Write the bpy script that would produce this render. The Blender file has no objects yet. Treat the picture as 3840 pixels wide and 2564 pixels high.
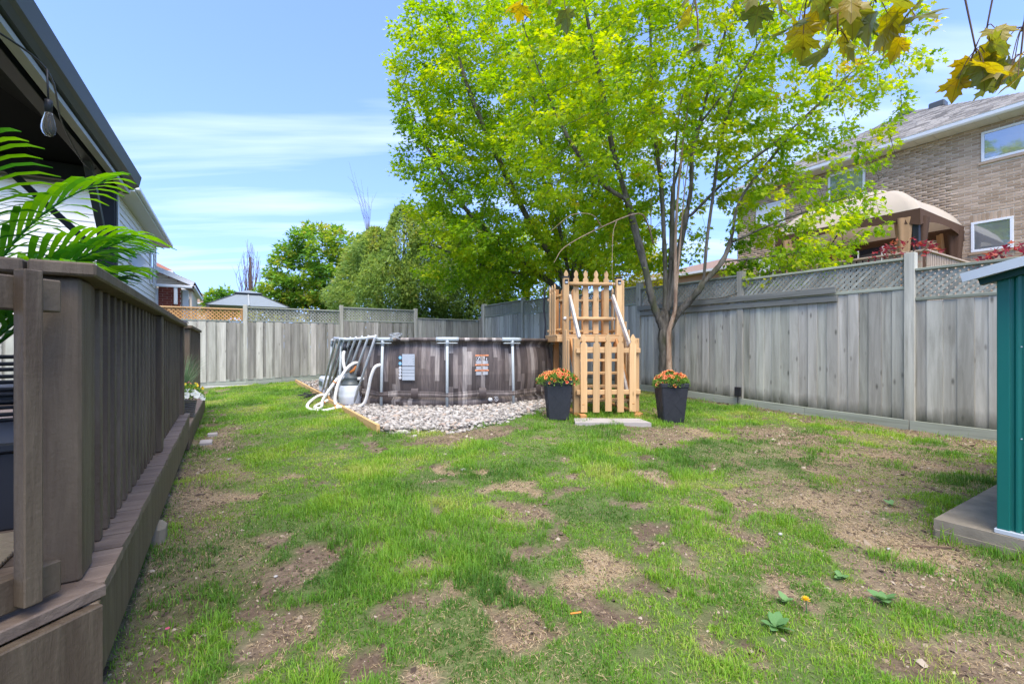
import bpy, math, random
import numpy as np
from mathutils import Vector, Matrix, kdtree

random.seed(7)
RNG = np.random.default_rng(11)
PI = math.pi
scene = bpy.context.scene
COL = scene.collection

# ------------------------------------------------------------------ camera, sky, sun, exposure
YAW = math.radians(31.69)
cam_d = bpy.data.cameras.new('camera')
cam_d.sensor_width = 36.0
cam_d.lens = 15.99
cam_d.shift_y = 0.0047
cam_d.clip_start = 0.05
cam_d.clip_end = 600
cam = bpy.data.objects.new('camera', cam_d)
cam.location = (0, 0, 1.1)
cam.rotation_euler = (PI / 2, 0, -YAW)
COL.objects.link(cam)
scene.camera = cam

SUN_EL = math.radians(62)
SUN_AZ = math.radians(205)          # compass bearing the sun stands at (0 = +Y, clockwise)
sun_d = bpy.data.lights.new('sun', 'SUN')
sun_d.energy = 1.5
sun_d.angle = math.radians(50)
sun_d.color = (1.0, 0.92, 0.775)
sun = bpy.data.objects.new('sun', sun_d)
sv = Vector((math.sin(SUN_AZ) * math.cos(SUN_EL), math.cos(SUN_AZ) * math.cos(SUN_EL), math.sin(SUN_EL)))
sun.rotation_euler = sv.to_track_quat('Z', 'Y').to_euler()
sun.location = (0, 0, 30)
COL.objects.link(sun)

world = bpy.data.worlds.new('World')
scene.world = world
world.use_nodes = True
wn = world.node_tree
wn.nodes.clear()
SKY_STRENGTH = 0.115


def wnode(t, **kw):
    n = wn.nodes.new(t)
    for k, v in kw.items():
        setattr(n, k, v)
    return n


w_out = wnode('ShaderNodeOutputWorld')
w_bg = wnode('ShaderNodeBackground')
w_bg.inputs['Strength'].default_value = SKY_STRENGTH
w_sky = wnode('ShaderNodeTexSky', sky_type='NISHITA')
w_sky.sun_disc = False
w_sky.sun_elevation = SUN_EL
w_sky.sun_rotation = SUN_AZ
w_sky.altitude = 100
w_sky.air_density = 1.0
w_sky.dust_density = 0.6
w_sky.ozone_density = 2.0
w_tc = wnode('ShaderNodeTexCoord')
w_sep = wnode('ShaderNodeSeparateXYZ')
wn.links.new(w_tc.outputs['Generated'], w_sep.inputs[0])
w_zz = wnode('ShaderNodeMath', operation='ADD')
wn.links.new(w_sep.outputs['Z'], w_zz.inputs[0])
w_zz.inputs[1].default_value = 0.10
w_mx = wnode('ShaderNodeMath', operation='MAXIMUM')
wn.links.new(w_zz.outputs[0], w_mx.inputs[0])
w_mx.inputs[1].default_value = 0.03
w_dx = wnode('ShaderNodeMath', operation='DIVIDE')
w_dy = wnode('ShaderNodeMath', operation='DIVIDE')
wn.links.new(w_sep.outputs['X'], w_dx.inputs[0]); wn.links.new(w_mx.outputs[0], w_dx.inputs[1])
wn.links.new(w_sep.outputs['Y'], w_dy.inputs[0]); wn.links.new(w_mx.outputs[0], w_dy.inputs[1])
w_cmb = wnode('ShaderNodeCombineXYZ')
wn.links.new(w_dx.outputs[0], w_cmb.inputs[0]); wn.links.new(w_dy.outputs[0], w_cmb.inputs[1])
w_rot = wnode('ShaderNodeMapping')
w_rot.inputs['Rotation'].default_value = (0, 0, YAW - math.radians(4))
wn.links.new(w_cmb.outputs[0], w_rot.inputs[0])
w_map = wnode('ShaderNodeMapping')
w_map.inputs['Rotation'].default_value = (0, 0, 0)
w_map.inputs['Scale'].default_value = (0.42, 2.6, 1)
w_map.inputs['Location'].default_value = (3.35, 0.62, 0)
wn.links.new(w_rot.outputs[0], w_map.inputs[0])
w_n1 = wnode('ShaderNodeTexNoise')
w_n1.inputs['Scale'].default_value = 0.9
w_n1.inputs['Detail'].default_value = 6
w_n1.inputs['Roughness'].default_value = 0.52
w_n1.inputs['Distortion'].default_value = 0.35
wn.links.new(w_map.outputs[0], w_n1.inputs['Vector'])
w_rp = wnode('ShaderNodeValToRGB')
w_rp.color_ramp.elements[0].position = 0.50
w_rp.color_ramp.elements[0].color = (0, 0, 0, 1)
w_rp.color_ramp.elements[1].position = 0.95
w_rp.color_ramp.elements[1].color = (1, 1, 1, 1)
wn.links.new(w_n1.outputs['Fac'], w_rp.inputs[0])
# the air near the horizon is taken a little higher up the sky dome: a clear, evenly blue spring sky
w_lift = wnode('ShaderNodeMapping', vector_type='POINT')
w_lift.inputs['Scale'].default_value = (1, 1, 0.78)
w_lift.inputs['Location'].default_value = (0, 0, 0.22)
wn.links.new(w_tc.outputs['Generated'], w_lift.inputs[0])
w_nrm = wnode('ShaderNodeVectorMath', operation='NORMALIZE')
wn.links.new(w_lift.outputs[0], w_nrm.inputs[0])
wn.links.new(w_nrm.outputs[0], w_sky.inputs[0])
w_hsv = wnode('ShaderNodeHueSaturation')
w_hsv.inputs['Saturation'].default_value = 1.12
w_hsv.inputs['Value'].default_value = 1.0
w_hsv.inputs['Hue'].default_value = 0.515
wn.links.new(w_sky.outputs[0], w_hsv.inputs['Color'])
w_mix = wnode('ShaderNodeMix', data_type='RGBA')
wn.links.new(w_rp.outputs[0], w_mix.inputs['Factor'])
wn.links.new(w_hsv.outputs[0], w_mix.inputs['A'])
w_mix.inputs['B'].default_value = (3.0, 3.3, 3.7, 1)
wn.links.new(w_mix.outputs['Result'], w_bg.inputs['Color'])
wn.links.new(w_bg.outputs[0], w_out.inputs[0])

scene.view_settings.view_transform = 'Standard'
scene.view_settings.look = 'None'
scene.view_settings.gamma = 1.0
scene.view_settings.use_curve_mapping = False
scene.view_settings.exposure = 2.15
scene.cycles.use_denoising = True
scene.cycles.max_bounces = 6
scene.cycles.diffuse_bounces = 3
scene.cycles.glossy_bounces = 3
scene.cycles.transmission_bounces = 4
scene.cycles.transparent_max_bounces = 8
scene.cycles.caustics_reflective = False
scene.cycles.caustics_refractive = False


# ------------------------------------------------------------------ material helpers
class NT:
    def __init__(self, name):
        self.mat = bpy.data.materials.new(name)
        self.mat.use_nodes = True
        self.t = self.mat.node_tree
        self.b = self.t.nodes['Principled BSDF']

    def n(self, ty, **kw):
        x = self.t.nodes.new(ty)
        for k, v in kw.items():
            setattr(x, k, v)
        return x

    def lk(self, a, b):
        self.t.links.new(a, b)

    def setin(self, node, key, v):
        if hasattr(v, 'links'):
            self.lk(v, node.inputs[key])
        else:
            node.inputs[key].default_value = v

    def coord(self, kind='Object', scale=(1, 1, 1), rand=True, loc=(0, 0, 0)):
        tc = self.n('ShaderNodeTexCoord')
        v = tc.outputs[kind]
        if rand:
            oi = self.n('ShaderNodeObjectInfo')
            vm = self.n('ShaderNodeVectorMath', operation='SCALE')
            vm.inputs[0].default_value = (37.0, 53.0, 29.0)
            self.lk(oi.outputs['Random'], vm.inputs['Scale'])
            va = self.n('ShaderNodeVectorMath', operation='ADD')
            self.lk(v, va.inputs[0]); self.lk(vm.outputs[0], va.inputs[1])
            v = va.outputs[0]
        mp = self.n('ShaderNodeMapping')
        mp.inputs['Scale'].default_value = scale
        mp.inputs['Location'].default_value = loc
        self.lk(v, mp.inputs[0])
        return mp.outputs[0]

    def noise(self, vec, scale=5, detail=4, rough=0.55, dist=0.0):
        x = self.n('ShaderNodeTexNoise')
        self.setin(x, 'Vector', vec)
        x.inputs['Scale'].default_value = scale
        x.inputs['Detail'].default_value = detail
        x.inputs['Roughness'].default_value = rough
        x.inputs['Distortion'].default_value = dist
        return x.outputs['Fac']

    def ramp(self, fac, stops, interp='LINEAR'):
        x = self.n('ShaderNodeValToRGB')
        cr = x.color_ramp
        cr.interpolation = interp
        while len(cr.elements) < len(stops):
            cr.elements.new(0.5)
        for e, (p, c) in zip(cr.elements, stops):
            e.position = p
            e.color = (*c, 1) if len(c) == 3 else c
        self.setin(x, 0, fac)
        return x.outputs[0]

    def mix(self, fac, a, b, blend='MIX'):
        x = self.n('ShaderNodeMix', data_type='RGBA', blend_type=blend)
        self.setin(x, 'Factor', fac)
        for k, v in (('A', a), ('B', b)):
            if isinstance(v, tuple) and len(v) == 3:
                v = (*v, 1)
            self.setin(x, k, v)
        return x.outputs['Result']

    def math(self, op, a, b=0.0, clamp=False):
        x = self.n('ShaderNodeMath', operation=op)
        x.use_clamp = clamp
        self.setin(x, 0, a); self.setin(x, 1, b)
        return x.outputs[0]

    def rnd(self):
        return self.n('ShaderNodeObjectInfo').outputs['Random']

    def attr(self, name, out='Fac'):
        return self.n('ShaderNodeAttribute', attribute_name=name).outputs[out]

    def hsv(self, col, h=0.5, s=1.0, v=1.0):
        x = self.n('ShaderNodeHueSaturation')
        self.setin(x, 'Color', col)
        self.setin(x, 'Hue', h); self.setin(x, 'Saturation', s); self.setin(x, 'Value', v)
        return x.outputs[0]

    def bump(self, h, strength=0.3, dist=0.01):
        x = self.n('ShaderNodeBump')
        x.inputs['Strength'].default_value = strength
        x.inputs['Distance'].default_value = dist
        self.setin(x, 'Height', h)
        self.lk(x.outputs[0], self.b.inputs['Normal'])

    def done(self, col=None, rough=0.7, spec=0.3, metal=0.0):
        if col is not None:
            self.setin(self.b, 'Base Color', (*col, 1) if isinstance(col, tuple) and len(col) == 3 else col)
        self.setin(self.b, 'Roughness', rough)
        self.b.inputs['Specular IOR Level'].default_value = spec
        self.b.inputs['Metallic'].default_value = metal
        return self.mat


def m_wood(name, dark, light, axis='Z', knots=0.5, vary=0.25, rough=0.8, fine=1.0, dirt=None, bump=0.35, hue=0.0):
    m = NT(name)
    lo, hi = 1.1, 26.0 * fine
    sc = {'X': (lo, hi, hi), 'Y': (hi, lo, hi), 'Z': (hi, hi, lo)}[axis]
    v = m.coord('Object', sc)
    g = m.noise(v, 1.0, 5, 0.62, 0.6)
    g2 = m.noise(m.coord('Object', tuple(s * 0.22 for s in sc)), 1.0, 3, 0.5, 0.4)
    gg = m.math('ADD', m.math('MULTIPLY', g, 0.65), m.math('MULTIPLY', g2, 0.45))
    col = m.ramp(gg, [(0.30, dark), (0.52, tuple(0.5 * (a + b) for a, b in zip(dark, light))), (0.75, light)])
    if knots:
        ks = {'X': (3.2, 9, 9), 'Y': (9, 3.2, 9), 'Z': (9, 9, 3.2)}[axis]
        vo = m.n('ShaderNodeTexVoronoi')
        m.lk(m.coord('Object', ks), vo.inputs['Vector'])
        vo.inputs['Scale'].default_value = 0.9
        k = m.ramp(vo.outputs['Distance'], [(0.05, (1, 1, 1)), (0.16, (0, 0, 0))])
        col = m.mix(m.math('MULTIPLY', k, knots), col, tuple(c * 0.38 for c in dark))
    r = m.rnd()
    val = m.math('ADD', m.math('MULTIPLY', r, vary * 2), 1.0 - vary)
    wn_ = m.n('ShaderNodeTexWhiteNoise', noise_dimensions='1D')
    m.lk(r, wn_.inputs['W'])
    hh = m.math('ADD', m.math('MULTIPLY', wn_.outputs['Value'], hue), 0.5 - hue / 2)
    col = m.hsv(col, hh, 1.0, val)
    if dirt:
        tc = m.n('ShaderNodeTexCoord'); sp = m.n('ShaderNodeSeparateXYZ')
        m.lk(tc.outputs['Object'], sp.inputs[0])
        nz = m.noise(m.coord('Object', (6, 6, 2.0)), 1.0, 4)
        d = m.math('SUBTRACT', m.math('ADD', m.math('MULTIPLY', nz, 0.9), 0.12), m.math('MULTIPLY', sp.outputs['Z'], dirt[1]), True)
        col = m.mix(m.math('MULTIPLY', d, 1.6, True), col, dirt[0])
    m.bump(gg, bump, 0.004)
    return m.done(col, rough, 0.2)


def m_plain(name, col, rough=0.6, spec=0.4, metal=0.0, nscale=8, namt=0.12, bump=0.0, coat=0.0):
    m = NT(name)
    nz = m.noise(m.coord('Object', (1, 1, 1)), nscale, 5)
    c = m.hsv((*col, 1), 0.5, 1.0, m.math('ADD', m.math('MULTIPLY', nz, namt * 2), 1 - namt))
    if bump:
        m.bump(m.noise(m.coord('Object', (1, 1, 1)), nscale * 12, 4), bump, 0.003)
    if coat:
        m.b.inputs['Coat Weight'].default_value = coat
    return m.done(c, rough, spec, metal)


def m_leaf(name, stops, trans=0.45, rough=0.55, attr='var'):
    m = NT(name)
    c = m.ramp(m.attr(attr), stops)
    m.setin(m.b, 'Base Color', c)
    m.b.inputs['Roughness'].default_value = rough
    m.b.inputs['Specular IOR Level'].default_value = 0.25
    tr = m.n('ShaderNodeBsdfTranslucent')
    tc = m.hsv(c, 0.485, 1.1, 1.25)
    m.lk(tc, tr.inputs['Color'])
    ms = m.n('ShaderNodeMixShader')
    ms.inputs[0].default_value = trans
    m.lk(m.b.outputs[0], ms.inputs[1]); m.lk(tr.outputs[0], ms.inputs[2])
    out = m.t.nodes['Material Output']
    m.lk(ms.outputs[0], out.inputs['Surface'])
    return m.mat


MAT = {}
GREYDIRT = ((0.055, 0.058, 0.038), 2.6)
MAT['fence'] = m_wood('fence_grey_wood', (0.165, 0.155, 0.118), (0.53, 0.505, 0.415), 'Z', 0.7, 0.22, fine=0.5, dirt=GREYDIRT, hue=0.03)
MAT['fence_back'] = m_wood('fence_back_wood', (0.125, 0.118, 0.095), (0.45, 0.43, 0.36), 'Z', 0.45, 0.32, fine=0.45, hue=0.03)
MAT['fence_x'] = m_wood('fence_rail_wood_x', (0.14, 0.15, 0.12), (0.32, 0.34, 0.28), 'X', 0.4, 0.15)
MAT['fence_y'] = m_wood('fence_rail_wood_y', (0.155, 0.165, 0.12), (0.35, 0.37, 0.29), 'Y', 0.4, 0.15)
MAT['fence_rail_dark'] = m_wood('fence_dark_rail', (0.10, 0.10, 0.088), (0.22, 0.22, 0.19), 'Y', 0.5, 0.1)
MAT['lattice'] = m_wood('lattice_wood', (0.15, 0.15, 0.12), (0.37, 0.37, 0.30), 'Z', 0.0, 0.2)
MAT['lattice_new'] = m_wood('lattice_cedar', (0.24, 0.125, 0.045), (0.50, 0.28, 0.11), 'Z', 0.0, 0.2)
MAT['cedar_x'] = m_wood('cedar_x', (0.40, 0.225, 0.095), (0.64, 0.42, 0.21), 'X', 0.5, 0.12)
MAT['cedar_y'] = m_wood('cedar_y', (0.36, 0.18, 0.065), (0.60, 0.35, 0.14), 'Y', 0.5, 0.12)
MAT['cedar_z'] = m_wood('cedar_z', (0.40, 0.225, 0.095), (0.66, 0.44, 0.22), 'Z', 0.85, 0.16, fine=0.7)
MAT['cedar_orange'] = m_wood('cedar_post', (0.36, 0.16, 0.055), (0.58, 0.29, 0.11), 'Z', 0.6, 0.1)
MAT['white_weathered'] = m_wood('white_weathered_rail', (0.36, 0.27, 0.18), (0.74, 0.70, 0.62), 'Y', 0.2, 0.05, fine=0.7)
MAT['edging'] = m_wood('edging_timber', (0.34, 0.20, 0.08), (0.60, 0.40, 0.18), 'Y', 0.5, 0.1)
MAT['trim_brown'] = m_plain('brown_fabric', (0.085, 0.05, 0.033), 0.85, 0.1, nscale=15)


def m_deck(name, col, col2, grain):
    m = NT(name)
    v = m.coord('Object', grain)
    n1 = m.noise(v, 1.0, 6, 0.65, 0.5)
    n2 = m.noise(m.coord('Object', (1, 1, 1)), 55, 3, 0.6)
    c = m.mix(m.ramp(n1, [(0.38, (0, 0, 0)), (0.62, (1, 1, 1))]), tuple(q * 0.92 for q in col), tuple(q * 1.04 for q in col2))
    sp = m.ramp(n2, [(0.66, (0, 0, 0)), (0.78, (1, 1, 1))])
    c = m.mix(m.math('MULTIPLY', sp, 0.25), c, (0.16, 0.135, 0.105))
    c = m.hsv(c, 0.5, 1, m.math('ADD', m.math('MULTIPLY', m.rnd(), 0.26), 0.87))
    m.bump(m.math('ADD', n2, m.math('MULTIPLY', n1, 3)), 0.5, 0.004)
    return m.done(c, 0.62, 0.3)


MAT['deck'] = m_deck('deck_brown_paint', (0.088, 0.062, 0.040), (0.122, 0.092, 0.060), (16, 16, 1.6))
MAT['plank'] = m_deck('deck_plank_paint', (0.150, 0.108, 0.080), (0.195, 0.146, 0.110), (1.6, 18, 18))
MAT['black_metal'] = m_plain('black_metal', (0.016, 0.018, 0.022), 0.45, 0.4, nscale=20)
MAT['gaz_grey'] = m_plain('gazebo_grey_metal', (0.06, 0.066, 0.066), 0.45, 0.4)
MAT['gaz_silver'] = m_plain('gazebo_silver_trim', (0.34, 0.36, 0.36), 0.4, 0.5)
MAT['gaz_dark'] = m_plain('gazebo_dark_underside', (0.020, 0.021, 0.026), 0.7, 0.2, nscale=4)
MAT['pipe'] = m_plain('pool_grey_steel', (0.37, 0.41, 0.41), 0.42, 0.4, namt=0.06)
MAT['pipe_lean'] = m_plain('leaning_pole_grey', (0.50, 0.52, 0.52), 0.4, 0.45, namt=0.08)
MAT['white_plastic'] = m_plain('white_plastic', (0.72, 0.72, 0.70), 0.45, 0.4, namt=0.05)
MAT['grey_plastic'] = m_plain('light_grey_plastic', (0.52, 0.55, 0.58), 0.45, 0.4, namt=0.05)
MAT['dark_plastic'] = m_plain('dark_green_grey_plastic', (0.085, 0.10, 0.10), 0.4, 0.4)
MAT['black_plastic'] = m_plain('black_plastic', (0.02, 0.02, 0.022), 0.5, 0.4)
MAT['orange_plastic'] = m_plain('orange_clamp', (0.75, 0.25, 0.05), 0.5, 0.4)
MAT['hose'] = m_plain('hose_cream_white', (0.76, 0.74, 0.68), 0.5, 0.35, nscale=5, namt=0.08)
MAT['pot_black'] = m_plain('charcoal_resin', (0.028, 0.03, 0.036), 0.6, 0.3, nscale=30, namt=0.35, bump=0.3)
MAT['concrete'] = m_plain('concrete', (0.235, 0.20, 0.145), 0.9, 0.15, nscale=7, namt=0.55, bump=0.6)
MAT['concrete_light'] = m_plain('concrete_light', (0.42, 0.41, 0.38), 0.9, 0.15, nscale=7, namt=0.25, bump=0.4)
MAT['paver'] = m_plain('grey_paver', (0.34, 0.31, 0.285), 0.9, 0.15, nscale=9, namt=0.2, bump=0.3)
MAT['shed_green'] = m_plain('shed_green_steel', (0.004, 0.125, 0.098), 0.38, 0.45, nscale=3, namt=0.06)
MAT['shed_dark'] = m_plain('shed_dark_green', (0.003, 0.045, 0.04), 0.45, 0.4)
MAT['shed_trim'] = m_plain('shed_trim_grey', (0.46, 0.50, 0.51), 0.4, 0.5)
MAT['white_trim'] = m_plain('white_trim', (0.72, 0.73, 0.74), 0.45, 0.4, namt=0.05)
MAT['soffit'] = m_plain('soffit_white', (0.62, 0.60, 0.55), 0.6, 0.3, namt=0.05)
MAT['siding'] = m_plain('white_vinyl_siding', (0.74, 0.70, 0.62), 0.5, 0.3, nscale=2, namt=0.05)
MAT['siding_beige'] = m_plain('beige_siding', (0.56, 0.47, 0.36), 0.6, 0.3, namt=0.06)
MAT['mortar'] = m_plain('mortar', (0.60, 0.52, 0.41), 0.95, 0.1, nscale=30, namt=0.15)
MAT['mortar_red'] = m_plain('mortar_red_wall', (0.45, 0.36, 0.31), 0.95, 0.1)
MAT['brick_red'] = m_plain('red_brick', (0.20, 0.055, 0.038), 0.9, 0.15, nscale=30, namt=0.3)
MAT['brick_orange'] = m_plain('orange_brick', (0.42, 0.22, 0.12), 0.9, 0.15, nscale=25, namt=0.25)
MAT['beige_fabric'] = m_leaf('beige_canopy_fabric', [(0, (0.54, 0.475, 0.385)), (1, (0.54, 0.475, 0.385))], 0.35, 0.8)
MAT['tan_curtain'] = m_plain('tan_curtain', (0.38, 0.24, 0.13), 0.85, 0.1)
MAT['deck_tan'] = m_plain('tan_deck_wood', (0.40, 0.31, 0.23), 0.8, 0.2, namt=0.2)
MAT['roof_grey_metal'] = m_plain('grey_blue_metal_roof', (0.19, 0.22, 0.235), 0.5, 0.4)
MAT['roof_red'] = m_plain('red_brown_shingle', (0.26, 0.12, 0.082), 0.95, 0.1, nscale=12, namt=0.3, bump=0.5)
MAT['roof_brown'] = m_plain('brown_shingle', (0.24, 0.165, 0.125), 0.95, 0.1, nscale=12, namt=0.3, bump=0.5)
MAT['rope'] = m_plain('jute', (0.36, 0.29, 0.20), 0.95, 0.1, nscale=40, namt=0.3, bump=0.5)
MAT['pot_white'] = m_plain('white_ceramic', (0.66, 0.65, 0.62), 0.35, 0.5, namt=0.04)
MAT['label_white'] = m_plain('print_white', (0.60, 0.63, 0.66), 0.5, 0.3, nscale=60, namt=0.2)
MAT['label_blue'] = m_plain('print_blue', (0.13, 0.42, 0.66), 0.5, 0.3)
MAT['label_orange'] = m_plain('print_orange', (0.72, 0.27, 0.12), 0.5, 0.3)
MAT['label_text'] = m_plain('print_dark', (0.10, 0.05, 0.03), 0.6, 0.2)
MAT['label_panel'] = m_plain('print_pale_blue_grey', (0.33, 0.37, 0.40), 0.45, 0.4, nscale=20, namt=0.2)
MAT['basket'] = m_plain('grey_wicker', (0.17, 0.15, 0.125), 0.85, 0.2, nscale=30, namt=0.3)
MAT['soil_dark'] = m_plain('potting_soil', (0.04, 0.028, 0.02), 0.95, 0.1, nscale=40, namt=0.4, bump=0.5)
MAT['cable'] = m_plain('grey_wire', (0.35, 0.37, 0.38), 0.5, 0.4)
MAT['straw'] = m_leaf('dry_grass', [(0, (0.22, 0.15, 0.075)), (0.5, (0.42, 0.31, 0.165)), (1, (0.56, 0.44, 0.26))], 0.2, 0.8)
MAT['grass'] = m_leaf('grass_blades', [(0.0, (0.080, 0.185, 0.030)), (0.4, (0.160, 0.335, 0.036)), (0.75, (0.285, 0.46, 0.046)), (1.0, (0.48, 0.46, 0.15))], 0.45, 0.5)
MAT['maple'] = m_leaf('maple_leaves', [(0.0, (0.085, 0.20, 0.016)), (0.35, (0.21, 0.39, 0.02)), (0.7, (0.41, 0.54, 0.026)), (0.93, (0.58, 0.58, 0.03)), (1.0, (0.50, 0.38, 0.06))], 0.6)
MAT['maple_back'] = m_leaf('maple_leaves_back', [(0.0, (0.095, 0.22, 0.018)), (0.4, (0.225, 0.41, 0.022)), (0.75, (0.42, 0.55, 0.028)), (1.0, (0.60, 0.60, 0.03))], 0.6)
MAT['round_tree'] = m_leaf('round_tree_leaves', [(0.0, (0.06, 0.17, 0.03)), (0.5, (0.15, 0.33, 0.045)), (0.85, (0.29, 0.42, 0.05)), (1.0, (0.42, 0.42, 0.07))], 0.5)
MAT['yellow_tree'] = m_leaf('yellow_green_leaves', [(0.0, (0.20, 0.28, 0.02)), (1.0, (0.55, 0.52, 0.03))], 0.5)
MAT['cedar_leaf'] = m_leaf('cedar_foliage', [(0.0, (0.13, 0.225, 0.06)), (0.5, (0.23, 0.35, 0.08)), (0.92, (0.35, 0.44, 0.09)), (1.0, (0.40, 0.38, 0.10))], 0.55)
MAT['petunia_leaf'] = m_leaf('petunia_leaves', [(0.0, (0.08, 0.19, 0.03)), (1.0, (0.27, 0.42, 0.08))], 0.4)
MAT['palm_leaf'] = m_leaf('palm_leaves', [(0.0, (0.025, 0.11, 0.022)), (0.5, (0.06, 0.25, 0.03)), (1.0, (0.22, 0.50, 0.04))], 0.45, 0.35)
MAT['ornamental'] = m_leaf('ornamental_grass', [(0.0, (0.07, 0.16, 0.06)), (0.8, (0.22, 0.33, 0.16)), (1.0, (0.42, 0.42, 0.28))], 0.35)
MAT['weed'] = m_leaf('weed_leaves', [(0.0, (0.10, 0.23, 0.07)), (1.0, (0.20, 0.35, 0.13))], 0.35)
MAT['red_leaf'] = m_leaf('red_leaves', [(0.0, (0.14, 0.016, 0.02)), (0.7, (0.33, 0.04, 0.045)), (1.0, (0.42, 0.14, 0.06))], 0.4)
MAT['petal_white'] = m_leaf('white_petals', [(0, (0.80, 0.80, 0.72)), (1, (0.82, 0.80, 0.60))], 0.3)
MAT['petal_yellow'] = m_leaf('yellow_petals', [(0, (0.80, 0.55, 0.03)), (1, (0.85, 0.70, 0.10))], 0.3)
MAT['petal_pink'] = m_leaf('pink_petals', [(0, (0.75, 0.10, 0.25)), (1, (0.8, 0.2, 0.3))], 0.3)


def m_petunia():
    m = NT('orange_petunia_petals')
    tc = m.n('ShaderNodeTexCoord')
    sp = m.n('ShaderNodeSeparateXYZ'); m.lk(tc.outputs['Object'], sp.inputs[0])
    r = m.math('SQRT', m.math('ADD', m.math('MULTIPLY', sp.outputs['X'], sp.outputs['X']), m.math('MULTIPLY', sp.outputs['Y'], sp.outputs['Y'])))
    c = m.ramp(m.math('MULTIPLY', r, 40.0), [(0.22, (0.14, 0.008, 0.006)), (0.45, (0.42, 0.035, 0.012)), (0.66, (0.78, 0.24, 0.06)), (0.9, (0.82, 0.50, 0.28))])
    c = m.hsv(c, m.math('ADD', m.math('MULTIPLY', m.rnd(), 0.03), 0.485), 1.0, 1.0)
    return m.done(c, 0.6, 0.2)


MAT['petunia'] = m_petunia()


def m_bark(name, dark, light, moss=None):
    m = NT(name)
    v = m.coord('Object', (14, 14, 3.2), rand=False)
    n1 = m.noise(v, 1.0, 6, 0.65, 0.5)
    n2 = m.noise(m.coord('Object', (2, 2, 1.2), rand=False), 1.5, 3)
    c = m.ramp(n1, [(0.32, dark), (0.62, light)])
    if moss:
        c = m.mix(m.ramp(n2, [(0.5, (0, 0, 0)), (0.72, (1, 1, 1))]), c, moss)
    m.bump(n1, 0.8, 0.03)
    return m.done(c, 0.9, 0.1)


MAT['bark'] = m_bark('maple_bark', (0.055, 0.046, 0.034), (0.20, 0.175, 0.135), (0.085, 0.088, 0.042))
MAT['bark_dead'] = m_bark('bare_pale_wood', (0.20, 0.115, 0.07), (0.46, 0.33, 0.22))
MAT['bark_dark'] = m_bark('dark_bark', (0.03, 0.026, 0.022), (0.09, 0.08, 0.065))
MAT['twig'] = m_plain('twig_brown', (0.13, 0.085, 0.06), 0.85, 0.1)


def m_glass(name, tint=(0.03, 0.035, 0.04), metal=0.0):
    m = NT(name)
    n1 = m.noise(m.coord('Object', (1, 1, 1)), 2.2, 2)
    m.bump(n1, 0.05, 0.02)
    m.done(tint, 0.04, 0.9, metal)
    m.b.inputs['Coat Weight'].default_value = 1.0
    m.b.inputs['Coat Roughness'].default_value = 0.02
    return m.mat


MAT['glass'] = m_glass('window_glass', (0.34, 0.37, 0.38), 0.6)
MAT['glass_dark'] = m_glass('door_glass', (0.015, 0.017, 0.02))


def m_bulb():
    m = NT('clear_bulb_glass')
    m.b.inputs['Transmission Weight'].default_value = 0.92
    m.b.inputs['IOR'].default_value = 1.1
    return m.done((0.9, 0.85, 0.75), 0.05, 0.5)


MAT['bulb'] = m_bulb()
MAT['filament'] = m_plain('amber_filament', (0.7, 0.45, 0.15), 0.5, 0.3)


def m_pool():
    m = NT('pool_wood_print')
    uv = m.n('ShaderNodeUVMap', uv_map='wrap')
    sp = m.n('ShaderNodeSeparateXYZ'); m.lk(uv.outputs[0], sp.inputs[0])
    u, v = sp.outputs[0], sp.outputs[1]
    colid = m.math('FLOOR', m.math('MULTIPLY', u, 14.0))
    w1 = m.n('ShaderNodeTexWhiteNoise', noise_dimensions='1D'); m.lk(colid, w1.inputs['W'])
    rowid = m.math('FLOOR', m.math('ADD', m.math('MULTIPLY', v, 1.9), m.math('MULTIPLY', w1.outputs['Value'], 7.0)))
    cb = m.n('ShaderNodeCombineXYZ'); m.lk(colid, cb.inputs[0]); m.lk(rowid, cb.inputs[1])
    w2 = m.n('ShaderNodeTexWhiteNoise', noise_dimensions='2D'); m.lk(cb.outputs[0], w2.inputs['Vector'])
    base = m.ramp(w2.outputs['Value'], [(0.0, (0.048, 0.035, 0.030)), (0.45, (0.090, 0.069, 0.060)), (0.72, (0.155, 0.124, 0.108)), (0.9, (0.27, 0.235, 0.205)), (1.0, (0.36, 0.32, 0.285))])
    mp = m.n('ShaderNodeMapping'); mp.inputs['Scale'].default_value = (38, 2.6, 1)
    m.lk(uv.outputs[0], mp.inputs[0])
    g = m.noise(mp.outputs[0], 1.0, 5, 0.65, 0.8)
    c = m.hsv(base, 0.5, 1, m.ramp(g, [(0.28, (0.40, 0.40, 0.40)), (0.72, (1.75, 1.75, 1.75))]))
    fr = m.math('FRACT', m.math('MULTIPLY', u, 14.0))
    edge = m.ramp(fr, [(0.0, (1, 1, 1)), (0.03, (0, 0, 0)), (0.97, (0, 0, 0)), (1.0, (1, 1, 1))])
    c = m.mix(m.math('MULTIPLY', edge, 0.6), c, (0.02, 0.016, 0.015))
    # welded seam band of the lower half and dusty film
    band = m.ramp(v, [(0.55, (0.80, 0.80, 0.82)), (0.56, (1, 1, 1))])
    c = m.mix(1.0, c, band, 'MULTIPLY')
    dust = m.noise(m.coord('Object', (1, 1, 1), rand=False), 1.6, 3)
    c = m.mix(m.math('MULTIPLY', dust, 0.16), c, (0.30, 0.28, 0.26))
    wr = m.n('ShaderNodeMapping'); wr.inputs['Scale'].default_value = (7, 0.9, 1); m.lk(uv.outputs[0], wr.inputs[0])
    m.bump(m.noise(wr.outputs[0], 1.0, 3, 0.5, 0.5), 0.35, 0.03)
    return m.done(c, 0.5, 0.35)


MAT['pool'] = m_pool()


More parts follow.
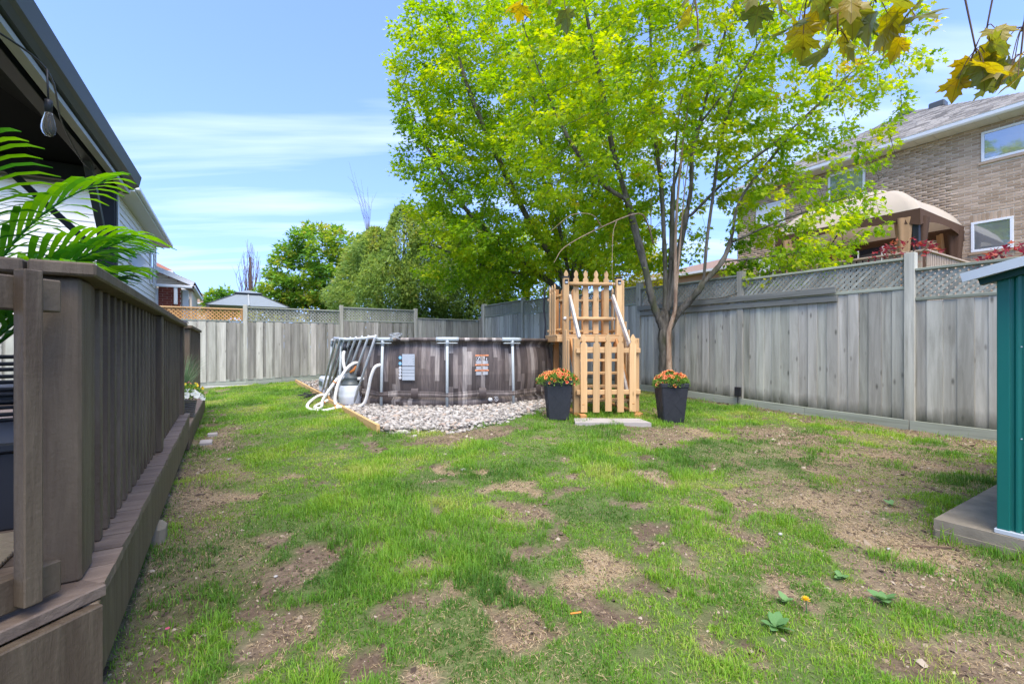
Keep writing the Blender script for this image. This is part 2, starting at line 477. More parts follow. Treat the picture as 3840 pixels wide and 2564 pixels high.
def m_brick(name, a, b, c3):
    m = NT(name)
    geo = m.n('ShaderNodeNewGeometry')
    n = m.noise(m.coord('Object', (1, 1, 1)), 22, 4)
    n0 = m.noise(m.coord('Object', (1, 1, 1), rand=False), 0.5, 3)
    r = m.math('ADD', m.attr('var'), m.math('MULTIPLY', m.math('SUBTRACT', n, 0.5), 0.5))
    c = m.ramp(r, [(0.1, a), (0.5, b), (0.9, c3)])
    c = m.hsv(c, 0.5, 1, m.math('ADD', m.math('MULTIPLY', n0, 0.3), 0.85))
    m.bump(n, 0.4, 0.005)
    return m.done(c, 0.9, 0.15)


MAT['brick'] = m_brick('tan_brick', (0.33, 0.235, 0.155), (0.41, 0.30, 0.205), (0.49, 0.37, 0.265))
MAT['shingle'] = m_brick('grey_shingle', (0.17, 0.155, 0.138), (0.26, 0.238, 0.212), (0.36, 0.33, 0.29))


def m_pebble():
    m = NT('river_pebbles')
    n = m.noise(m.coord('Object', (1, 1, 1), rand=False), 60, 3)
    c = m.ramp(m.attr('var'), [(0.0, (0.15, 0.13, 0.11)), (0.35, (0.28, 0.26, 0.23)), (0.62, (0.36, 0.325, 0.275)), (0.85, (0.44, 0.41, 0.365)), (0.95, (0.33, 0.25, 0.18)), (1.0, (0.37, 0.275, 0.215))])
    c = m.hsv(c, 0.5, 0.9, m.math('ADD', m.math('MULTIPLY', n, 0.4), 0.8))
    return m.done(c, 0.7, 0.3)


MAT['pebble'] = m_pebble()


def m_ground():
    m = NT('lawn_soil')
    v = m.coord('Object', (1, 1, 1), rand=False)
    n1 = m.noise(v, 2.4, 6, 0.6, 0.3)
    n2 = m.noise(v, 34, 5, 0.7)
    n3 = m.noise(v, 140, 3, 0.6)
    c = m.ramp(n1, [(0.3, (0.095, 0.065, 0.045)), (0.5, (0.150, 0.108, 0.075)), (0.72, (0.215, 0.162, 0.115))])
    c = m.hsv(c, 0.5, 1.0, m.ramp(n2, [(0.25, (0.5, 0.5, 0.5)), (0.75, (1.4, 1.4, 1.4))]))
    straw = m.attr('straw')
    s2 = m.math('MULTIPLY', straw, m.ramp(m.math('ADD', m.math('MULTIPLY', n3, 0.6), m.math('MULTIPLY', n2, 0.4)), [(0.38, (0, 0, 0)), (0.58, (1, 1, 1))]))
    c = m.mix(m.math('MULTIPLY', s2, 0.8), c, (0.43, 0.325, 0.20))
    lush = m.attr('lush')
    c = m.mix(m.math('MULTIPLY', lush, 0.72), c, (0.075, 0.135, 0.03))
    m.bump(m.math('ADD', n2, m.math('MULTIPLY', n3, 0.5)), 0.7, 0.015)
    return m.done(c, 0.95, 0.1)


MAT['ground'] = m_ground()


# ------------------------------------------------------------------ mesh helpers
def cbox(sx, sy, sz, b):
    """chamfered box round the origin: vertices, faces"""
    hx, hy, hz = sx / 2, sy / 2, sz / 2
    b = min(b, hx * 0.9, hy * 0.9, hz * 0.9)
    V, idx = [], {}
    for x in (-1, 1):
        for y in (-1, 1):
            for z in (-1, 1):
                for k, p in enumerate(((x * (hx - b), y * (hy - b), z * hz), (x * (hx - b), y * hy, z * (hz - b)), (x * hx, y * (hy - b), z * (hz - b)))):
                    idx[(x, y, z, k)] = len(V); V.append(p)
    F = []
    for s in (-1, 1):
        F.append([idx[(a, c, s, 0)] for a, c in ((-1, -1), (1, -1), (1, 1), (-1, 1))])
        F.append([idx[(a, s, c, 1)] for a, c in ((-1, -1), (1, -1), (1, 1), (-1, 1))])
        F.append([idx[(s, a, c, 2)] for a, c in ((-1, -1), (1, -1), (1, 1), (-1, 1))])
    for a in (-1, 1):
        for c in (-1, 1):
            F.append([idx[(-1, a, c, 0)], idx[(1, a, c, 0)], idx[(1, a, c, 1)], idx[(-1, a, c, 1)]])
            F.append([idx[(a, -1, c, 0)], idx[(a, 1, c, 0)], idx[(a, 1, c, 2)], idx[(a, -1, c, 2)]])
            F.append([idx[(a, c, -1, 1)], idx[(a, c, 1, 1)], idx[(a, c, 1, 2)], idx[(a, c, -1, 2)]])
            for d in (-1, 1):
                F.append([idx[(a, c, d, 0)], idx[(a, c, d, 1)], idx[(a, c, d, 2)]])
    out = []
    for f in F:
        p = [Vector(V[i]) for i in f]
        n = (p[1] - p[0]).cross(p[2] - p[0])
        cen = sum(p, Vector()) / len(p)
        out.append(f if n.dot(cen) > 0 else f[::-1])
    return V, out


class MB:
    def __init__(self):
        self.v, self.f = [], []

    def add(self, V, F, M=None):
        o = len(self.v)
        if M is not None:
            V = [tuple(M @ Vector(p)) for p in V]
        self.v += [tuple(p) for p in V]
        self.f += [[i + o for i in f] for f in F]
        return self

    def box(self, lo, hi, b=0.0):
        c = [(a + d) / 2 for a, d in zip(lo, hi)]
        s = [abs(d - a) for a, d in zip(lo, hi)]
        V, F = cbox(*s, b if b else min(s) * 0.04)
        return self.add([(x + c[0], y + c[1], z + c[2]) for x, y, z in V], F)

    def obox(self, M, sx, sy, sz, b=0.0):
        V, F = cbox(sx, sy, sz, b if b else min(sx, sy, sz) * 0.04)
        return self.add(V, F, M)

    def beam(self, a, c, w, t, up=(0, 0, 1), b=0.0):
        """board from a to c; w across (sideways), t along up-ish"""
        a, c = Vector(a), Vector(c)
        d = (c - a); L = d.length; d.normalize()
        s = d.cross(Vector(up)).normalized()
        u = s.cross(d).normalized()
        M = Matrix((( *d, ), ( *s, ), ( *u, ))).transposed().to_4x4()
        M.translation = (a + c) / 2
        return self.obox(M, L, w, t, b)

    def prism(self, poly, o, u, v, w, t):
        """2-D polygon in plane (o,u,v) extruded by t along w"""
        o, u, v, w = Vector(o), Vector(u), Vector(v), Vector(w)
        n = len(poly)
        A = [o + u * x + v * y for x, y in poly]
        B = [p + w * t for p in A]
        F = [list(range(n))[::-1], list(range(n, 2 * n))] + [[i, (i + 1) % n, n + (i + 1) % n, n + i] for i in range(n)]
        return self.add(A + B, F)

    def tube(self, pts, rad, n=8, cap=True):
        pts = [Vector(p) for p in pts]
        if not hasattr(rad, '__len__'):
            rad = [rad] * len(pts)
        V, F = [], []
        ref = Vector((0.13, 0.27, 0.95)).normalized()
        for i, p in enumerate(pts):
            d = (pts[min(i + 1, len(pts) - 1)] - pts[max(i - 1, 0)])
            if d.length < 1e-9:
                d = Vector((0, 0, 1))
            d.normalize()
            a = ref - d * ref.dot(d)
            if a.length < 1e-3:
                a = Vector((1, 0, 0)) - d * d.x
            a.normalize(); ref = a
            c = d.cross(a)
            for k in range(n):
                t = 2 * PI * k / n
                V.append(p + (a * math.cos(t) + c * math.sin(t)) * rad[i])
        for i in range(len(pts) - 1):
            for k in range(n):
                k2 = (k + 1) % n
                F.append([i * n + k, i * n + k2, (i + 1) * n + k2, (i + 1) * n + k])
        if cap:
            F.append(list(range(n))[::-1])
            F.append([(len(pts) - 1) * n + k for k in range(n)])
        return self.add(V, F)

    def lathe(self, prof, n=20, c=(0, 0, 0), sq=None):
        V, F = [], []
        for r, z in prof:
            for k in range(n):
                t = 2 * PI * k / n
                V.append((c[0] + r * math.cos(t), c[1] + r * math.sin(t), c[2] + z))
        for i in range(len(prof) - 1):
            for k in range(n):
                k2 = (k + 1) % n
                F.append([i * n + k, i * n + k2, (i + 1) * n + k2, (i + 1) * n + k])
        F.append(list(range(n))[::-1]); F.append([(len(prof) - 1) * n + k for k in range(n)])
        return self.add(V, F)

    def mesh(self, name):
        me = bpy.data.meshes.new(name)
        me.from_pydata(self.v, [], self.f)
        me.update()
        return me

    def obj(self, name, mat, parent=None, smooth=False):
        me = self.mesh(name)
        return link(name, me, mat, parent, smooth)


def link(name, me, mat=None, parent=None, smooth=False):
    if mat is not None:
        me.materials.append(MAT[mat] if isinstance(mat, str) else mat)
    if smooth:
        me.polygons.foreach_set('use_smooth', [True] * len(me.polygons))
    o = bpy.data.objects.new(name, me)
    COL.objects.link(o)
    if parent is not None:
        o.parent = parent
        if parent.get('_w'):
            o.matrix_parent_inverse = Matrix.Translation(-parent.location)
    return o


def tag(o, label, cat, group=None, kind=None):
    if label: o['label'] = label
    if cat: o['category'] = cat
    if group: o['group'] = group
    if kind: o['kind'] = kind
    return o


TEMP = []


def thing(name, label, cat, base=(0, 0, 0), rotz=None, group=None):
    """Empty at the thing's base. rotz None: children are written in world coordinates; else in the thing's own frame."""
    e = bpy.data.objects.new(name, None)
    e.empty_display_size = 0.1
    e.location = base
    COL.objects.link(e)
    tag(e, label, cat, group)
    if rotz is None:
        e['_w'] = 1
        TEMP.append(e)
    else:
        e.rotation_euler = (0, 0, rotz)
    return e


def subpart(o, parent):
    """hang o under a part that has an identity frame inside its thing"""
    o.parent = parent
    o.matrix_parent_inverse = Matrix.Identity(4)
    return o


def np_mesh(name, V, loops, starts, mat, parent=None, attrs=None, smooth=False):
    me = bpy.data.meshes.new(name)
    nv, nl, npoly = len(V), len(loops), len(starts)
    me.vertices.add(nv); me.loops.add(nl); me.polygons.add(npoly)
    me.vertices.foreach_set('co', np.ascontiguousarray(V, dtype=np.float32).ravel())
    me.loops.foreach_set('vertex_index', np.ascontiguousarray(loops, dtype=np.int32))
    me.polygons.foreach_set('loop_start', np.ascontiguousarray(starts, dtype=np.int32))
    if smooth:
        me.polygons.foreach_set('use_smooth', np.ones(npoly, dtype=bool))
    for k, a in (attrs or {}).items():
        at = me.attributes.new(k, 'FLOAT', 'POINT')
        at.data.foreach_set('value', np.ascontiguousarray(a, dtype=np.float32))
    me.update(calc_edges=True)
    return link(name, me, mat, parent)


def scatter(name, shapeV, shapeF, pos, ax, ay, az, size, var, mat, parent=None, smooth=False):
    """copies of a small shape: vertex = pos + size*(x*ax + y*ay + z*az), all in one mesh"""
    SV = np.array(shapeV, dtype=np.float64)
    N, K = len(pos), len(SV)
    size = np.asarray(size).reshape(N, 1, 1)
    V = pos[:, None, :] + size * (SV[None, :, 0:1] * ax[:, None, :] + SV[None, :, 1:2] * ay[:, None, :] + SV[None, :, 2:3] * az[:, None, :])
    fl = np.concatenate([np.array(f) for f in shapeF])
    ln = np.array([len(f) for f in shapeF])
    loops = (fl[None, :] + (np.arange(N) * K)[:, None]).ravel()
    st = np.concatenate([[0], np.cumsum(ln)[:-1]])
    starts = (st[None, :] + (np.arange(N) * ln.sum())[:, None]).ravel()
    return np_mesh(name, V.reshape(-1, 3), loops, starts, mat, parent, {'var': np.repeat(var, K)}, smooth)


def frames(direction, normal):
    """orthonormal axes: ay = direction, az ~ normal"""
    ay = direction / (np.linalg.norm(direction, axis=1, keepdims=True) + 1e-9)
    ax = np.cross(ay, normal)
    ax /= (np.linalg.norm(ax, axis=1, keepdims=True) + 1e-9)
    az = np.cross(ax, ay)
    return ax, ay, az


def ss(a, b, t):
    t = np.clip((np.asarray(t, dtype=float) - a) / (b - a), 0, 1)
    return t * t * (3 - 2 * t)


_H = np.random.default_rng(5).random((256, 256))


def vnoise(x, y, s=1.0, seed=0):
    x = np.asarray(x) * s + seed * 17.31; y = np.asarray(y) * s + seed * 9.77
    xi, yi = np.floor(x).astype(int), np.floor(y).astype(int)
    fx, fy = x - xi, y - yi
    fx = fx * fx * (3 - 2 * fx); fy = fy * fy * (3 - 2 * fy)
    h = lambda a, b: _H[a % 256, b % 256]
    return (h(xi, yi) * (1 - fx) + h(xi + 1, yi) * fx) * (1 - fy) + (h(xi, yi + 1) * (1 - fx) + h(xi + 1, yi + 1) * fx) * fy


def fbm(x, y, s=1.0, seed=0, o=4):
    r, a, t = 0, 1.0, 0
    for i in range(o):
        r = r + a * vnoise(x, y, s * 2 ** i, seed + i); t += a; a *= 0.5
    return r / t


def ground_h(x, y):
    x = np.asarray(x, dtype=float); y = np.asarray(y, dtype=float)
    g = 0.19 * ss(1.5, 9, y) * ss(-2, 5, x)
    return g + 1.3 * ss(8.3, 13.0, x) * ss(20, 12, y)


def gh(x, y):
    return float(ground_h(x, y))


# ------------------------------------------------------------------ ground
BARE = [(0.0, 6.41, 0.49, 0.99, 1), (-0.06, 3.97, 0.29, 0.29, 2), (1.75, 3.64, 0.15, 0.27, 2), (1.89, 2.92, 0.12, 0.18, 2), (1.62, 2.51, 0.26, 0.17, 1), (0.78, 3.41, 0.07, 0.12, 1), (1.65, 1.68, 0.21, 0.21, 2), (4.24, 3.68, 0.9, 0.54, 1), (2.54, 4.85, 1.1, 0.28, 1), (5.7, 2.95, 0.77, 0.74, 1), (4.93, 3.36, 0.32, 0.54, 2), (5.4, 1.72, 0.35, 0.6, 2), (3.61, 1.57, 0.71, 0.39, 2), (3.27, 1.08, 0.43, 0.4, 2), (2.82, 0.69, 0.28, 0.37, 1), (2.57, 0.93, 0.27, 0.26, 1), (2.28, 0.56, 0.32, 0.24, 1), (0.3, 1.9, 0.19, 0.1, 1), (0.14, 1.71, 0.18, 0.06, 2), (1.19, 1.49, 0.11, 0.08, 1), (1.25, 1.09, 0.14, 0.07, 1), (1.62, 0.91, 0.14, 0.08, 1), (0.06, 2.79, 0.09, 0.12, 1), (0.5, 2.36, 0.08, 0.08, 1), (3.05, 2.65, 0.19, 0.18, 2), (1.88, 4.61, 0.12, 0.16, 1), (0.35, 4.37, 0.15, 0.14, 2), (2.61, 1.6, 0.16, 0.16, 1), (7.38, 2.01, 0.55, 0.74, 1), (2.87, 3.4, 0.17, 0.16, 1), (1.35, 4.72, 0.14, 0.15, 1), (1.0, 1.67, 0.07, 0.07, 1), (0.71, 1.53, 0.1, 0.05, 1), (1.98, 0.94, 0.14, 0.11, 1)]
POOL_C = (3.957, 8.668)
POOL_R = 2.30
PAD = [(1.53, 13.7), (1.53, 5.52), (1.88, 5.28), (2.38, 5.13), (3.08, 5.26), (3.79, 5.58), (4.42, 6.0), (5.3, 5.9), (6.6, 6.8), (6.9, 13.7)]


def in_pad(x, y):
    x = np.asarray(x); y = np.asarray(y)
    inside = np.zeros(x.shape, dtype=bool)
    n = len(PAD)
    for i in range(n):
        x1, y1 = PAD[i]; x2, y2 = PAD[(i + 1) % n]
        c = ((y1 > y) != (y2 > y)) & (x < (x2 - x1) * (y - y1) / (y2 - y1 + 1e-12) + x1)
        inside ^= c
    return inside


def lawn(x, y):
    """grass cover 0..1 and straw 0..1 at a place in the yard"""
    jx = x + (fbm(x, y, 2.6, 3) - 0.5) * 0.75
    jy = y + (fbm(x, y, 2.6, 9) - 0.5) * 0.75
    cov = ss(0.385, 0.465, fbm(x, y, 1.15, 21, 3) * 0.35 + fbm(x, y, 6.5, 31, 4) * 0.65 + 0.02)
    straw = ss(0.52, 0.72, fbm(x, y, 1.6, 41, 3)) * 0.5
    for cx, cy, rx, ry, k in BARE:
        d = np.sqrt(((jx - cx) / (rx * 0.9)) ** 2 + ((jy - cy) / (ry * 0.9)) ** 2)
        hit = 1 - ss(0.50, 1.18, d)
        cov = cov * (1 - hit * 0.93)
        straw = np.maximum(straw * (1 - 0.6 * hit) if k == 1 else straw, hit * (1.0 if k == 2 else 0.28))
    # thin, tired ground at the right and along fence and deck
    thin = ss(2.1, 3.4, x + 0.25 * (fbm(x, y, 1.3, 55) - 0.5) * 4 - 0.22 * np.maximum(y - 0.5, 0) * 1.3) * ss(3.6, 1.9, y)
    clump = ss(0.50, 0.62, fbm(x, y, 2.6, 61, 3))
    cov = cov * (1 - thin * (1 - 0.75 * clump) * 0.62)
    straw = np.maximum(straw, thin * 0.55 * (1 - clump))
    edge = ss(7.0, 7.5, jx) * 0.85
    cov = cov * (1 - edge)
    dk = ss(0.16, -0.12, jx + 0.25 * (fbm(x, y, 3.0, 71) - 0.5)) * ss(7.2, 6.0, y)
    cov = cov * (1 - dk * 0.62)
    straw = np.maximum(straw, dk * 0.6 * ss(2.2, 3.4, y))
    back = ss(5.2, 6.8, y) * ss(1.9, 0.9, x) * ss(-0.2, 0.25, x)
    cov = np.maximum(cov, back * 0.95 * ss(0.28, 0.4, fbm(x, y, 1.7, 81)))
    pebs = in_pad(x, y)
    slab = (x > 3.47) & (y < 0.965)
    cov = np.where(pebs | slab, 0, cov)
    return np.clip(cov, 0, 1), np.clip(straw, 0, 1)


gx = np.concatenate([[-250, -120, -60, -30, -16, -9, -6, -4, -2.5, -1.6], np.arange(-1.0, 8.6, 0.06), [9, 10, 11, 12, 13, 15, 18, 22, 30, 45, 70, 120, 250]])
gy = np.concatenate([[-60, -30, -15, -8, -4, -2, -1], np.arange(-0.4, 15.0, 0.075), [15.5, 16.5, 18, 21, 25, 32, 45, 70, 120, 300]])
GX, GY = np.meshgrid(gx, gy, indexing='xy')
fx, fy = GX.ravel(), GY.ravel()
near = ((fx > -1) & (fx < 8.6) & (fy > -0.4) & (fy < 15)).astype(float)
cov0, straw0 = lawn(fx, fy)
GZ = ground_h(fx, fy) + near * ((fbm(fx, fy, 1.5, 2) - 0.5) * 0.05 + (fbm(fx, fy, 7, 4) - 0.5) * 0.03 + cov0 * 0.012)
nx, ny = len(gx), len(gy)
ii = (np.arange(ny - 1)[:, None] * nx + np.arange(nx - 1)[None, :]).ravel()
quads = np.stack([ii, ii + 1, ii + 1 + nx, ii + nx], axis=1)
lushv = np.where(near > 0, cov0, 0.9)
g_ob = np_mesh('ground', np.stack([fx, fy, GZ], axis=1), quads.ravel(), np.arange(len(quads)) * 4, 'ground', None, {'straw': straw0, 'lush': lushv}, True)
g_ob['kind'] = 'structure'


def gz(x, y):
    x = np.asarray(x, dtype=float); y = np.asarray(y, dtype=float)
    c, _ = lawn(x, y)
    return ground_h(x, y) + (fbm(x, y, 1.5, 2) - 0.5) * 0.05 + (fbm(x, y, 7, 4) - 0.5) * 0.03 + c * 0.012


def gz1(x, y):
    return float(gz(np.array([x]), np.array([y]))[0])




# ------------------------------------------------------------------ fences
def clip_poly(poly, s0, s1):
    def cut(P, ax_lim, keep):
        out = []
        for i in range(len(P)):
            a, b = P[i], P[(i + 1) % len(P)]
            ka, kb = keep(a), keep(b)
            if ka: out.append(a)
            if ka != kb:
                t = (ax_lim - a[0]) / (b[0] - a[0])
                out.append((ax_lim, a[1] + t * (b[1] - a[1])))
        return out
    P = cut(poly, s0, lambda p: p[0] >= s0)
    if len(P) > 2:
        P = cut(P, s1, lambda p: p[0] <= s1)
    return P


class Fence:
    def __init__(self, axis, pos, root):
        self.axis, self.pos, self.root = axis, pos, root

    def P(self, s, n, z):
        return (self.pos - n, s, z) if self.axis == 'Y' else (s, self.pos - n, z)

    def box(self, name, mat, s0, s1, n0, n1, z0, z1, b=0.004):
        a, c = self.P(s0, n0, z0), self.P(s1, n1, z1)
        lo = [min(p, q) for p, q in zip(a, c)]; hi = [max(p, q) for p, q in zip(a, c)]
        return MB().box(lo, hi, b).obj(name, mat, self.root)

    def lattice(self, s0, s1, z0, z1, mat, single, w=0.036, gap=0.072):
        u = Vector((0, 1, 0)) if self.axis == 'Y' else Vector((1, 0, 0))
        nn = Vector((-1, 0, 0)) if self.axis == 'Y' else Vector((0, -1, 0))
        H = z1 - z0
        W = w * 1.414
        joined = MB()
        for layer in (0, 1):
            s = s0 - H
            while s < s1:
                if layer == 0:
                    q = [(s, z0), (s + W, z0), (s + W + H, z1), (s + H, z1)]
                else:
                    q = [(s + H, z0), (s + H + W, z0), (s + W, z1), (s, z1)]
                q = clip_poly(q, s0, s1)
                s += gap * random.uniform(0.985, 1.015)
                if len(q) < 3: continue
                m = MB() if single else joined
                m.prism(q, self.P(0, 0.02 + 0.008 * layer, 0), u, Vector((0, 0, 1)), nn, 0.006)
                if single:
                    m.obj('slat', mat, self.root)
        if not single:
            joined.obj('lattice', mat, self.root)['kind'] = 'stuff'

    def boards(self, s0, s1, zb, zt, mat, w=(0.115, 0.15), lift=0.020, overlap=0.012, lean=0.004, gap=None):
        s, k = s0 + 0.01, 0
        u = Vector((0, 1, 0)) if self.axis == 'Y' else Vector((1, 0, 0))
        nn = Vector((-1, 0, 0)) if self.axis == 'Y' else Vector((0, -1, 0))
        while s < s1 - 0.04:
            ww = min(random.uniform(*(gap if gap and k % 2 else w)), s1 - s)
            n0 = (0.022 + lift if k % 2 == 0 else 0.022) + random.uniform(-0.003, 0.003)
            a = max(s - overlap, s0) if k % 2 == 0 else s
            b = min(s + ww + overlap, s1) if k % 2 == 0 else s + ww
            tl = random.uniform(-lean, lean)
            z1 = zt - random.uniform(0, 0.012)
            b0 = zb(0.5 * (a + b))
            # trapezoid with a hair of lean so that no two joints run exactly parallel
            base = Vector(self.P(0, n0, 0))
            q = [(a, b0), (b, b0), (b + tl, z1), (a + tl, z1)]
            M_ = MB().prism([(p - a, r - b0) for p, r in q], (0, 0, 0), u, Vector((0, 0, 1)), nn, 0.017)
            o = M_.obj('board', mat, self.root)
            p0 = self.P(a, n0, b0)
            o.location = p0
            s += ww + random.uniform(0.002, 0.006)
            k += 1


# right-hand fence, 7.65 m across, running back from the shed to the corner
rf_root = thing('wooden_fence', 'tall grey weathered board fence with lattice top behind the maple and green shed', 'fence', (7.65, 6, 0))
RF = Fence('Y', 7.65, rf_root)
rposts = [-2.33, 0.005, 2.34, 4.68, 7.01, 9.35, 11.69, 14.18]
caps = [2.05, 2.12, 2.28, 2.365, 2.44, 2.50, 2.55]
for k, y in enumerate(rposts):
    top = (caps[min(k, 6)] + 0.055)
    gtop = gh(7.6, y)
    RF.box('post', 'fence', y - 0.055, y + 0.055, -0.03, 0.085, gtop - 0.1, top)
for k in range(7):
    s0, s1 = rposts[k] + 0.055, rposts[k + 1] - 0.055
    cap = caps[k]
    lz = cap - 0.40
    RF.box('cap_rail', 'fence_y', s0, s1, -0.02, 0.075, cap - 0.035, cap, 0.006)
    RF.box('lattice_rail', 'fence_y', s0, s1, 0.0, 0.062, lz - 0.02, lz + 0.022, 0.005)
    RF.lattice(s0, s1, lz + 0.022, cap - 0.035, 'lattice', k in (1, 2, 3), 0.034, 0.078)
    RF.boards(s0, s1, lambda s: gh(7.6, s) + 0.10, lz - 0.02, 'fence', lift=0.011, overlap=0.004)
    RF.box('back_rail', 'fence_y', s0, s1, -0.035, 0.004, gh(7.6, s0) + 0.45, gh(7.6, s0) + 0.54)
    # kick board along the soil, in two lengths
    mid = s0 + (s1 - s0) * 0.55
    for a, b in ((s0 - 0.05, mid), (mid + 0.004, s1 + 0.05)):
        za, zb_ = gh(7.6, a), gh(7.6, b)
        m = MB(); m.beam(RF.P(a, 0.072, (za + 0.055)), RF.P(b, 0.072, (zb_ + 0.055)), 0.032, 0.15, b=0.004)
        m.obj('kick_board', 'fence_y', rf_root)
RF.box('plank', 'fence_rail_dark', 3.18, 7.0, 0.090, 0.125, 1.885, 1.985)
RF.box('plank', 'fence_rail_dark', 3.17, 6.95, 0.065, 0.100, 1.765, 1.85)

# back fence
bf_root = thing('wooden_fence', 'grey board-on-board fence across the far end of the yard behind the pool', 'fence', (3, 14.4, 0))
BF = Fence('X', 14.4, bf_root)
bposts = [-4.5, -2.1, 0.324, 2.824, 5.15, 7.55]
bcap = [2.06, 2.13, 2.19, 2.30, 2.05]
blat = [1.74, 1.80, 1.82, 1.90, None]


def bz(x):
    return gh(x, 14.3)


for k, x in enumerate(bposts[:-1]):
    t = max(bcap[min(k, 4)], bcap[max(k - 1, 0)]) + 0.05
    BF.box('post', 'fence_back', x - 0.052, x + 0.052, -0.03, 0.08, bz(x) - 0.1, t)
for k in range(5):
    s0, s1 = bposts[k] + 0.052, bposts[k + 1] - 0.052
    cap, lz = bcap[k], blat[k]
    new = k <= 1
    BF.box('cap_rail', 'cedar_x' if new else 'fence_x', s0, s1, -0.02, 0.07, cap - 0.034, cap, 0.005)
    if lz:
        BF.box('lattice_rail', 'fence_x', s0, s1, 0.0, 0.058, lz - 0.03, lz + 0.012, 0.005)
        BF.lattice(s0, s1, lz + 0.012, cap - 0.034, 'lattice_new' if new else 'lattice', False, 0.032, 0.092)
        if new:
            BF.box('lattice_stile', 'lattice_new', s1 - 0.05, s1 - 0.002, 0.036, 0.06, lz + 0.014, cap - 0.036)
        zt = lz - 0.032
    else:
        zt = cap - 0.036
    BF.boards(s0, s1, lambda s: bz(s) + 0.15, zt, 'fence_back', (0.125, 0.15), 0.052 if k < 4 else 0.010, 0.008 if k < 4 else 0.002, gap=(0.065, 0.095) if k < 4 else None)
    BF.box('back_rail', 'fence_x', s0, s1, -0.03, 0.015, zt - 0.10, zt - 0.02)
    mid = s0 + (s1 - s0) * (0.35 + 0.3 * (k % 2))
    for a, b in ((s0 - 0.05, mid), (mid + 0.004, s1 + 0.05)):
        for q, (dz, nofs) in enumerate(((0.135, 0.066), (0.03, 0.074))):
            m = MB(); m.beam(BF.P(a, nofs, bz(a) + dz), BF.P(b, nofs, bz(b) + dz), 0.03, 0.115 if q == 0 else 0.10, b=0.004)
            m.obj('kick_board', 'fence_x', bf_root)
cb = MB(); cb.box((-0.72, 14.21, -0.02), (0.62, 14.285, 0.075), 0.008)
tag(cb.obj('concrete_strip', 'concrete_light'), 'pale concrete strip lying at the foot of the far fence', 'concrete strip')

BF.box('post', 'fence_back', 7.49, 7.60, -0.03, 0.08, bz(7.5) - 0.1, 2.12)
RF.box('post', 'fence', 14.20, 14.36, -0.03, 0.075, 0.05, 2.60)
# small solar light fixed low on the right fence
sl = thing('solar_light', 'small black solar stake light standing against the right fence', 'light', (7.5, 4.66, 0.1))
m = MB(); m.box((7.49, 4.62, 0.24), (7.53, 4.73, 0.40), 0.006); m.obj('lamp_head', 'black_plastic', sl)
m = MB(); m.tube([(7.51, 4.675, 0.05), (7.51, 4.675, 0.24)], 0.010, 8); m.obj('stake', 'black_plastic', sl)

# ------------------------------------------------------------------ pool
pool = thing('frame_pool', 'round above-ground frame pool with dark wood-plank print wall', 'pool', (POOL_C[0], POOL_C[1], 0.12))
PZ = 0.105
NLEG = 14
T0 = math.radians(-117.38)
RIM = 1.215
RL = 2.375


def pc(t, r, z):
    return (POOL_C[0] + r * math.cos(t), POOL_C[1] + r * math.sin(t), z)


# wall: bulging vinyl, flat spots at the legs
NS, NVv = 280, 26
V, F, UV = [], [], []
for i in range(NS):
    t = 2 * PI * i / NS
    ph = ((t - T0) / (2 * PI / NLEG)) % 1.0
    flat = abs(ph - 0.5) * 2            # 1 at a leg, 0 between
    for j in range(NVv):
        h = j / (NVv - 1)
        z = PZ + 0.01 + h * (RIM - PZ - 0.02)
        bulge = 0.085 * math.sin(PI * min(1, (1 - h) * 1.15)) ** 0.8 if h > 0.13 else 0.085 * math.sin(PI * min(1, 0.87 * 1.15)) ** 0.8 * 0 + 0.055 + 0.2 * h
        lean = -0.02 * h
        wob = 0.006 * math.sin(t * 37 + 3 * h) * (0.4 + 0.6 * h) + 0.004 * math.sin(t * 61 - 5 * h)
        r = 2.255 + bulge * (0.75 + 0.25 * (1 - flat)) + lean + wob + (0.012 * (1 - flat) if h < 0.9 else 0)
        if h > 0.93: r = r + (2.335 - r) * (h - 0.93) / 0.07
        V.append(pc(t, r, z)); UV.append((t * 2.29, z - PZ))
for i in range(NS):
    i2 = (i + 1) % NS
    for j in range(NVv - 1):
        F.append([i * NVv + j, i2 * NVv + j, i2 * NVv + j + 1, i * NVv + j + 1])
me = bpy.data.meshes.new('pool_wall'); me.from_pydata(V, [], F); me.update()
uvl = me.uv_layers.new(name='wrap')
for pi_, poly in enumerate(me.polygons):
    seam = (pi_ // (NVv - 1)) == NS - 1
    for li in poly.loop_indices:
        vi = me.loops[li].vertex_index
        u, v = UV[vi]
        if seam and vi < NVv: u += 2 * PI * 2.29
        uvl.data[li].uv = (u, v)
pw = link('pool_wall', me, 'pool', pool, True)
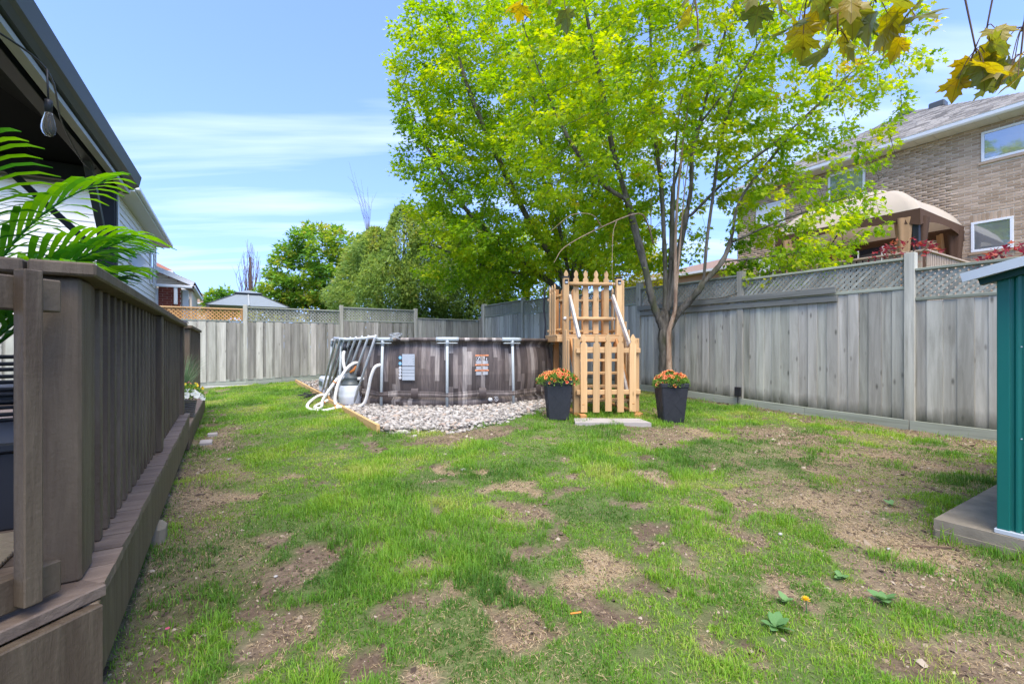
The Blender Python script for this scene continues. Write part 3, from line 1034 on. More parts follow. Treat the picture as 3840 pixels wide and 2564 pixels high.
# loop sleeve over the top rail (same print) and grey rail pieces
for k in range(NLEG):
    a0, a1 = T0 + 2 * PI * k / NLEG, T0 + 2 * PI * (k + 1) / NLEG
    N = 10
    pts = []
    for q in range(N + 1):
        t = a0 + (a1 - a0) * q / N
        chord = RL * math.cos(PI / NLEG) / math.cos(t - (a0 + a1) / 2)
        pts.append(pc(t, chord * 0.85 + RL * 0.15, RIM))
    m = MB(); m.tube(pts[1:-1], 0.029, 10)
    o = m.obj('rail_sleeve', 'pool', pool, True)
    uvl = o.data.uv_layers.new(name='wrap')
    for lp in o.data.loops:
        co = o.data.vertices[lp.vertex_index].co
        uvl.data[lp.index].uv = (math.atan2(co.y - POOL_C[1], co.x - POOL_C[0]) * 2.29, 1.0 + (co.z - RIM) * 3 + k * 0.37)
    # T joint at the leg
    m = MB()
    tj = []
    for q in range(-3, 4):
        t = a0 + q * 0.0245
        tj.append(pc(t, RL - 0.012 * abs(q) * 0.6, RIM + 0.002))
    m.tube(tj, 0.034, 12)
    m.tube([pc(a0, RL, RIM + 0.01), pc(a0, RL + 0.01, RIM - 0.10)], 0.029, 12)
    m.obj('t_joint', 'pipe', pool, True)
    m = MB(); m.tube([pc(a0 + q * 0.023, RL + 0.018 - 0.008 * abs(q) * 0.5, RIM - 0.058) for q in (-3, -2.4, -1, 0, 1, 2.4, 3)], [0.004, 0.009, 0.009, 0.009, 0.009, 0.009, 0.004], 8)
    m.obj('clip_bar', 'pipe', pool, True)
    m = MB(); m.tube([pc(a0, RL + 0.012, RIM - 0.08), pc(a0, RL + 0.035, 0.62), pc(a0, RL + 0.052, PZ - 0.02)], 0.0225, 12)
    m.obj('leg', 'pipe', pool, True)
    m = MB(); m.tube([pc(a0, RL + 0.053, PZ - 0.02), pc(a0, RL + 0.054, PZ + 0.03)], 0.036, 12)
    m.obj('foot_cap', 'pipe', pool, True)
# strap round the lower third, passing over the legs
V, F = [], []
NS2 = 280
for i in range(NS2):
    t = 2 * PI * i / NS2
    ph = ((t - T0) / (2 * PI / NLEG)) % 1.0
    flat = abs(ph - 0.5) * 2
    zc = PZ + 0.245 + 0.018 * (1 - flat) + 0.004 * math.sin(t * 23)
    hw = 0.046 - 0.012 * flat ** 4
    r = 2.375 + 0.075 * flat ** 3 + 0.004 * math.sin(t * 19)
    for q, (dz, dr) in enumerate(((-1, 0.0), (-0.6, 0.006), (0.1, 0.009), (0.25, -0.004), (0.6, 0.007), (1, 0.0))):
        V.append(pc(t, r + dr, zc + dz * hw))
for i in range(NS2):
    i2 = (i + 1) % NS2
    for q in range(5):
        F.append([i * 6 + q, i2 * 6 + q, i2 * 6 + q + 1, i * 6 + q + 1])
me = bpy.data.meshes.new('strap'); me.from_pydata(V, [], F); me.update()
uvl = me.uv_layers.new(name='wrap')
for lp in me.loops:
    i = lp.vertex_index // 6
    uvl.data[lp.index].uv = (i / NS2 * 2 * PI * 2.29 + (2 * PI * 2.29 if False else 0), 0.2 + 0.02 * (lp.vertex_index % 6))
link('strap', me, 'pool', pool, True)
MAT['vinyl_dark'] = m_plain('dark_vinyl', (0.07, 0.055, 0.05), 0.5, 0.35, nscale=20, namt=0.3)
# strap keepers between the legs
for k in range(NLEG):
    t = T0 + 2 * PI * (k + 0.52) / NLEG
    V, F = [], []
    for q in range(5):
        tt = t + (q - 2) * 0.012
        for z, r in ((PZ + 0.185, 2.372), (PZ + 0.20, 2.39), (PZ + 0.33, 2.39), (PZ + 0.345, 2.368)):
            V.append(pc(tt, r, z))
    for q in range(4):
        for e in range(3):
            F.append([q * 4 + e, (q + 1) * 4 + e, (q + 1) * 4 + e + 1, q * 4 + e + 1])
    me = bpy.data.meshes.new('strap_keeper'); me.from_pydata(V, [], F); me.update()
    me.uv_layers.new(name='wrap')
    for lp in me.loops:
        me.uv_layers['wrap'].data[lp.index].uv = (k * 1.37, 0.3)
    link('strap_keeper', me, 'vinyl_dark', pool, True)
# water inside
m = MB()
m.add([pc(2 * PI * k / 64, 2.26, 0.42) for k in range(64)], [list(range(64))])
mw = NT('pool_water')
mw.bump(mw.noise(mw.coord('Object', rand=False), 6, 3), 0.1, 0.02)
MAT['water'] = mw.done((0.05, 0.12, 0.13), 0.05, 0.6)
m.obj('water', 'water', pool)


def on_wall(t, r, z):
    return Vector(pc(t, r, z))


def patch(name, mat, t0, t1, z0, z1, r, parent, n=5, thick=0.0015):
    """thin printed label curved with the wall"""
    V, F = [], []
    for q in range(n + 1):
        t = t0 + (t1 - t0) * q / n
        for z in (z0, z1):
            V.append(pc(t, r, z)); V.append(pc(t, r + thick, z))
    for q in range(n):
        a = q * 4; b = a + 4
        F += [[a + 1, b + 1, b + 3, a + 3], [a, a + 1, a + 3, a + 2]] if q == 0 else [[a + 1, b + 1, b + 3, a + 3]]
    me = bpy.data.meshes.new(name); me.from_pydata(V, [], F); me.update()
    return link(name, me, mat, parent)


def text_on_wall(body, size, t, z, r, parent):
    cu = bpy.data.curves.new('lettering', 'FONT')
    cu.body = body; cu.size = size; cu.align_x = 'CENTER'; cu.align_y = 'CENTER'
    tmp = bpy.data.objects.new('tmp_text', cu)
    COL.objects.link(tmp)
    bpy.context.view_layer.update()
    me = bpy.data.meshes.new_from_object(tmp)
    bpy.data.objects.remove(tmp)
    for v in me.vertices:
        tt = t + v.co.x / r
        v.co = pc(tt, r, z + v.co.y)
    me.update()
    return link('lettering', me, 'label_text', parent)


def wall_r(z):
    h = (z - PZ - 0.01) / (RIM - PZ - 0.02)
    return 2.255 + 0.085 * math.sin(PI * min(1, (1 - h) * 1.15)) ** 0.8 + 0.022


def disc_on_wall(name, mat, t, z, rad, r, parent, n=16, th=0.0):
    V = [pc(t + rad * math.cos(2 * PI * k / n) / r, r, z + rad * math.sin(2 * PI * k / n)) for k in range(n)]
    me = bpy.data.meshes.new(name); me.from_pydata(V, [], [list(range(n))]); me.update()
    return link(name, me, mat, parent)


# warning label: three orange headings over columns of small print
WT = math.radians(-104.2)
WR = 2.368
for z, wd, body in ((0.965, 0.215, '\u25b2 WARNING'), (0.815, 0.222, '\u25b2 AVERTISSEMENT'), (0.728, 0.222, '\u25b2 ADVERTENCIA')):
    patch('warning_bar', 'label_orange', WT - wd / 2 / WR, WT + wd / 2 / WR, z - 0.011, z + 0.011, WR, pool)
    text_on_wall(body, 0.018, WT, z, WR + 0.004, pool)
for z0, rows in ((0.872, 4), (0.785, 4), (0.70, 4)):
    for c_ in (-1, 1):
        for q in range(rows):
            wd = (0.078, 0.088, 0.070, 0.092)[(q + (c_ > 0)) % 4]
            tc_ = WT + c_ * 0.055 / WR
            patch('print_line', 'label_white', tc_ - wd / 2 / WR, tc_ + wd / 2 / WR, z0 - q * 0.0125 - 0.0035, z0 - q * 0.0125 + 0.0035, WR, pool, 2)
# no-diving pictogram: ring, slash and diver; second pictogram of a jumping figure and a head
tc_ = WT - 0.055 / WR
for k in range(20):
    a0, a1 = 2 * PI * k / 20, 2 * PI * (k + 1) / 20
ringV = [pc(tc_ + rr * math.cos(2 * PI * k / 24) / WR, WR, 0.915 + rr * math.sin(2 * PI * k / 24)) for rr in (0.032, 0.036) for k in range(24)]
me = bpy.data.meshes.new('prohibition_ring'); me.from_pydata(ringV, [], [[k, (k + 1) % 24, 24 + (k + 1) % 24, 24 + k] for k in range(24)]); me.update()
link('prohibition_ring', me, 'label_white', pool)


def poly_wall(name, mat, t, z, pts, r):
    me = bpy.data.meshes.new(name)
    me.from_pydata([pc(t + x / r, r, z + y) for x, y in pts], [], [list(range(len(pts)))]); me.update()
    return link(name, me, mat, pool)


poly_wall('diver_figure', 'label_white', tc_, 0.915, [(-0.018, -0.028), (-0.008, -0.028), (0.008, 0.0), (0.02, 0.026), (0.012, 0.028), (-0.006, 0.002)], WR + 0.001)
poly_wall('jumper_figure', 'label_white', WT + 0.038 / WR, 0.925, [(-0.012, 0.02), (0.004, 0.02), (0.0, 0.006), (0.006, -0.012), (-0.006, -0.012), (-0.006, 0.006)], WR)
poly_wall('jumper_figure', 'label_white', WT + 0.075 / WR, 0.905, [(-0.01, 0.006), (0.006, 0.024), (0.004, 0.006), (0.010, -0.004), (0.0, -0.026), (-0.004, -0.006)], WR)
# instruction panel with pictogram discs at its left
IT = math.radians(-132.6)
IR = 2.366
for z0, z1, mt in ((0.800, 0.985, 'label_panel'), (0.735, 0.790, 'label_panel'), (0.690, 0.732, 'label_panel'), (0.640, 0.687, 'label_panel'), (0.575, 0.637, 'label_panel')):
    patch('instruction_panel', mt, IT - 0.095 / IR, IT + 0.115 / IR, z0, z1, IR, pool)
for q in range(13):
    z = 0.975 - q * 0.0135
    patch('print_line', 'label_white', IT - 0.088 / IR, IT + (0.105 - 0.012 * (q % 3)) / IR, z - 0.003, z + 0.003, IR + 0.003, pool, 3)
for z in (0.778, 0.762, 0.746, 0.722, 0.706, 0.676, 0.662, 0.650, 0.625, 0.610, 0.594):
    patch('print_line', 'label_white', IT - 0.088 / IR, IT + 0.106 / IR, z - 0.0028, z + 0.0028, IR + 0.003, pool, 3)
for z, mt, rr in ((0.960, 'label_blue', 0.026), (0.868, 'label_blue', 0.026), (0.800, 'label_white', 0.024), (0.750, 'label_white', 0.024), (0.698, 'label_white', 0.024), (0.645, 'label_white', 0.024)):
    disc_on_wall('pictogram_disc', mt, IT - 0.128 / IR, z - 0.03, rr, IR + 0.003, pool)
    if mt == 'label_blue':
        disc_on_wall('pictogram', 'label_white', IT - 0.126 / IR, z - 0.028, 0.011, IR + 0.005, pool, 7)
    else:
        poly_wall('pictogram', 'label_text', IT - 0.128 / IR, z - 0.03, [(-0.012, 0.009), (-0.009, 0.012), (0.012, -0.009), (0.009, -0.012)], IR + 0.005)
# drain cap and small print next to it
DT = math.radians(-101.0)
m = MB()
c0, c1 = Vector(pc(DT, 2.33, 0.262)), Vector(pc(DT, 2.405, 0.262))
m.tube([c0, c1], 0.030, 16)
m.obj('drain_cap', 'grey_plastic', pool, True)
ND = math.radians(-98.4)
ringV = [pc(ND + rr * math.cos(2 * PI * k / 24) / 2.36, 2.372, 0.262 + rr * math.sin(2 * PI * k / 24)) for rr in (0.026, 0.030) for k in range(24)]
me = bpy.data.meshes.new('prohibition_ring'); me.from_pydata(ringV, [], [[k, (k + 1) % 24, 24 + (k + 1) % 24, 24 + k] for k in range(24)]); me.update()
link('prohibition_ring', me, 'label_white', pool)
poly_wall('prohibition_slash', 'label_white', ND, 0.262, [(-0.020, 0.018), (-0.016, 0.022), (0.020, -0.018), (0.016, -0.022)], 2.373)
for z, wd in ((0.318, 0.10), (0.302, 0.075)):
    patch('print_line', 'label_white', ND - 0.045 / 2.36, ND + (wd - 0.045) / 2.36, z - 0.003, z + 0.003, 2.374, pool, 2)

# eight loose grey poles leaning on the left side of the pool
tops = [(771, 0), (785, 0), (797, 0), (810, 0), (823, 0), (836, 0), (849, 0), (863, 0)]
ang = [187, 192, 196, 200, 203.5, 207, 210.5, 214]
for k, a in enumerate(ang):
    t = math.radians(a)
    pt = Vector(pc(t, RL + 0.055, RIM - 0.02 + 0.004 * k))
    foot = Vector(((1.56, 1.57, 1.58, 1.57, 1.57, 1.58, 1.61, 1.68)[k], 0, 0))
    foot.y = (9.9, 9.6, 9.3, 9.0, 8.7, 8.35, 8.0, 7.68)[k]
    foot.z = 0.12
    d = (pt - foot).normalized()
    end = pt + d * 0.05
    m = MB(); m.tube([foot, end - d * 0.03, end], [0.020, 0.020, 0.020], 10)
    o = m.obj('steel_pole', 'pipe_lean', None, True)
    nm = ('leftmost', 'second from left', 'third from left', 'fourth from left', 'fourth from right', 'third from right', 'second from right', 'rightmost')[k]
    tag(o, 'loose grey steel pole leaning on the pool rim, %s of the eight' % nm, 'pole', 'loose poles leaning on the pool')
    m = MB(); m.lathe([(0.0, 0.0), (0.02, 0.0), (0.021, 0.008), (0.012, 0.02), (0, 0.024)], 10)
    q = d.to_track_quat('Z', 'Y').to_matrix().to_4x4(); q.translation = end
    cpo = MB().add(m.v, m.f, q).obj('end_cap', 'pipe_lean', o, True)
# extra loose rail of the pool at the left, sagging, with a wire coil on the joint
m = MB()
m.tube([pc(math.radians(186), RL + 0.06, RIM + 0.035), pc(math.radians(199), RL + 0.075, RIM + 0.005), pc(math.radians(209), RL + 0.06, RIM + 0.02), pc(math.radians(214), RL + 0.05, RIM + 0.045)], 0.024, 10)
tag(m.obj('curved_rail', 'pipe_lean', None, True), 'loose curved grey rail laid along the left rim of the pool', 'rail')
m = MB()
cc = Vector(pc(math.radians(222.5), RL, RIM + 0.05))
pts = []
for q in range(90):
    a = q * 0.42
    pts.append(cc + Vector((math.cos(a) * (0.085 + 0.02 * math.sin(q)), math.sin(a) * (0.085 + 0.015 * math.cos(q * 1.7)) * 0.8, 0.035 * math.sin(a * 0.37) + 0.02 * math.cos(a * 1.3))))
m.tube(pts, 0.0045, 5)
tag(m.obj('wire_coil', 'cable', None, True), 'tangled coil of thin grey wire on the pool rim', 'wire')

# ------------------------------------------------------------------ sand filter, pump and hoses
FX, FY = 1.675, 7.80
fz = 0.13
flt = thing('sand_filter', 'light grey sand filter tank with dark valve head and small pump beside the pool', 'pool filter', (FX, FY, fz))
m = MB(); m.lathe([(0.10, 0.0), (0.15, 0.01), (0.165, 0.05), (0.178, 0.14), (0.182, 0.17), (0.179, 0.18), (0.18, 0.22), (0.17, 0.30), (0.145, 0.345), (0.12, 0.36)], 28, (FX, FY, fz)); m.obj('tank', 'grey_plastic', flt, True)
m = MB(); m.lathe([(0.135, 0.33), (0.15, 0.338), (0.15, 0.365), (0.128, 0.375), (0.12, 0.44), (0.125, 0.45), (0.125, 0.475), (0.10, 0.49), (0.085, 0.53), (0.06, 0.54)], 24, (FX, FY, fz)); m.obj('valve_head', 'dark_plastic', flt, True)
m = MB(); m.tube([(FX - 0.02, FY - 0.08, fz + 0.55), (FX + 0.03, FY - 0.1, fz + 0.59), (FX + 0.07, FY - 0.11, fz + 0.66)], [0.02, 0.02, 0.016], 8); m.obj('lever', 'orange_plastic', flt, True)
m = MB(); m.tube([(FX + 0.10, FY - 0.08, fz + 0.44), (FX + 0.2, FY - 0.13, fz + 0.45)], 0.03, 10); m.obj('port', 'white_plastic', flt, True)
m = MB(); m.tube([(FX - 0.1, FY - 0.02, fz + 0.46), (FX - 0.2, FY - 0.03, fz + 0.47)], 0.034, 10); m.obj('port', 'white_plastic', flt, True)
m = MB()
for q in range(6):
    m.lathe([(0.07, q * 0.034), (0.088, q * 0.034 + 0.004), (0.088, q * 0.034 + 0.024), (0.07, q * 0.034 + 0.03)], 20, (FX - 0.02, FY + 1.55, fz))
m.obj('strainer_housing', 'white_plastic', flt, True)
m = MB(); m.box((FX - 0.12, FY + 1.85, fz + 0.02), (FX + 0.12, FY + 2.4, fz + 0.36), 0.035); m.obj('pump_housing', 'grey_plastic', flt)
m = MB(); m.box((FX - 0.135, FY + 1.95, fz + 0.18), (FX - 0.121, FY + 2.3, fz + 0.28), 0.006); m.obj('timer_panel', 'dark_plastic', flt)
m = MB(); m.box((FX - 0.13, FY - 0.1, fz - 0.03), (FX + 0.13, FY + 2.4, fz + 0.012), 0.01); m.obj('base_plate', 'grey_plastic', flt)


def smooth_path(pts, n=10):
    P = [Vector(p) for p in pts]
    P = [P[0] * 2 - P[1]] + P + [P[-1] * 2 - P[-2]]
    out = []
    for i in range(1, len(P) - 2):
        for q in range(n):
            t = q / n
            a, b, c, d = P[i - 1], P[i], P[i + 1], P[i + 2]
            out.append(0.5 * ((2 * b) + (c - a) * t + (2 * a - 5 * b + 4 * c - d) * t * t + (3 * b - a - 3 * c + d) * t ** 3))
    out.append(P[-2])
    return out


def hose(pts, label, clamps=()):
    P = smooth_path(pts, 12)
    rad = [0.0245 + (0.0012 if k % 2 else -0.0012) for k in range(len(P))]
    m = MB(); m.tube(P, rad, 12)
    o = tag(m.obj('pool_hose', 'hose', None, True), label, 'hose', 'white hoses of the pool filter')
    for f in clamps:
        i = int(f * (len(P) - 2))
        mm = MB(); mm.tube([P[i], P[i + 1]], 0.033, 12)
        mm.obj('hose_clamp', 'orange_plastic', o, True)
    return o


hose([(FX - 0.05, FY + 0.1, fz + 0.55), (FX - 0.08, FY + 0.12, fz + 0.68), (FX - 0.08, FY + 0.15, fz + 0.82), (FX - 0.05, FY + 0.18, fz + 0.93)], 'short white hose standing upright to a black valve on the pool wall', (0.05,))
hose([(1.80, 7.72, 0.83), (1.70, 7.66, 0.83), (1.58, 7.64, 0.74), (1.47, 7.64, 0.55), (1.42, 7.65, 0.36), (1.41, 7.64, 0.22), (1.46, 7.58, 0.15), (1.56, 7.50, 0.14), (1.68, 7.40, 0.14), (1.78, 7.30, 0.22), (1.82, 7.22, 0.42), (1.84, 7.15, 0.62), (1.89, 7.10, 0.78), (1.98, 7.12, 0.82)], 'white hose arching twice from the filter to the pool wall', (0.42, 0.52))
hose([(FX - 0.20, FY - 0.02, fz + 0.46), (1.36, 7.80, 0.42), (1.26, 7.85, 0.24), (1.24, 7.85, 0.13), (1.20, 7.92, 0.10), (1.18, 8.12, 0.10), (1.26, 8.30, 0.12), (1.42, 8.34, 0.18)], 'white hose looping down onto the grass in a small coil', (0.06, 0.96))
hose([(1.52, 8.75, 0.24), (1.34, 8.78, 0.22), (1.17, 8.60, 0.14), (1.08, 8.25, 0.10), (1.10, 7.88, 0.09), (1.25, 7.62, 0.10), (1.46, 7.55, 0.15)], 'white hose lying in the widest loop on the grass by the edging', (0.03, 0.97))
bv = thing('hose_valve', 'black shut-off valve fixed to the pool wall above the filter', 'valve', (FX - 0.05, FY + 0.2, 1.05))
m = MB(); m.tube([(FX - 0.055, FY + 0.18, fz + 0.90), (FX - 0.03, FY + 0.20, fz + 1.03)], 0.036, 12); m.obj('body', 'black_plastic', bv, True)
m = MB(); m.tube([(FX - 0.05, FY + 0.19, fz + 0.97), (FX + 0.09, FY + 0.12, fz + 0.95)], [0.03, 0.026], 10); m.obj('outlet', 'black_plastic', bv, True)
m = MB(); m.lathe([(0.0, 0), (0.048, 0.0), (0.048, 0.02), (0.02, 0.03), (0, 0.03)], 8, (FX + 0.03, FY + 0.15, fz + 0.985)); m.obj('knob', 'black_plastic', bv, True)
m = MB()
P = smooth_path([(FX - 0.1, FY + 2.1, 0.2), (1.15, 9.2, 0.16), (1.3, 9.5, 0.15), (1.1, 9.7, 0.16), (1.45, 9.9, 0.15), (1.2, 9.4, 0.17), (1.55, 9.6, 0.15), (1.25, 10.1, 0.15), (1.6, 10.6, 0.15)], 8)
m.tube(P, 0.008, 6)
tag(m.obj('power_cord', 'black_plastic', None, True), 'black power cord lying in loops over the gravel behind the pump', 'cord')

# ------------------------------------------------------------------ edging timbers and pebbles
for a, b, z, lb in ((5.50, 8.72, 0.085, 'new pine edging timber at the front left of the gravel bed'), (8.73, 11.6, 0.105, 'new pine edging timber along the gravel beside the filter'), (11.61, 13.72, 0.11, 'new pine edging timber at the back left of the gravel bed')):
    m = MB(); m.box((1.485, a, gh(1.5, a) - 0.06), (1.527, b, gh(1.5, (a + b) / 2) + z), 0.004)
    tag(m.obj('edging_timber', 'edging'), lb, 'edging', 'edging timbers round the gravel')
m = MB(); m.box((1.53, 13.70, 0.0), (4.2, 13.745, 0.20), 0.004)
tag(m.obj('edging_timber', 'fence_x'), 'edging timber running along the back of the gravel bed', 'edging', 'edging timbers round the gravel')

N = 9000
px_ = RNG.uniform(1.54, 6.8, N); py_ = RNG.uniform(5.1, 13.65, N)
ok = in_pad(px_, py_) & (np.hypot(px_ - POOL_C[0], py_ - POOL_C[1]) > 2.28)
front = (py_ < 7.8) | (px_ < 2.6)
ok &= front | (RNG.random(N) < 0.35)
px_, py_ = px_[ok], py_[ok]
# extra stones in the visible front strip and a few strays on the soil
ex = RNG.uniform(1.56, 4.6, 14000); ey = RNG.uniform(5.05, 7.9, 14000)
ok = in_pad(ex, ey) & (np.hypot(ex - POOL_C[0], ey - POOL_C[1]) > 2.28)
px_ = np.concatenate([px_, ex[ok]]); py_ = np.concatenate([py_, ey[ok]])
sx_ = RNG.uniform(1.6, 4.4, 140); sy_ = np.interp(sx_, [1.53, 1.88, 2.38, 3.08, 3.79, 4.42], [5.5, 5.28, 5.13, 5.26, 5.58, 6.0]) - np.abs(RNG.normal(0, 0.05, 140))
px_ = np.concatenate([px_, sx_]); py_ = np.concatenate([py_, sy_])
N = len(px_)
ico = bpy.data.meshes.new('tmp_ico')
import bmesh
bm = bmesh.new(); bmesh.ops.create_icosphere(bm, subdivisions=1, radius=1.0)
icoV = [tuple(v.co) for v in bm.verts]; icoF = [[v.index for v in f.verts] for f in bm.faces]
bm.free()
bpy.data.meshes.remove(ico)
yaw_ = RNG.uniform(0, 2 * PI, N); tl = RNG.normal(0, 0.28, (N, 2))
ax = np.stack([np.cos(yaw_), np.sin(yaw_), tl[:, 0]], 1); ay = np.stack([-np.sin(yaw_), np.cos(yaw_), tl[:, 1]], 1)
az = np.cross(ax, ay)
sz = RNG.gamma(7, 1, N) / 7 * 0.0185 + 0.004
ax *= RNG.uniform(1.0, 1.5, (N, 1)); ay *= RNG.uniform(0.8, 1.1, (N, 1)); az *= RNG.uniform(0.5, 0.75, (N, 1))
pz_ = ground_h(px_, py_) + RNG.uniform(0.0, 0.055, N) + 0.01
stray = ~in_pad(px_, py_)
pz_[stray] = gz(px_[stray], py_[stray]) + 0.006
pos = np.stack([px_, py_, pz_], 1)
tag(scatter('river_pebbles', icoV, icoF, pos, ax, ay, az, sz, RNG.random(N), 'pebble', None, True), 'pale rounded river pebbles filling the bed round the pool', 'pebbles', kind='stuff')
m = MB()
n = len(PAD)
m.add([(x, y, gh(x, y) + 0.012) for x, y in PAD], [list(range(n))])
o = m.obj('gravel_bed', 'concrete'); o['kind'] = 'structure'


# ------------------------------------------------------------------ cedar stair with picket gates at the pool
ST_Z = 0.085
st = thing('pool_stairs', 'cedar stair tower with picket gates and raised platform beside the pool', 'stairs', (4.683, 4.924, ST_Z), math.radians(-25))


def sbox(name, mat, lo, hi, b=0.005):
    return MB().box(lo, hi, b).obj(name, mat, st)


def picket(name, mat, w, H, t, loc, rotz=0.0):
    nk, sh = w * 0.24, w * 0.40
    q = [(-w / 2, 0), (w / 2, 0), (w / 2, H - 0.155), (w / 2 - 0.008, H - 0.135), (nk, H - 0.118), (nk + 0.004, H - 0.102), (sh, H - 0.075), (sh - 0.004, H - 0.05), (0.008, H - 0.004), (0, H), (-0.008, H - 0.004), (-sh + 0.004, H - 0.05), (-sh, H - 0.075), (-nk - 0.004, H - 0.102), (-nk, H - 0.118), (-w / 2 + 0.008, H - 0.135), (-w / 2, H - 0.155)]
    m = MB(); m.prism(q, (0, 0, 0), (1, 0, 0), (0, 0, 1), (0, 1, 0), t)
    o = m.obj(name, mat, st)
    o.location = loc
    o.rotation_euler = (0, random.uniform(-0.006, 0.006), rotz)
    return o


for s in (-1, 1):       # ground runners, blocks, posts, stringers
    sbox('runner', 'cedar_orange', (s * 0.45 - 0.05, -0.10 if s > 0 else 0.02, -0.03), (s * 0.45 + 0.05, 1.62, 0.055))
    sbox('runner_block', 'cedar_orange', (s * 0.40 - 0.05, -0.16, -0.04), (s * 0.40 + 0.045, -0.105 if s > 0 else 0.0, 0.05))
    sbox('lower_post', 'cedar_z', (s * 0.45 - 0.046, 0.03, 0.056), (s * 0.45 + 0.046, 0.12, 1.14))
    sbox('platform_post', 'cedar_z', (s * 0.442 - 0.046, 0.725, 0.056), (s * 0.442 + 0.046, 0.817, 2.125))
    sbox('platform_post', 'cedar_orange', (s * 0.442 - 0.046, 1.47, 0.056), (s * 0.442 + 0.046, 1.56, 2.03))
    m = MB(); m.beam((s * 0.375, 0.02, 0.13), (s * 0.375, 0.74, 1.10), 0.038, 0.17, b=0.004); m.obj('stringer', 'cedar_orange', st)
    cap = sbox('post_cap', 'black_plastic', (s * 0.442 - 0.054, 0.717, 2.126), (s * 0.442 + 0.054, 0.825, 2.150))
    subpart(MB().box((s * 0.442 - 0.028, 0.712, 2.03), (s * 0.442 + 0.028, 0.724, 2.10), 0.004).obj('lamp', 'black_plastic'), cap)
    subpart(MB().box((s * 0.442 - 0.02, 0.7085, 2.04), (s * 0.442 + 0.02, 0.7115, 2.06), 0.001).obj('lens', 'grey_plastic'), cap)
for k in range(5):
    y = 0.12 + 0.125 * k
    sbox('tread', 'cedar_x', (-0.355, y - 0.05, 0.205 + 0.193 * k), (0.355, y + 0.12, 0.240 + 0.193 * k), 0.004)
# lower gate: pickets in front of two rails
for k, x in enumerate((-0.366, -0.183, 0.0, 0.183, 0.366)):
    picket('picket', 'cedar_z', 0.096, 1.13, 0.019, (x, -0.042, 0.07 + random.uniform(-0.008, 0.008)))
sbox('gate_rail', 'cedar_x', (-0.47, -0.022, 0.925), (0.495, 0.014, 0.995))
sbox('gate_rail', 'cedar_x', (-0.47, -0.022, 0.318), (0.495, 0.014, 0.388))
# upper gate: pickets behind two round rails
for x in (-0.425, -0.257, -0.087, 0.081, 0.255):
    picket('picket', 'cedar_z', 0.090, 1.04, 0.019, (x, 0.83, 1.228))
for z in (1.472, 2.04):
    m = MB(); m.tube([(-0.40, 0.785, z), (0.37, 0.785, z)], 0.030, 12); m.obj('gate_rail', 'cedar_x', st, True)
    m = MB(); m.tube([(0.33, 0.784, z), (0.395, 0.784, z + 0.003)], [0.0315, 0.018], 12); m.obj('rail_end', 'white_weathered', st, True)
# platform: frame, floor boards
sbox('front_beam', 'cedar_x', (-0.60, 0.685, 1.095), (0.50, 0.722, 1.185))
sbox('back_beam', 'cedar_x', (-0.60, 1.562, 1.095), (0.50, 1.60, 1.185))
for x in (-0.60, 0.465):
    sbox('side_beam', 'cedar_y', (x - 0.018, 0.724, 1.095), (x + 0.018, 1.560, 1.185))
for k in range(6):
    y = 0.69 + 0.153 * k
    sbox('floor_board', 'cedar_x', (-0.62, y, 1.187), (0.51, y + 0.146, 1.214), 0.003)
# back and side panels
for x in (-0.5, -0.30, -0.10, 0.10, 0.30):
    picket('picket', 'cedar_orange', 0.090, 0.86, 0.018, (x, 1.61, 1.20))
for z in (1.29, 1.845):
    m = MB(); m.tube([(-0.58, 1.585, z), (0.49, 1.585, z)], 0.026, 10); m.obj('panel_rail', 'cedar_x', st, True)
    for x in (-0.52, 0.52):
        m = MB(); m.tube([(x, 0.80, z), (x, 1.58, z)], 0.026, 10); m.obj('panel_rail', 'cedar_y', st, True)
for y in (1.0, 1.2, 1.4):
    picket('picket', 'cedar_z', 0.090, 0.86, 0.018, (-0.565, y, 1.20), PI / 2)
    picket('picket', 'cedar_z', 0.090, 0.86, 0.018, (0.565, y, 1.20), PI / 2)
sbox('side_post', 'cedar_z', (0.492, 0.735, 0.9), (0.53, 0.80, 2.10))
# side of the stair: upright boards on the right
for y, zt in ((0.16, 1.06), (0.33, 1.12), (0.50, 1.28), (0.64, 1.42)):
    sbox('side_board', 'cedar_z', (0.498, y - 0.045, 0.30), (0.516, y + 0.045, zt))
    if y > 0.3:
        sbox('side_board', 'cedar_z', (-0.516, y - 0.045, 0.30), (-0.498, y + 0.045, zt))
# weathered white hand rails
for x0, x1, z0, z1 in ((-0.415, -0.385, 1.13, 1.83), (0.345, 0.33, 1.04, 1.84)):
    m = MB(); m.beam((x0, 0.03, z0), (x1, 0.735, z1), 0.036, 0.085, b=0.006); m.obj('hand_rail', 'white_weathered', st)
m = MB(); m.beam((0.33, 0.06, 0.30), (0.315, 0.36, 0.82), 0.036, 0.07, b=0.006); m.obj('brace', 'white_weathered', st)
m = MB(); m.tube([(-0.47, 0.72, 1.47), (-0.47, 0.69, 1.475)], 0.024, 10); m.obj('peg', 'white_plastic', st, True)
# rope of dark wire hanging on the left back post
m = MB(); m.tube(smooth_path([(-0.62, 1.62, 2.06), (-0.635, 1.64, 1.7), (-0.61, 1.63, 1.4), (-0.64, 1.62, 1.05)], 8), 0.018, 6); m.obj('vine_rope', 'black_plastic', st, True)

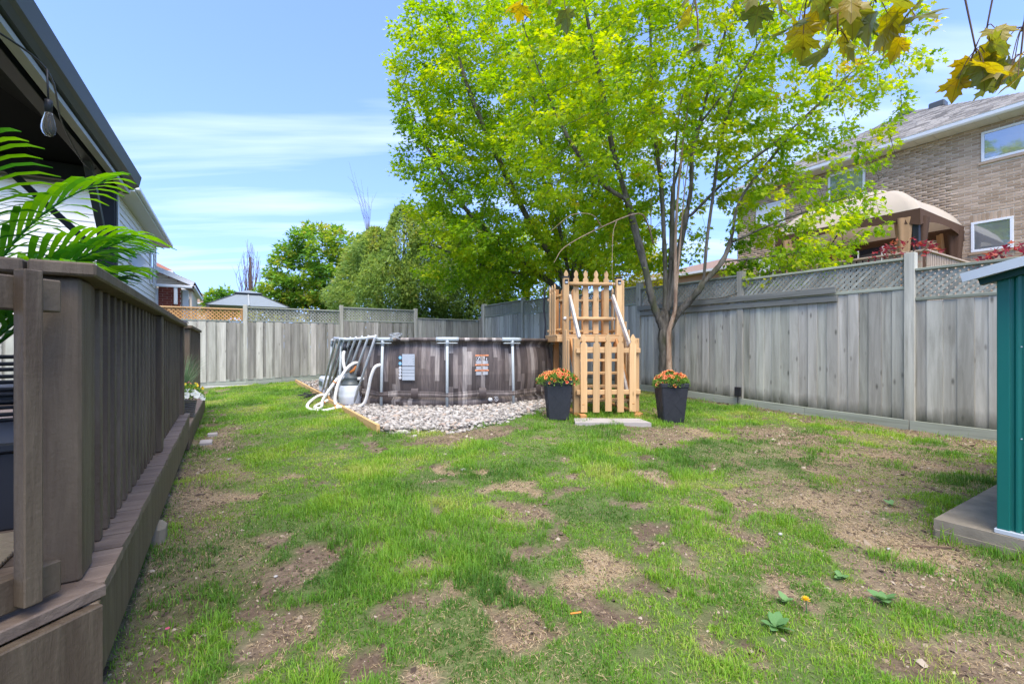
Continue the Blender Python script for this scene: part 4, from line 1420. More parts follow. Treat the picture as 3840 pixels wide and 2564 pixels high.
# two grey paving slabs in front
for pts, lb in (([(4.06, 4.93), (4.46, 4.66), (4.29, 4.34), (3.82, 4.62)], 'left grey paving slab in front of the cedar stair'), ([(4.468, 4.655), (4.80, 4.43), (4.66, 4.09), (4.298, 4.335)], 'right grey paving slab in front of the cedar stair')):
    z = gh(4.3, 4.5) + 0.040
    m = MB(); m.prism([(x, y) for x, y in pts], (0, 0, z - 0.05), (1, 0, 0), (0, 1, 0), (0, 0, 1), 0.055)
    tag(m.obj('paving_slab', 'paver'), lb, 'paving slab', 'slabs at the foot of the stair')

# ------------------------------------------------------------------ planters with petunias
blossom = MB()
V = [(0, 0, -0.012)]
for k in range(20):
    a = 2 * PI * k / 20
    r = 0.0075; V.append((r * math.cos(a), r * math.sin(a), -0.004))
for k in range(20):
    a = 2 * PI * k / 20
    r = 0.0215 * (0.90 + 0.10 * math.cos(5 * a)); V.append((r * math.cos(a), r * math.sin(a), 0.001 + 0.003 * math.cos(5 * a)))
Fb = [[0, 1 + k, 1 + (k + 1) % 20] for k in range(20)] + [[1 + k, 21 + k, 21 + (k + 1) % 20, 1 + (k + 1) % 20] for k in range(20)]
BLOSSOM = MB().add(V, Fb).mesh('blossom'); BLOSSOM.materials.append(MAT['petunia'])
leafV = [(0, 0, 0), (0.16, 0.35, 0.05), (0.14, 0.7, 0.03), (0, 1, -0.08), (-0.14, 0.7, 0.03), (-0.16, 0.35, 0.05)]
leafF = [[0, 1, 2, 3, 4, 5]]


def square_pot(name, label, x, y, rotz, plant_label, seed, spread):
    z = gz1(x, y)
    t = thing(name, label, 'planter', (x, y, z), rotz, 'charcoal planters by the stair')
    prof = [(0.135, 0.0), (0.138, 0.012), (0.180, 0.48), (0.190, 0.49), (0.192, 0.535), (0.186, 0.54), (0.172, 0.535), (0.168, 0.47)]
    V, F = [], []
    for h, zz in prof:
        c = 0.012
        for sx, sy in ((-1, -1), (1, -1), (1, 1), (-1, 1)):
            if sx * sy > 0:
                V += [(sx * h, sy * (h - c), zz), (sx * (h - c), sy * h, zz)] if sx > 0 else [(sx * h, sy * (h - c), zz), (sx * (h - c), sy * h, zz)]
            else:
                V += [(sx * (h - c), sy * h, zz), (sx * h, sy * (h - c), zz)]
    # order the eight rim points by angle for each ring
    rings = []
    for r in range(len(prof)):
        pts = sorted(V[r * 8:(r + 1) * 8], key=lambda p: math.atan2(p[1], p[0]))
        rings.append(pts)
    V = [p for r in rings for p in r]
    for r in range(len(prof) - 1):
        for k in range(8):
            F.append([r * 8 + k, r * 8 + (k + 1) % 8, (r + 1) * 8 + (k + 1) % 8, (r + 1) * 8 + k])
    F.append(list(range(8))[::-1])
    MB().add(V, F).obj('pot_body', 'pot_black', t)
    m = MB(); m.box((-0.165, -0.165, 0.45), (0.165, 0.165, 0.505), 0.01); m.obj('potting_soil', 'soil_dark', t)
    # diamond relief on the two near faces
    for f in range(4):
        R = Matrix.Rotation(f * PI / 2, 4, 'Z')
        m = MB()
        for a, b in (((-0.14, 0.40), (0.14, 0.10)), ((0.14, 0.40), (-0.12, 0.10)), ((-0.15, 0.24), (0.0, 0.46)), ((0.0, 0.46), (0.15, 0.24)), ((-0.13, 0.22), (0.0, 0.03)), ((0.0, 0.03), (0.13, 0.22))):
            pa = (a[0], -(0.1388 + 0.0896 * (a[1] - 0.012)), a[1]); pb = (b[0], -(0.1388 + 0.0896 * (b[1] - 0.012)), b[1])
            m.beam(R @ Vector(pa), R @ Vector(pb), 0.005, 0.003, up=R @ Vector((0, -1, 0)))
        m.obj('relief', 'pot_black', t)
    # plant
    rs = np.random.default_rng(seed)
    p = thing('petunia_plant', plant_label, 'flowers', (x, y, z + 0.5), rotz, 'orange petunias in the charcoal planters')
    n = 2600
    a = rs.uniform(0, 2 * PI, n); rr = np.sqrt(rs.random(n)) * 1.0
    ex, ey = spread
    X = rr * np.cos(a) * ex; Y = rr * np.sin(a) * ey
    dome = np.sqrt(np.clip(1 - rr ** 2, 0, 1))
    lob = 0.75 + 0.5 * vnoise(X * 9 + seed, Y * 9, 1.0)
    Z = 0.02 + 0.145 * dome * lob * rs.uniform(0.55, 1.0, n) - 0.07 * np.clip(rr - 0.8, 0, 1) * 5 * rs.random(n)
    pos = np.stack([X, Y, Z], 1)
    d = np.stack([np.cos(a) * rr + rs.normal(0, 0.6, n), np.sin(a) * rr + rs.normal(0, 0.6, n), rs.normal(0.5, 0.5, n)], 1)
    ax, ay, az = frames(d, rs.normal(0, 1, (n, 3)) + np.array([0, 0, 1.0]))
    scatter('foliage', leafV, leafF, pos, ax, ay, az, rs.uniform(0.025, 0.05, n), np.clip(rs.normal(0.5, 0.25, n), 0, 1), 'petunia_leaf', p)
    k = 0
    while k < 120:
        aa = rs.uniform(0, 2 * PI); r_ = math.sqrt(rs.random())
        xx, yy = r_ * math.cos(aa) * ex * 1.04, r_ * math.sin(aa) * ey * 1.04
        zz = 0.025 + 0.150 * math.sqrt(max(0, 1 - r_ ** 2)) * (0.75 + 0.5 * float(vnoise(xx * 9 + seed, yy * 9, 1.0))) - 0.30 * max(0, r_ - 0.8) * rs.random() + 0.006
        o = bpy.data.objects.new('blossom', BLOSSOM)
        COL.objects.link(o); o.parent = p
        o.location = (xx, yy, zz)
        nrm = Vector((math.cos(aa) * r_ * 1.3 + rs.normal(0, 0.35), math.sin(aa) * r_ * 1.3 - 0.35 + rs.normal(0, 0.35), 0.55))
        o.rotation_euler = nrm.to_track_quat('Z', 'Y').to_euler()
        s = rs.uniform(0.95, 1.35); o.scale = (s, s, s)
        k += 1
    return t


square_pot('square_planter', 'tall charcoal tapered planter between the pool and the stair', 3.91, 5.11, math.radians(-29), 'orange petunias spilling wide over the planter left of the stair', 3, (0.29, 0.22))
square_pot('square_planter', 'tall charcoal tapered planter right of the stair in front of the tree', 5.20, 4.22, math.radians(-32), 'low mound of orange petunias in the planter right of the stair', 4, (0.235, 0.20))


# ------------------------------------------------------------------ brown deck with railing at the left
DZ = 0.40


def dx(y):
    return -0.415 - 0.0125 * (y - 1.8)


deck = thing('wooden_deck', 'dark brown painted deck with baluster railing at the left edge of the yard', 'deck', (-0.4, 3, 0))
rng = random.Random(3)
# floor boards run across, outer ends along the edge
y = 1.795
while y < 9.3:
    w = 0.138
    e = dx(y) + (0.095 if y < 5.75 else -0.07)
    m = MB()
    m.prism([(-4.6, y), (e + rng.uniform(-0.004, 0.004), y), (dx(y + w) + (0.095 if y < 5.75 else -0.07) + rng.uniform(-0.003, 0.003), y + w), (-4.6, y + w)], (0, 0, DZ - 0.034 + rng.uniform(-0.002, 0.002)), (1, 0, 0), (0, 1, 0), (0, 0, 1), 0.034)
    m.obj('plank', 'plank', deck)
    y += w + 0.007
y = 1.65
while y > -1.4:          # behind the slanted front corner
    xr = -0.318 - (1.79 - y) * 0.96 - 0.215
    m = MB(); m.prism([(-4.6, y), (xr, y), (xr + 0.138 * 0.96, y + 0.138), (-4.6, y + 0.138)], (0, 0, DZ - 0.034), (1, 0, 0), (0, 1, 0), (0, 0, 1), 0.034)
    m.obj('plank', 'plank', deck)
    y -= 0.145
dg = Vector((-0.72, -0.694, 0)).normalized()
dn = Vector((dg.y, -dg.x, 0)) * 1.0           # points out of the deck, towards the lawn
if dn.x < 0: dn = -dn
c0 = Vector((-0.305, 1.782, DZ - 0.017))
for k, (o0, o1, L0, L1) in enumerate(((0.0, 0.138, 0.01, 0.36), (0.0, 0.138, 0.363, 1.6), (0.1445, 0.28, 0.13, 1.9))):
    a, b = c0 + dg * L0 - dn * (o0 + o1) / 2, c0 + dg * L1 - dn * (o0 + o1) / 2
    m = MB(); m.beam(a, b, o1 - o0, 0.036, b=0.004); m.obj('border_plank', 'plank', deck)
# rim boards
m = MB(); m.beam((dx(1.75) + 0.07, 1.745, 0.245), (dx(5.9) + 0.07, 5.9, 0.245), 0.038, 0.235, b=0.004); m.obj('rim_board', 'deck', deck)
a = Vector((-0.325, 1.748, 0.24)); b = a + dg * 1.9
m = MB(); m.beam(a, b, 0.038, 0.24, b=0.004); m.obj('rim_board', 'deck', deck)
for y0 in (3.2,):
    m = MB(); m.box((-0.50, y0 - 0.07, -0.05), (-0.31, y0 + 0.07, 0.12), 0.025); m.obj('footing', 'concrete', deck)
m = MB(); m.box((-0.66, 1.30, -0.05), (-0.52, 1.42, 0.13), 0.02); m.obj('footing', 'concrete_light', deck)
m = MB(); m.beam((dx(1.8) - 0.02, 3.0, -0.02), (dx(1.8) - 0.02, 3.0, 0.20), 0.09, 0.09, up=(0, 1, 0)); m.obj('support_post', 'fence', deck)
# railing along the side
RT = 1.307
m = MB(); m.box((-0.487, 1.83, DZ), (-0.381, 1.962, RT - 0.002), 0.008); m.obj('corner_post', 'deck', deck)
posts_y = [3.83, 5.80]
yy = 2.065
bal = []
while yy < 5.75:
    if min(abs(yy - p) for p in posts_y) > 0.09:
        bal.append(yy)
    yy += 0.128
for q in bal:
    x = dx(q)
    m = MB(); m.box((x - 0.019, q - 0.0195, DZ + 0.002), (x + 0.019, q + 0.0195, RT - 0.001), 0.003); m.obj('baluster', 'deck', deck)
for q in posts_y:
    x = dx(q)
    m = MB(); m.box((x - 0.05, q - 0.045, DZ + 0.001), (x + 0.05, q + 0.045, RT - 0.001), 0.006); m.obj('rail_post', 'deck', deck)
for a, b in ((1.79, 3.80), (3.805, 5.88)):
    m = MB(); m.beam((dx(a) + 0.002, a, RT + 0.02), (dx(b) + 0.002, b, RT + 0.02), 0.145, 0.04, b=0.006); m.obj('cap_rail', 'deck', deck)
m = MB(); m.beam((dx(2) - 0.045, 1.97, RT - 0.06), (dx(5.8) - 0.045, 5.76, RT - 0.06), 0.036, 0.085); m.obj('inner_rail', 'deck', deck)
m = MB(); m.beam((-0.492, 1.862, RT + 0.020), (-0.80, 1.875, RT + 0.020), 0.145, 0.04, b=0.006); m.obj('cap_rail', 'deck', deck)
# slanted front railing
rA = Vector((-0.416, 1.758, 0))
for z in (1.24, 0.462):
    a, b = rA + Vector((0, 0, z)), rA + dg * 1.6 + Vector((0, 0, z))
    m = MB(); m.beam(a, b, 0.038, 0.089, b=0.004); m.obj('front_rail', 'deck', deck)
for L in (0.085, 0.31, 0.53, 0.75):
    p = rA + dg * L + dn * 0.040
    m = MB(); m.beam(p + Vector((0, 0, 0.43)), p + Vector((0, 0, 1.30)), 0.040, 0.042, up=dn, b=0.003); m.obj('front_baluster', 'deck', deck)
# second railing further back, beyond the opening
m = MB(); m.box((-0.64, 7.20, DZ), (-0.455, 7.33, 1.335), 0.006); m.obj('rail_post', 'deck', deck)
q = 7.42
while q < 9.2:
    m = MB(); m.box((-0.50, q - 0.02, DZ), (-0.462, q + 0.02, 1.33), 0.003); m.obj('baluster', 'deck', deck)
    q += 0.128
m = MB(); m.box((-0.47 - 0.05, 9.16, DZ), (-0.44, 9.26, 1.333), 0.006); m.obj('rail_post', 'deck', deck)
m = MB(); m.box((-0.66, 7.15, 1.337), (-0.425, 9.30, 1.377), 0.006); m.obj('cap_rail', 'deck', deck)
m = MB(); m.box((-0.64, 9.262, DZ), (-0.46, 9.30, 1.333), 0.006); m.obj('end_board', 'deck', deck)
# low side step
m = MB(); m.box((-0.545, 5.80, 0.235), (-0.372, 9.2, 0.268), 0.004); m.obj('step_tread', 'plank', deck)
m = MB(); m.box((-0.400, 5.78, 0.03), (-0.372, 9.2, 0.234), 0.004); m.obj('step_riser', 'deck', deck)
m = MB(); m.box((-0.53, 5.77, 0.13), (-0.404, 5.80, 0.232), 0.004); m.obj('step_end', 'deck', deck)

for x, yq, z, lb in ((-0.56, 7.27, 1.378, 'black solar cap light on the far deck post'), (-0.62, 6.3, 1.37, 'black solar cap light standing behind the near deck rail')):
    t = thing('solar_cap_light', lb, 'light', (x, yq, z), group='solar cap lights of the deck')
    m = MB(); m.box((x - 0.05, yq - 0.05, z), (x + 0.05, yq + 0.05, z + 0.035), 0.01); m.obj('light_body', 'black_plastic', t)
    m = MB(); m.add([(x - 0.09, yq - 0.09, z + 0.036), (x + 0.09, yq - 0.09, z + 0.036), (x + 0.09, yq + 0.09, z + 0.036), (x - 0.09, yq + 0.09, z + 0.036), (x - 0.05, yq - 0.05, z + 0.065), (x + 0.05, yq - 0.05, z + 0.065), (x + 0.05, yq + 0.05, z + 0.065), (x - 0.05, yq + 0.05, z + 0.065)], [[3, 2, 1, 0], [4, 5, 6, 7], [0, 1, 5, 4], [1, 2, 6, 5], [2, 3, 7, 6], [3, 0, 4, 7]])
    m.obj('light_roof', 'black_plastic', t)
    if yq < 7:
        m = MB(); m.box((x - 0.045, yq - 0.045, DZ), (x + 0.045, yq + 0.045, z - 0.001), 0.005); m.obj('post', 'deck', t)

# flower basket and ornamental grass on the deck edge
fb = thing('flower_basket', 'grey wicker basket of white and yellow petunias on the deck edge', 'flower basket', (-0.45, 6.62, 0.268))
m = MB()
for k in range(9):
    z = 0.269 + k * 0.021
    w = 0.085 + 0.004 * k
    m.box((-0.45 - w * 0.85, 6.62 - w, z), (-0.45 + w * 0.85, 6.62 + w, z + 0.018), 0.008)
m.obj('basket', 'basket', fb)
rs = np.random.default_rng(8)


def mound(name, mat, c, ex, ey, ez, n, sV, sF, size, parent, up=0.5):
    a = rs.uniform(0, 2 * PI, n); rr = np.sqrt(rs.random(n))
    X, Y = rr * np.cos(a), rr * np.sin(a)
    Z = np.sqrt(np.clip(1 - rr ** 2, 0, 1)) * rs.uniform(0.6, 1.0, n)
    pos = np.stack([c[0] + X * ex, c[1] + Y * ey, c[2] + Z * ez], 1)
    d = np.stack([X + rs.normal(0, 0.5, n), Y + rs.normal(0, 0.5, n), rs.normal(up, 0.4, n)], 1)
    ax, ay, az = frames(d, np.stack([X, Y, Z + 0.3], 1) + rs.normal(0, 0.5, (n, 3)))
    return scatter(name, sV, sF, pos, ax, ay, az, rs.uniform(size[0], size[1], n), rs.random(n), mat, parent)


petV = [(0, 0, -0.25)] + [(math.cos(2 * PI * k / 10) * (1 if k % 2 == 0 else 0.8), math.sin(2 * PI * k / 10) * (1 if k % 2 == 0 else 0.8), 0.05) for k in range(10)]
petF = [[0, 1 + k, 1 + (k + 1) % 10] for k in range(10)]
mound('foliage', 'petunia_leaf', (-0.45, 6.62, 0.47), 0.16, 0.17, 0.17, 700, leafV, leafF, (0.03, 0.06), fb)


def heads(name, mat, c, e, n, size, parent):
    for k in range(n):
        a = rs.uniform(0, 2 * PI); r_ = math.sqrt(rs.random())
        v = Vector((math.cos(a) * r_, math.sin(a) * r_, math.sqrt(max(0, 1 - r_ * r_))))
        me = HEAD.setdefault(mat, None)
        if me is None:
            me = MB().add(petV, petF).mesh(name); me.materials.append(MAT[mat]); HEAD[mat] = me
        o = bpy.data.objects.new(name, me); COL.objects.link(o)
        o.parent = parent
        if parent.get('_w'): o.matrix_parent_inverse = Matrix.Translation(-parent.location)
        o.location = (c[0] + v.x * e[0], c[1] + v.y * e[1], c[2] + v.z * e[2])
        o.rotation_euler = (v + Vector((0.25, -0.6, 0.1))).to_track_quat('Z', 'Y').to_euler()
        s = rs.uniform(*size); o.scale = (s, s, s)


HEAD = {}
heads('white_blossom', 'petal_white', (-0.43, 6.56, 0.45), (0.16, 0.15, 0.15), 60, (0.024, 0.034), fb)
heads('yellow_blossom', 'petal_yellow', (-0.42, 6.70, 0.58), (0.14, 0.12, 0.08), 16, (0.018, 0.026), fb)
heads('coral_blossom', 'petal_pink', (-0.46, 6.72, 0.63), (0.05, 0.05, 0.05), 3, (0.02, 0.024), fb)
og = thing('ornamental_grass', 'fountain of thin blue-green ornamental grass behind the flower basket', 'grass plant', (-0.52, 6.95, 0.268))
n = 260
a = rs.uniform(0, 2 * PI, n); ln = rs.uniform(0.35, 0.75, n); sp = rs.uniform(0.03, 0.30, n)
V, LO, STt, va = [], [], [], []
for k in range(n):
    b0 = len(V)
    for q in range(5):
        t = q / 4
        wv = 0.0028 * (1 - t * 0.9)
        cx = -0.52 + math.cos(a[k]) * (0.03 + sp[k] * t ** 1.7); cy = 6.95 + math.sin(a[k]) * (0.03 + sp[k] * t ** 1.7)
        cz = 0.27 + 0.18 + ln[k] * (t - 0.22 * t ** 3)
        V += [(cx - wv, cy, cz), (cx + wv, cy, cz)]
    for q in range(4):
        STt.append(len(LO)); LO += [b0 + 2 * q, b0 + 2 * q + 1, b0 + 2 * q + 3, b0 + 2 * q + 2]
    va += [rs.random()] * 10
np_mesh('blades', np.array(V), np.array(LO), np.array(STt), 'ornamental', og, {'var': np.array(va)})
m = MB(); m.lathe([(0.09, 0), (0.11, 0.16), (0.10, 0.16)], 16, (-0.52, 6.95, 0.269)); m.obj('pot', 'basket', og, True)

# ------------------------------------------------------------------ dark gazebo over the deck
gzb = thing('metal_gazebo', 'dark metal hardtop gazebo standing over the brown deck', 'gazebo', (-0.80, 5.48, DZ))
GX0, GX1, GY0, GY1, EH = -4.3, -0.80, 0.55, 5.48, 2.58
AP = Vector(((GX0 + GX1) / 2, (GY0 + GY1) / 2, 3.55))
# roof panels: four slopes of ribs, dark below
cor = [Vector((GX1, GY0, EH + 0.06)), Vector((GX1, GY1, EH + 0.06)), Vector((GX0, GY1, EH + 0.06)), Vector((GX0, GY0, EH + 0.06))]
for k in range(4):
    a, b = cor[k], cor[(k + 1) % 4]
    nrib = 7
    for q in range(nrib):
        p0, p1 = a.lerp(b, q / nrib), a.lerp(b, (q + 0.985) / nrib)
        t0 = 1 - abs((q) / nrib * 2 - 1); t1 = 1 - abs((q + 0.985) / nrib * 2 - 1)
        c = p0.lerp(AP, 0.0); d_ = p1
        top0, top1 = AP.lerp(a.lerp(b, 0.5), 0.12), AP.lerp(a.lerp(b, 0.5), 0.12)
        e0, e1 = AP + (a.lerp(b, q / nrib) - AP) * 0.10, AP + (a.lerp(b, (q + 0.985) / nrib) - AP) * 0.10
        m = MB(); up = Vector((0, 0, 0.02))
        m.add([p0, p1, e1, e0, p0 + up, p1 + up, e1 + up, e0 + up], [[0, 1, 2, 3], [7, 6, 5, 4], [0, 4, 5, 1], [1, 5, 6, 2], [2, 6, 7, 3], [3, 7, 4, 0]])
        m.obj('roof_panel', 'gaz_dark', gzb)
# eave: outer gutter profile and silver inner strip on the two sides in view, plain on the others
for a, b, out in (((GX1, GY0), (GX1, GY1), (1, 0)), ((GX1, GY1), (GX0, GY1), (0, 1)), ((GX0, GY1), (GX0, GY0), (-1, 0)), ((GX0, GY0), (GX1, GY0), (0, -1))):
    A, B = Vector((*a, 0)), Vector((*b, 0))
    O = Vector((*out, 0)); d = (B - A).normalized()
    A2, B2 = A - d * 0.0, B + d * 0.0
    prof = [(-0.035, 2.565), (0.015, 2.565), (0.035, 2.595), (0.055, 2.61), (0.065, 2.67), (0.072, 2.71), (0.055, 2.712), (0.0, 2.68), (-0.035, 2.65)]
    m = MB(); V = []
    n = len(prof)
    for P0, e in ((A2, -1), (B2, 1)):
        for o_, z in prof:
            V.append(P0 + O * o_ + d * e * max(0, o_) + Vector((0, 0, z)))
    m.add(V, [[k, (k + 1) % n, n + (k + 1) % n, n + k] for k in range(n)] + [list(range(n))[::-1], list(range(n, 2 * n))])
    m.obj('gutter', 'gaz_grey', gzb)
    m = MB(); m.beam(A2 - O * 0.028 + Vector((0, 0, 2.535)), B2 - O * 0.028 + Vector((0, 0, 2.535)), 0.05, 0.034); m.obj('eave_trim', 'gaz_silver', gzb)
    m = MB(); m.beam(A2 - O * 0.13 + d * 0.13 + Vector((0, 0, 2.60)), B2 - O * 0.13 - d * 0.13 + Vector((0, 0, 2.60)), 0.07, 0.14); m.obj('beam', 'black_metal', gzb)
for x in (GX1 - 0.13, GX0 + 0.13):
    for yv in (GY1 - 0.16, GY0 + 0.16):
        p = MB(); p.box((x - 0.062, yv - 0.062, DZ), (x + 0.062, yv + 0.062, 2.545), 0.006); po = p.obj('post', 'black_metal', gzb)
        sx = 1 if x > -2 else -1; sy = 1 if yv > 3 else -1
        subpart(MB().box((x + sx * 0.063, yv - 0.05, DZ + 0.02), (x + sx * 0.073, yv - 0.025, 2.54), 0.002).obj('post_rib', 'gaz_grey'), po)
        m = MB(); m.beam((x - sx * 0.05, yv, 1.92), (x - sx * 0.62, yv, 2.55), 0.05, 0.075, up=(0, 1, 0)); m.obj('brace', 'black_metal', gzb)
        m = MB(); m.beam((x, yv - sy * 0.05, 1.92), (x, yv - sy * 0.62, 2.55), 0.05, 0.05, up=(1, 0, 0)); m.obj('brace', 'gaz_grey', gzb)
gzb.rotation_euler = (0, 0, math.radians(-1.2))
# string lights
sl = thing('string_light', 'string of clear vintage bulbs hanging under the gazebo roof', 'string light', (-0.7, 3.0, 2.4))
P = smooth_path([(-1.1, 1.4, 2.60), (-1.05, 2.2, 2.52), (-0.90, 2.6, 2.42), (-0.745, 2.98, 2.41), (-0.90, 3.9, 2.50), (-0.93, 4.6, 2.46), (-0.92, 5.12, 2.62)], 8)
m = MB(); m.tube(P, 0.005, 6); m.obj('wire', 'black_plastic', sl, True)
for bx, by, bz_ in ((-0.735, 2.98, 2.13), (-0.93, 5.13, 2.49)):
    m = MB(); m.lathe([(0.014, 0.075), (0.016, 0.12), (0.014, 0.135)], 12, (bx, by, bz_)); m.obj('socket', 'black_plastic', sl, True)
    m = MB(); m.tube([(bx, by, bz_ + 0.13), (bx - 0.005, by, bz_ + 0.28)], 0.004, 6); m.obj('drop_wire', 'black_plastic', sl, True)
    m = MB(); m.lathe([(0.001, -0.035), (0.012, -0.033), (0.024, -0.02), (0.027, 0.004), (0.023, 0.035), (0.016, 0.06), (0.013, 0.08)], 16, (bx, by, bz_)); bo = m.obj('bulb', 'bulb', sl, True)
    m = MB(); m.tube([(bx - 0.006, by, bz_ + 0.055), (bx - 0.009, by, bz_ - 0.005), (bx, by, bz_ + 0.045), (bx + 0.009, by, bz_ - 0.005), (bx + 0.006, by, bz_ + 0.055)], 0.0013, 5); subpart(m.obj('filament', 'filament'), bo)

# ------------------------------------------------------------------ potted palm and furniture on the deck
pal = thing('potted_palm', 'green palm with long drooping fronds in a pale pot on the deck', 'palm', (-0.92, 2.60, 0.75))
m = MB(); m.lathe([(0.085, 0.74), (0.09, 0.75), (0.125, 1.00), (0.132, 1.012), (0.120, 1.01), (0.115, 0.98)], 24, (-0.92, 2.60, 0.0)); m.obj('pot', 'pot_white', pal, True)
prs = random.Random(12)


def frond(az, el, L, droop, n=26, w=0.0145, leafL=0.30, var=0.5):
    base = Vector((-0.92 + 0.02 * math.cos(az), 2.60 + 0.02 * math.sin(az), 0.98))
    pts = []
    p = base.copy(); e = el
    step = L / 18
    for q in range(19):
        pts.append(p.copy())
        d = Vector((math.cos(az) * math.cos(e), math.sin(az) * math.cos(e), math.sin(e)))
        p = p + d * step
        e -= droop / 18 * (0.4 + 1.4 * q / 18)
    V, LO, S_, VA = [], [], [], []
    mb = MB(); mb.tube(pts, [0.008 * (1 - 0.8 * q / 18) + 0.0012 for q in range(19)], 5)
    for q in range(n):
        t = 0.30 + 0.70 * q / (n - 1)
        i = min(17, int(t * 18)); f = t * 18 - i
        c = pts[i].lerp(pts[i + 1], f)
        tan = (pts[i + 1] - pts[i]).normalized()
        side = tan.cross(Vector((0, 0, 1))).normalized()
        for s in (-1, 1):
            LL = leafL * math.sin(PI * (0.18 + 0.75 * (t - 0.3) / 0.7)) ** 0.7 * prs.uniform(0.85, 1.1)
            dirv = (side * s * (0.95 - 0.35 * t) + tan * (0.42 + 0.5 * t) + Vector((0, 0, 0.22))).normalized()
            wv = dirv.cross(Vector((0, 0, 1)))
            if wv.length < 0.1: wv = side
            wv.normalize()
            v_ = min(1, max(0, var + prs.uniform(-0.3, 0.35)))
            b0 = len(mb.v)
            for g in range(5):
                u_ = g / 4
                cc = c + dirv * LL * u_ + Vector((0, 0, -0.42 * LL * u_ ** 2.2))
                ww = w * (0.35 + 1.3 * u_) * (1 - u_) ** 0.45 if u_ < 1 else 0.0004
                ww = max(ww, 0.0006)
                mb.v += [tuple(cc - wv * ww), tuple(cc + wv * ww + Vector((0, 0, 0.003)))]
            for g in range(4):
                mb.f.append([b0 + 2 * g, b0 + 2 * g + 1, b0 + 2 * g + 3, b0 + 2 * g + 2])
            VA.append((b0, v_))
    me = mb.mesh('frond')
    at = me.attributes.new('var', 'FLOAT', 'POINT')
    vals = np.full(len(mb.v), 0.35)
    for b0, v_ in VA: vals[b0:b0 + 10] = v_
    at.data.foreach_set('value', vals.astype(np.float32))
    link('frond', me, 'palm_leaf', pal)


for az, el, L, dr, ll, var in ((-12, 72, 0.86, 1.15, 0.36, 0.9), (12, 60, 0.72, 0.8, 0.34, 0.75), (-35, 62, 0.66, 0.9, 0.32, 0.8), (60, 68, 0.80, 0.9, 0.36, 0.45), (120, 62, 0.75, 1.0, 0.36, 0.35), (-90, 70, 0.72, 1.0, 0.34, 0.65), (175, 66, 0.75, 1.0, 0.36, 0.5), (-130, 64, 0.72, 1.0, 0.36, 0.6), (0, 82, 0.98, 0.9, 0.36, 0.85), (-60, 80, 0.95, 0.8, 0.34, 0.7), (90, 82, 0.95, 0.8, 0.34, 0.4), (25, 52, 0.66, 0.45, 0.30, 0.35), (40, 74, 0.86, 1.0, 0.34, 0.6), (-22, 50, 0.56, 0.4, 0.28, 0.5), (-5, 64, 0.78, 0.7, 0.34, 0.55), (30, 66, 0.80, 0.8, 0.36, 0.4)):
    frond(math.radians(az), math.radians(el), L, dr, 15, 0.0145, ll * 1.08, var)
# stand under the pot, wicker chair, storage bench, rug
tb = thing('plant_stand', 'low black storage bench carrying the palm pot', 'bench', (-0.95, 2.75, DZ))
m = MB(); m.box((-1.45, 2.45, 0.70), (-0.66, 3.15, 0.738), 0.008); m.obj('top', 'black_metal', tb)
m = MB(); m.box((-1.42, 2.48, DZ + 0.001), (-0.69, 3.12, 0.698), 0.006); m.obj('cabinet', 'black_plastic', tb)
for k in range(3):
    m = MB(); m.box((-0.688, 2.50, 0.43 + k * 0.09), (-0.680, 3.10, 0.505 + k * 0.09), 0.003); m.obj('slat', 'black_plastic', tb)
wc = thing('wicker_chair', 'black wicker patio chair behind the palm on the deck', 'chair', (-1.35, 4.0, DZ))
for k in range(14):
    z = 0.60 + k * 0.034
    m = MB(); m.tube(smooth_path([(-1.75, 3.55, z), (-0.98, 3.52, z + 0.004 * (k % 2)), (-0.92, 3.8, z), (-0.95, 4.3, z)], 4), 0.011, 6); m.obj('wicker_strand', 'black_plastic', wc, True)
m = MB()
for k in range(8):
    m2 = MB(); m2.tube([(-1.7 + 0.1 * k, 3.53, 0.58), (-1.7 + 0.1 * k, 3.53, 1.06)], 0.008, 6); m2.obj('wicker_upright', 'black_plastic', wc)
m = MB(); m.box((-1.72, 3.55, 0.78), (-0.98, 4.25, 0.86), 0.03); m.obj('seat', 'black_plastic', wc)
for x in (-1.68, -1.0):
    for yv in (3.58, 4.2):
        m = MB(); m.box((x - 0.02, yv - 0.02, DZ), (x + 0.02, yv + 0.02, 0.78), 0.004); m.obj('leg', 'black_plastic', wc)
rg = MB()
for k in range(34):
    rg.tube([(-1.9, 1.72 + k * 0.02, DZ + 0.012), (-0.62, 1.72 + k * 0.02, DZ + 0.012)], 0.0105, 6)
tag(rg.obj('jute_rug', 'rope', None, True), 'woven jute rug lying on the deck behind the slanted rail', 'rug')


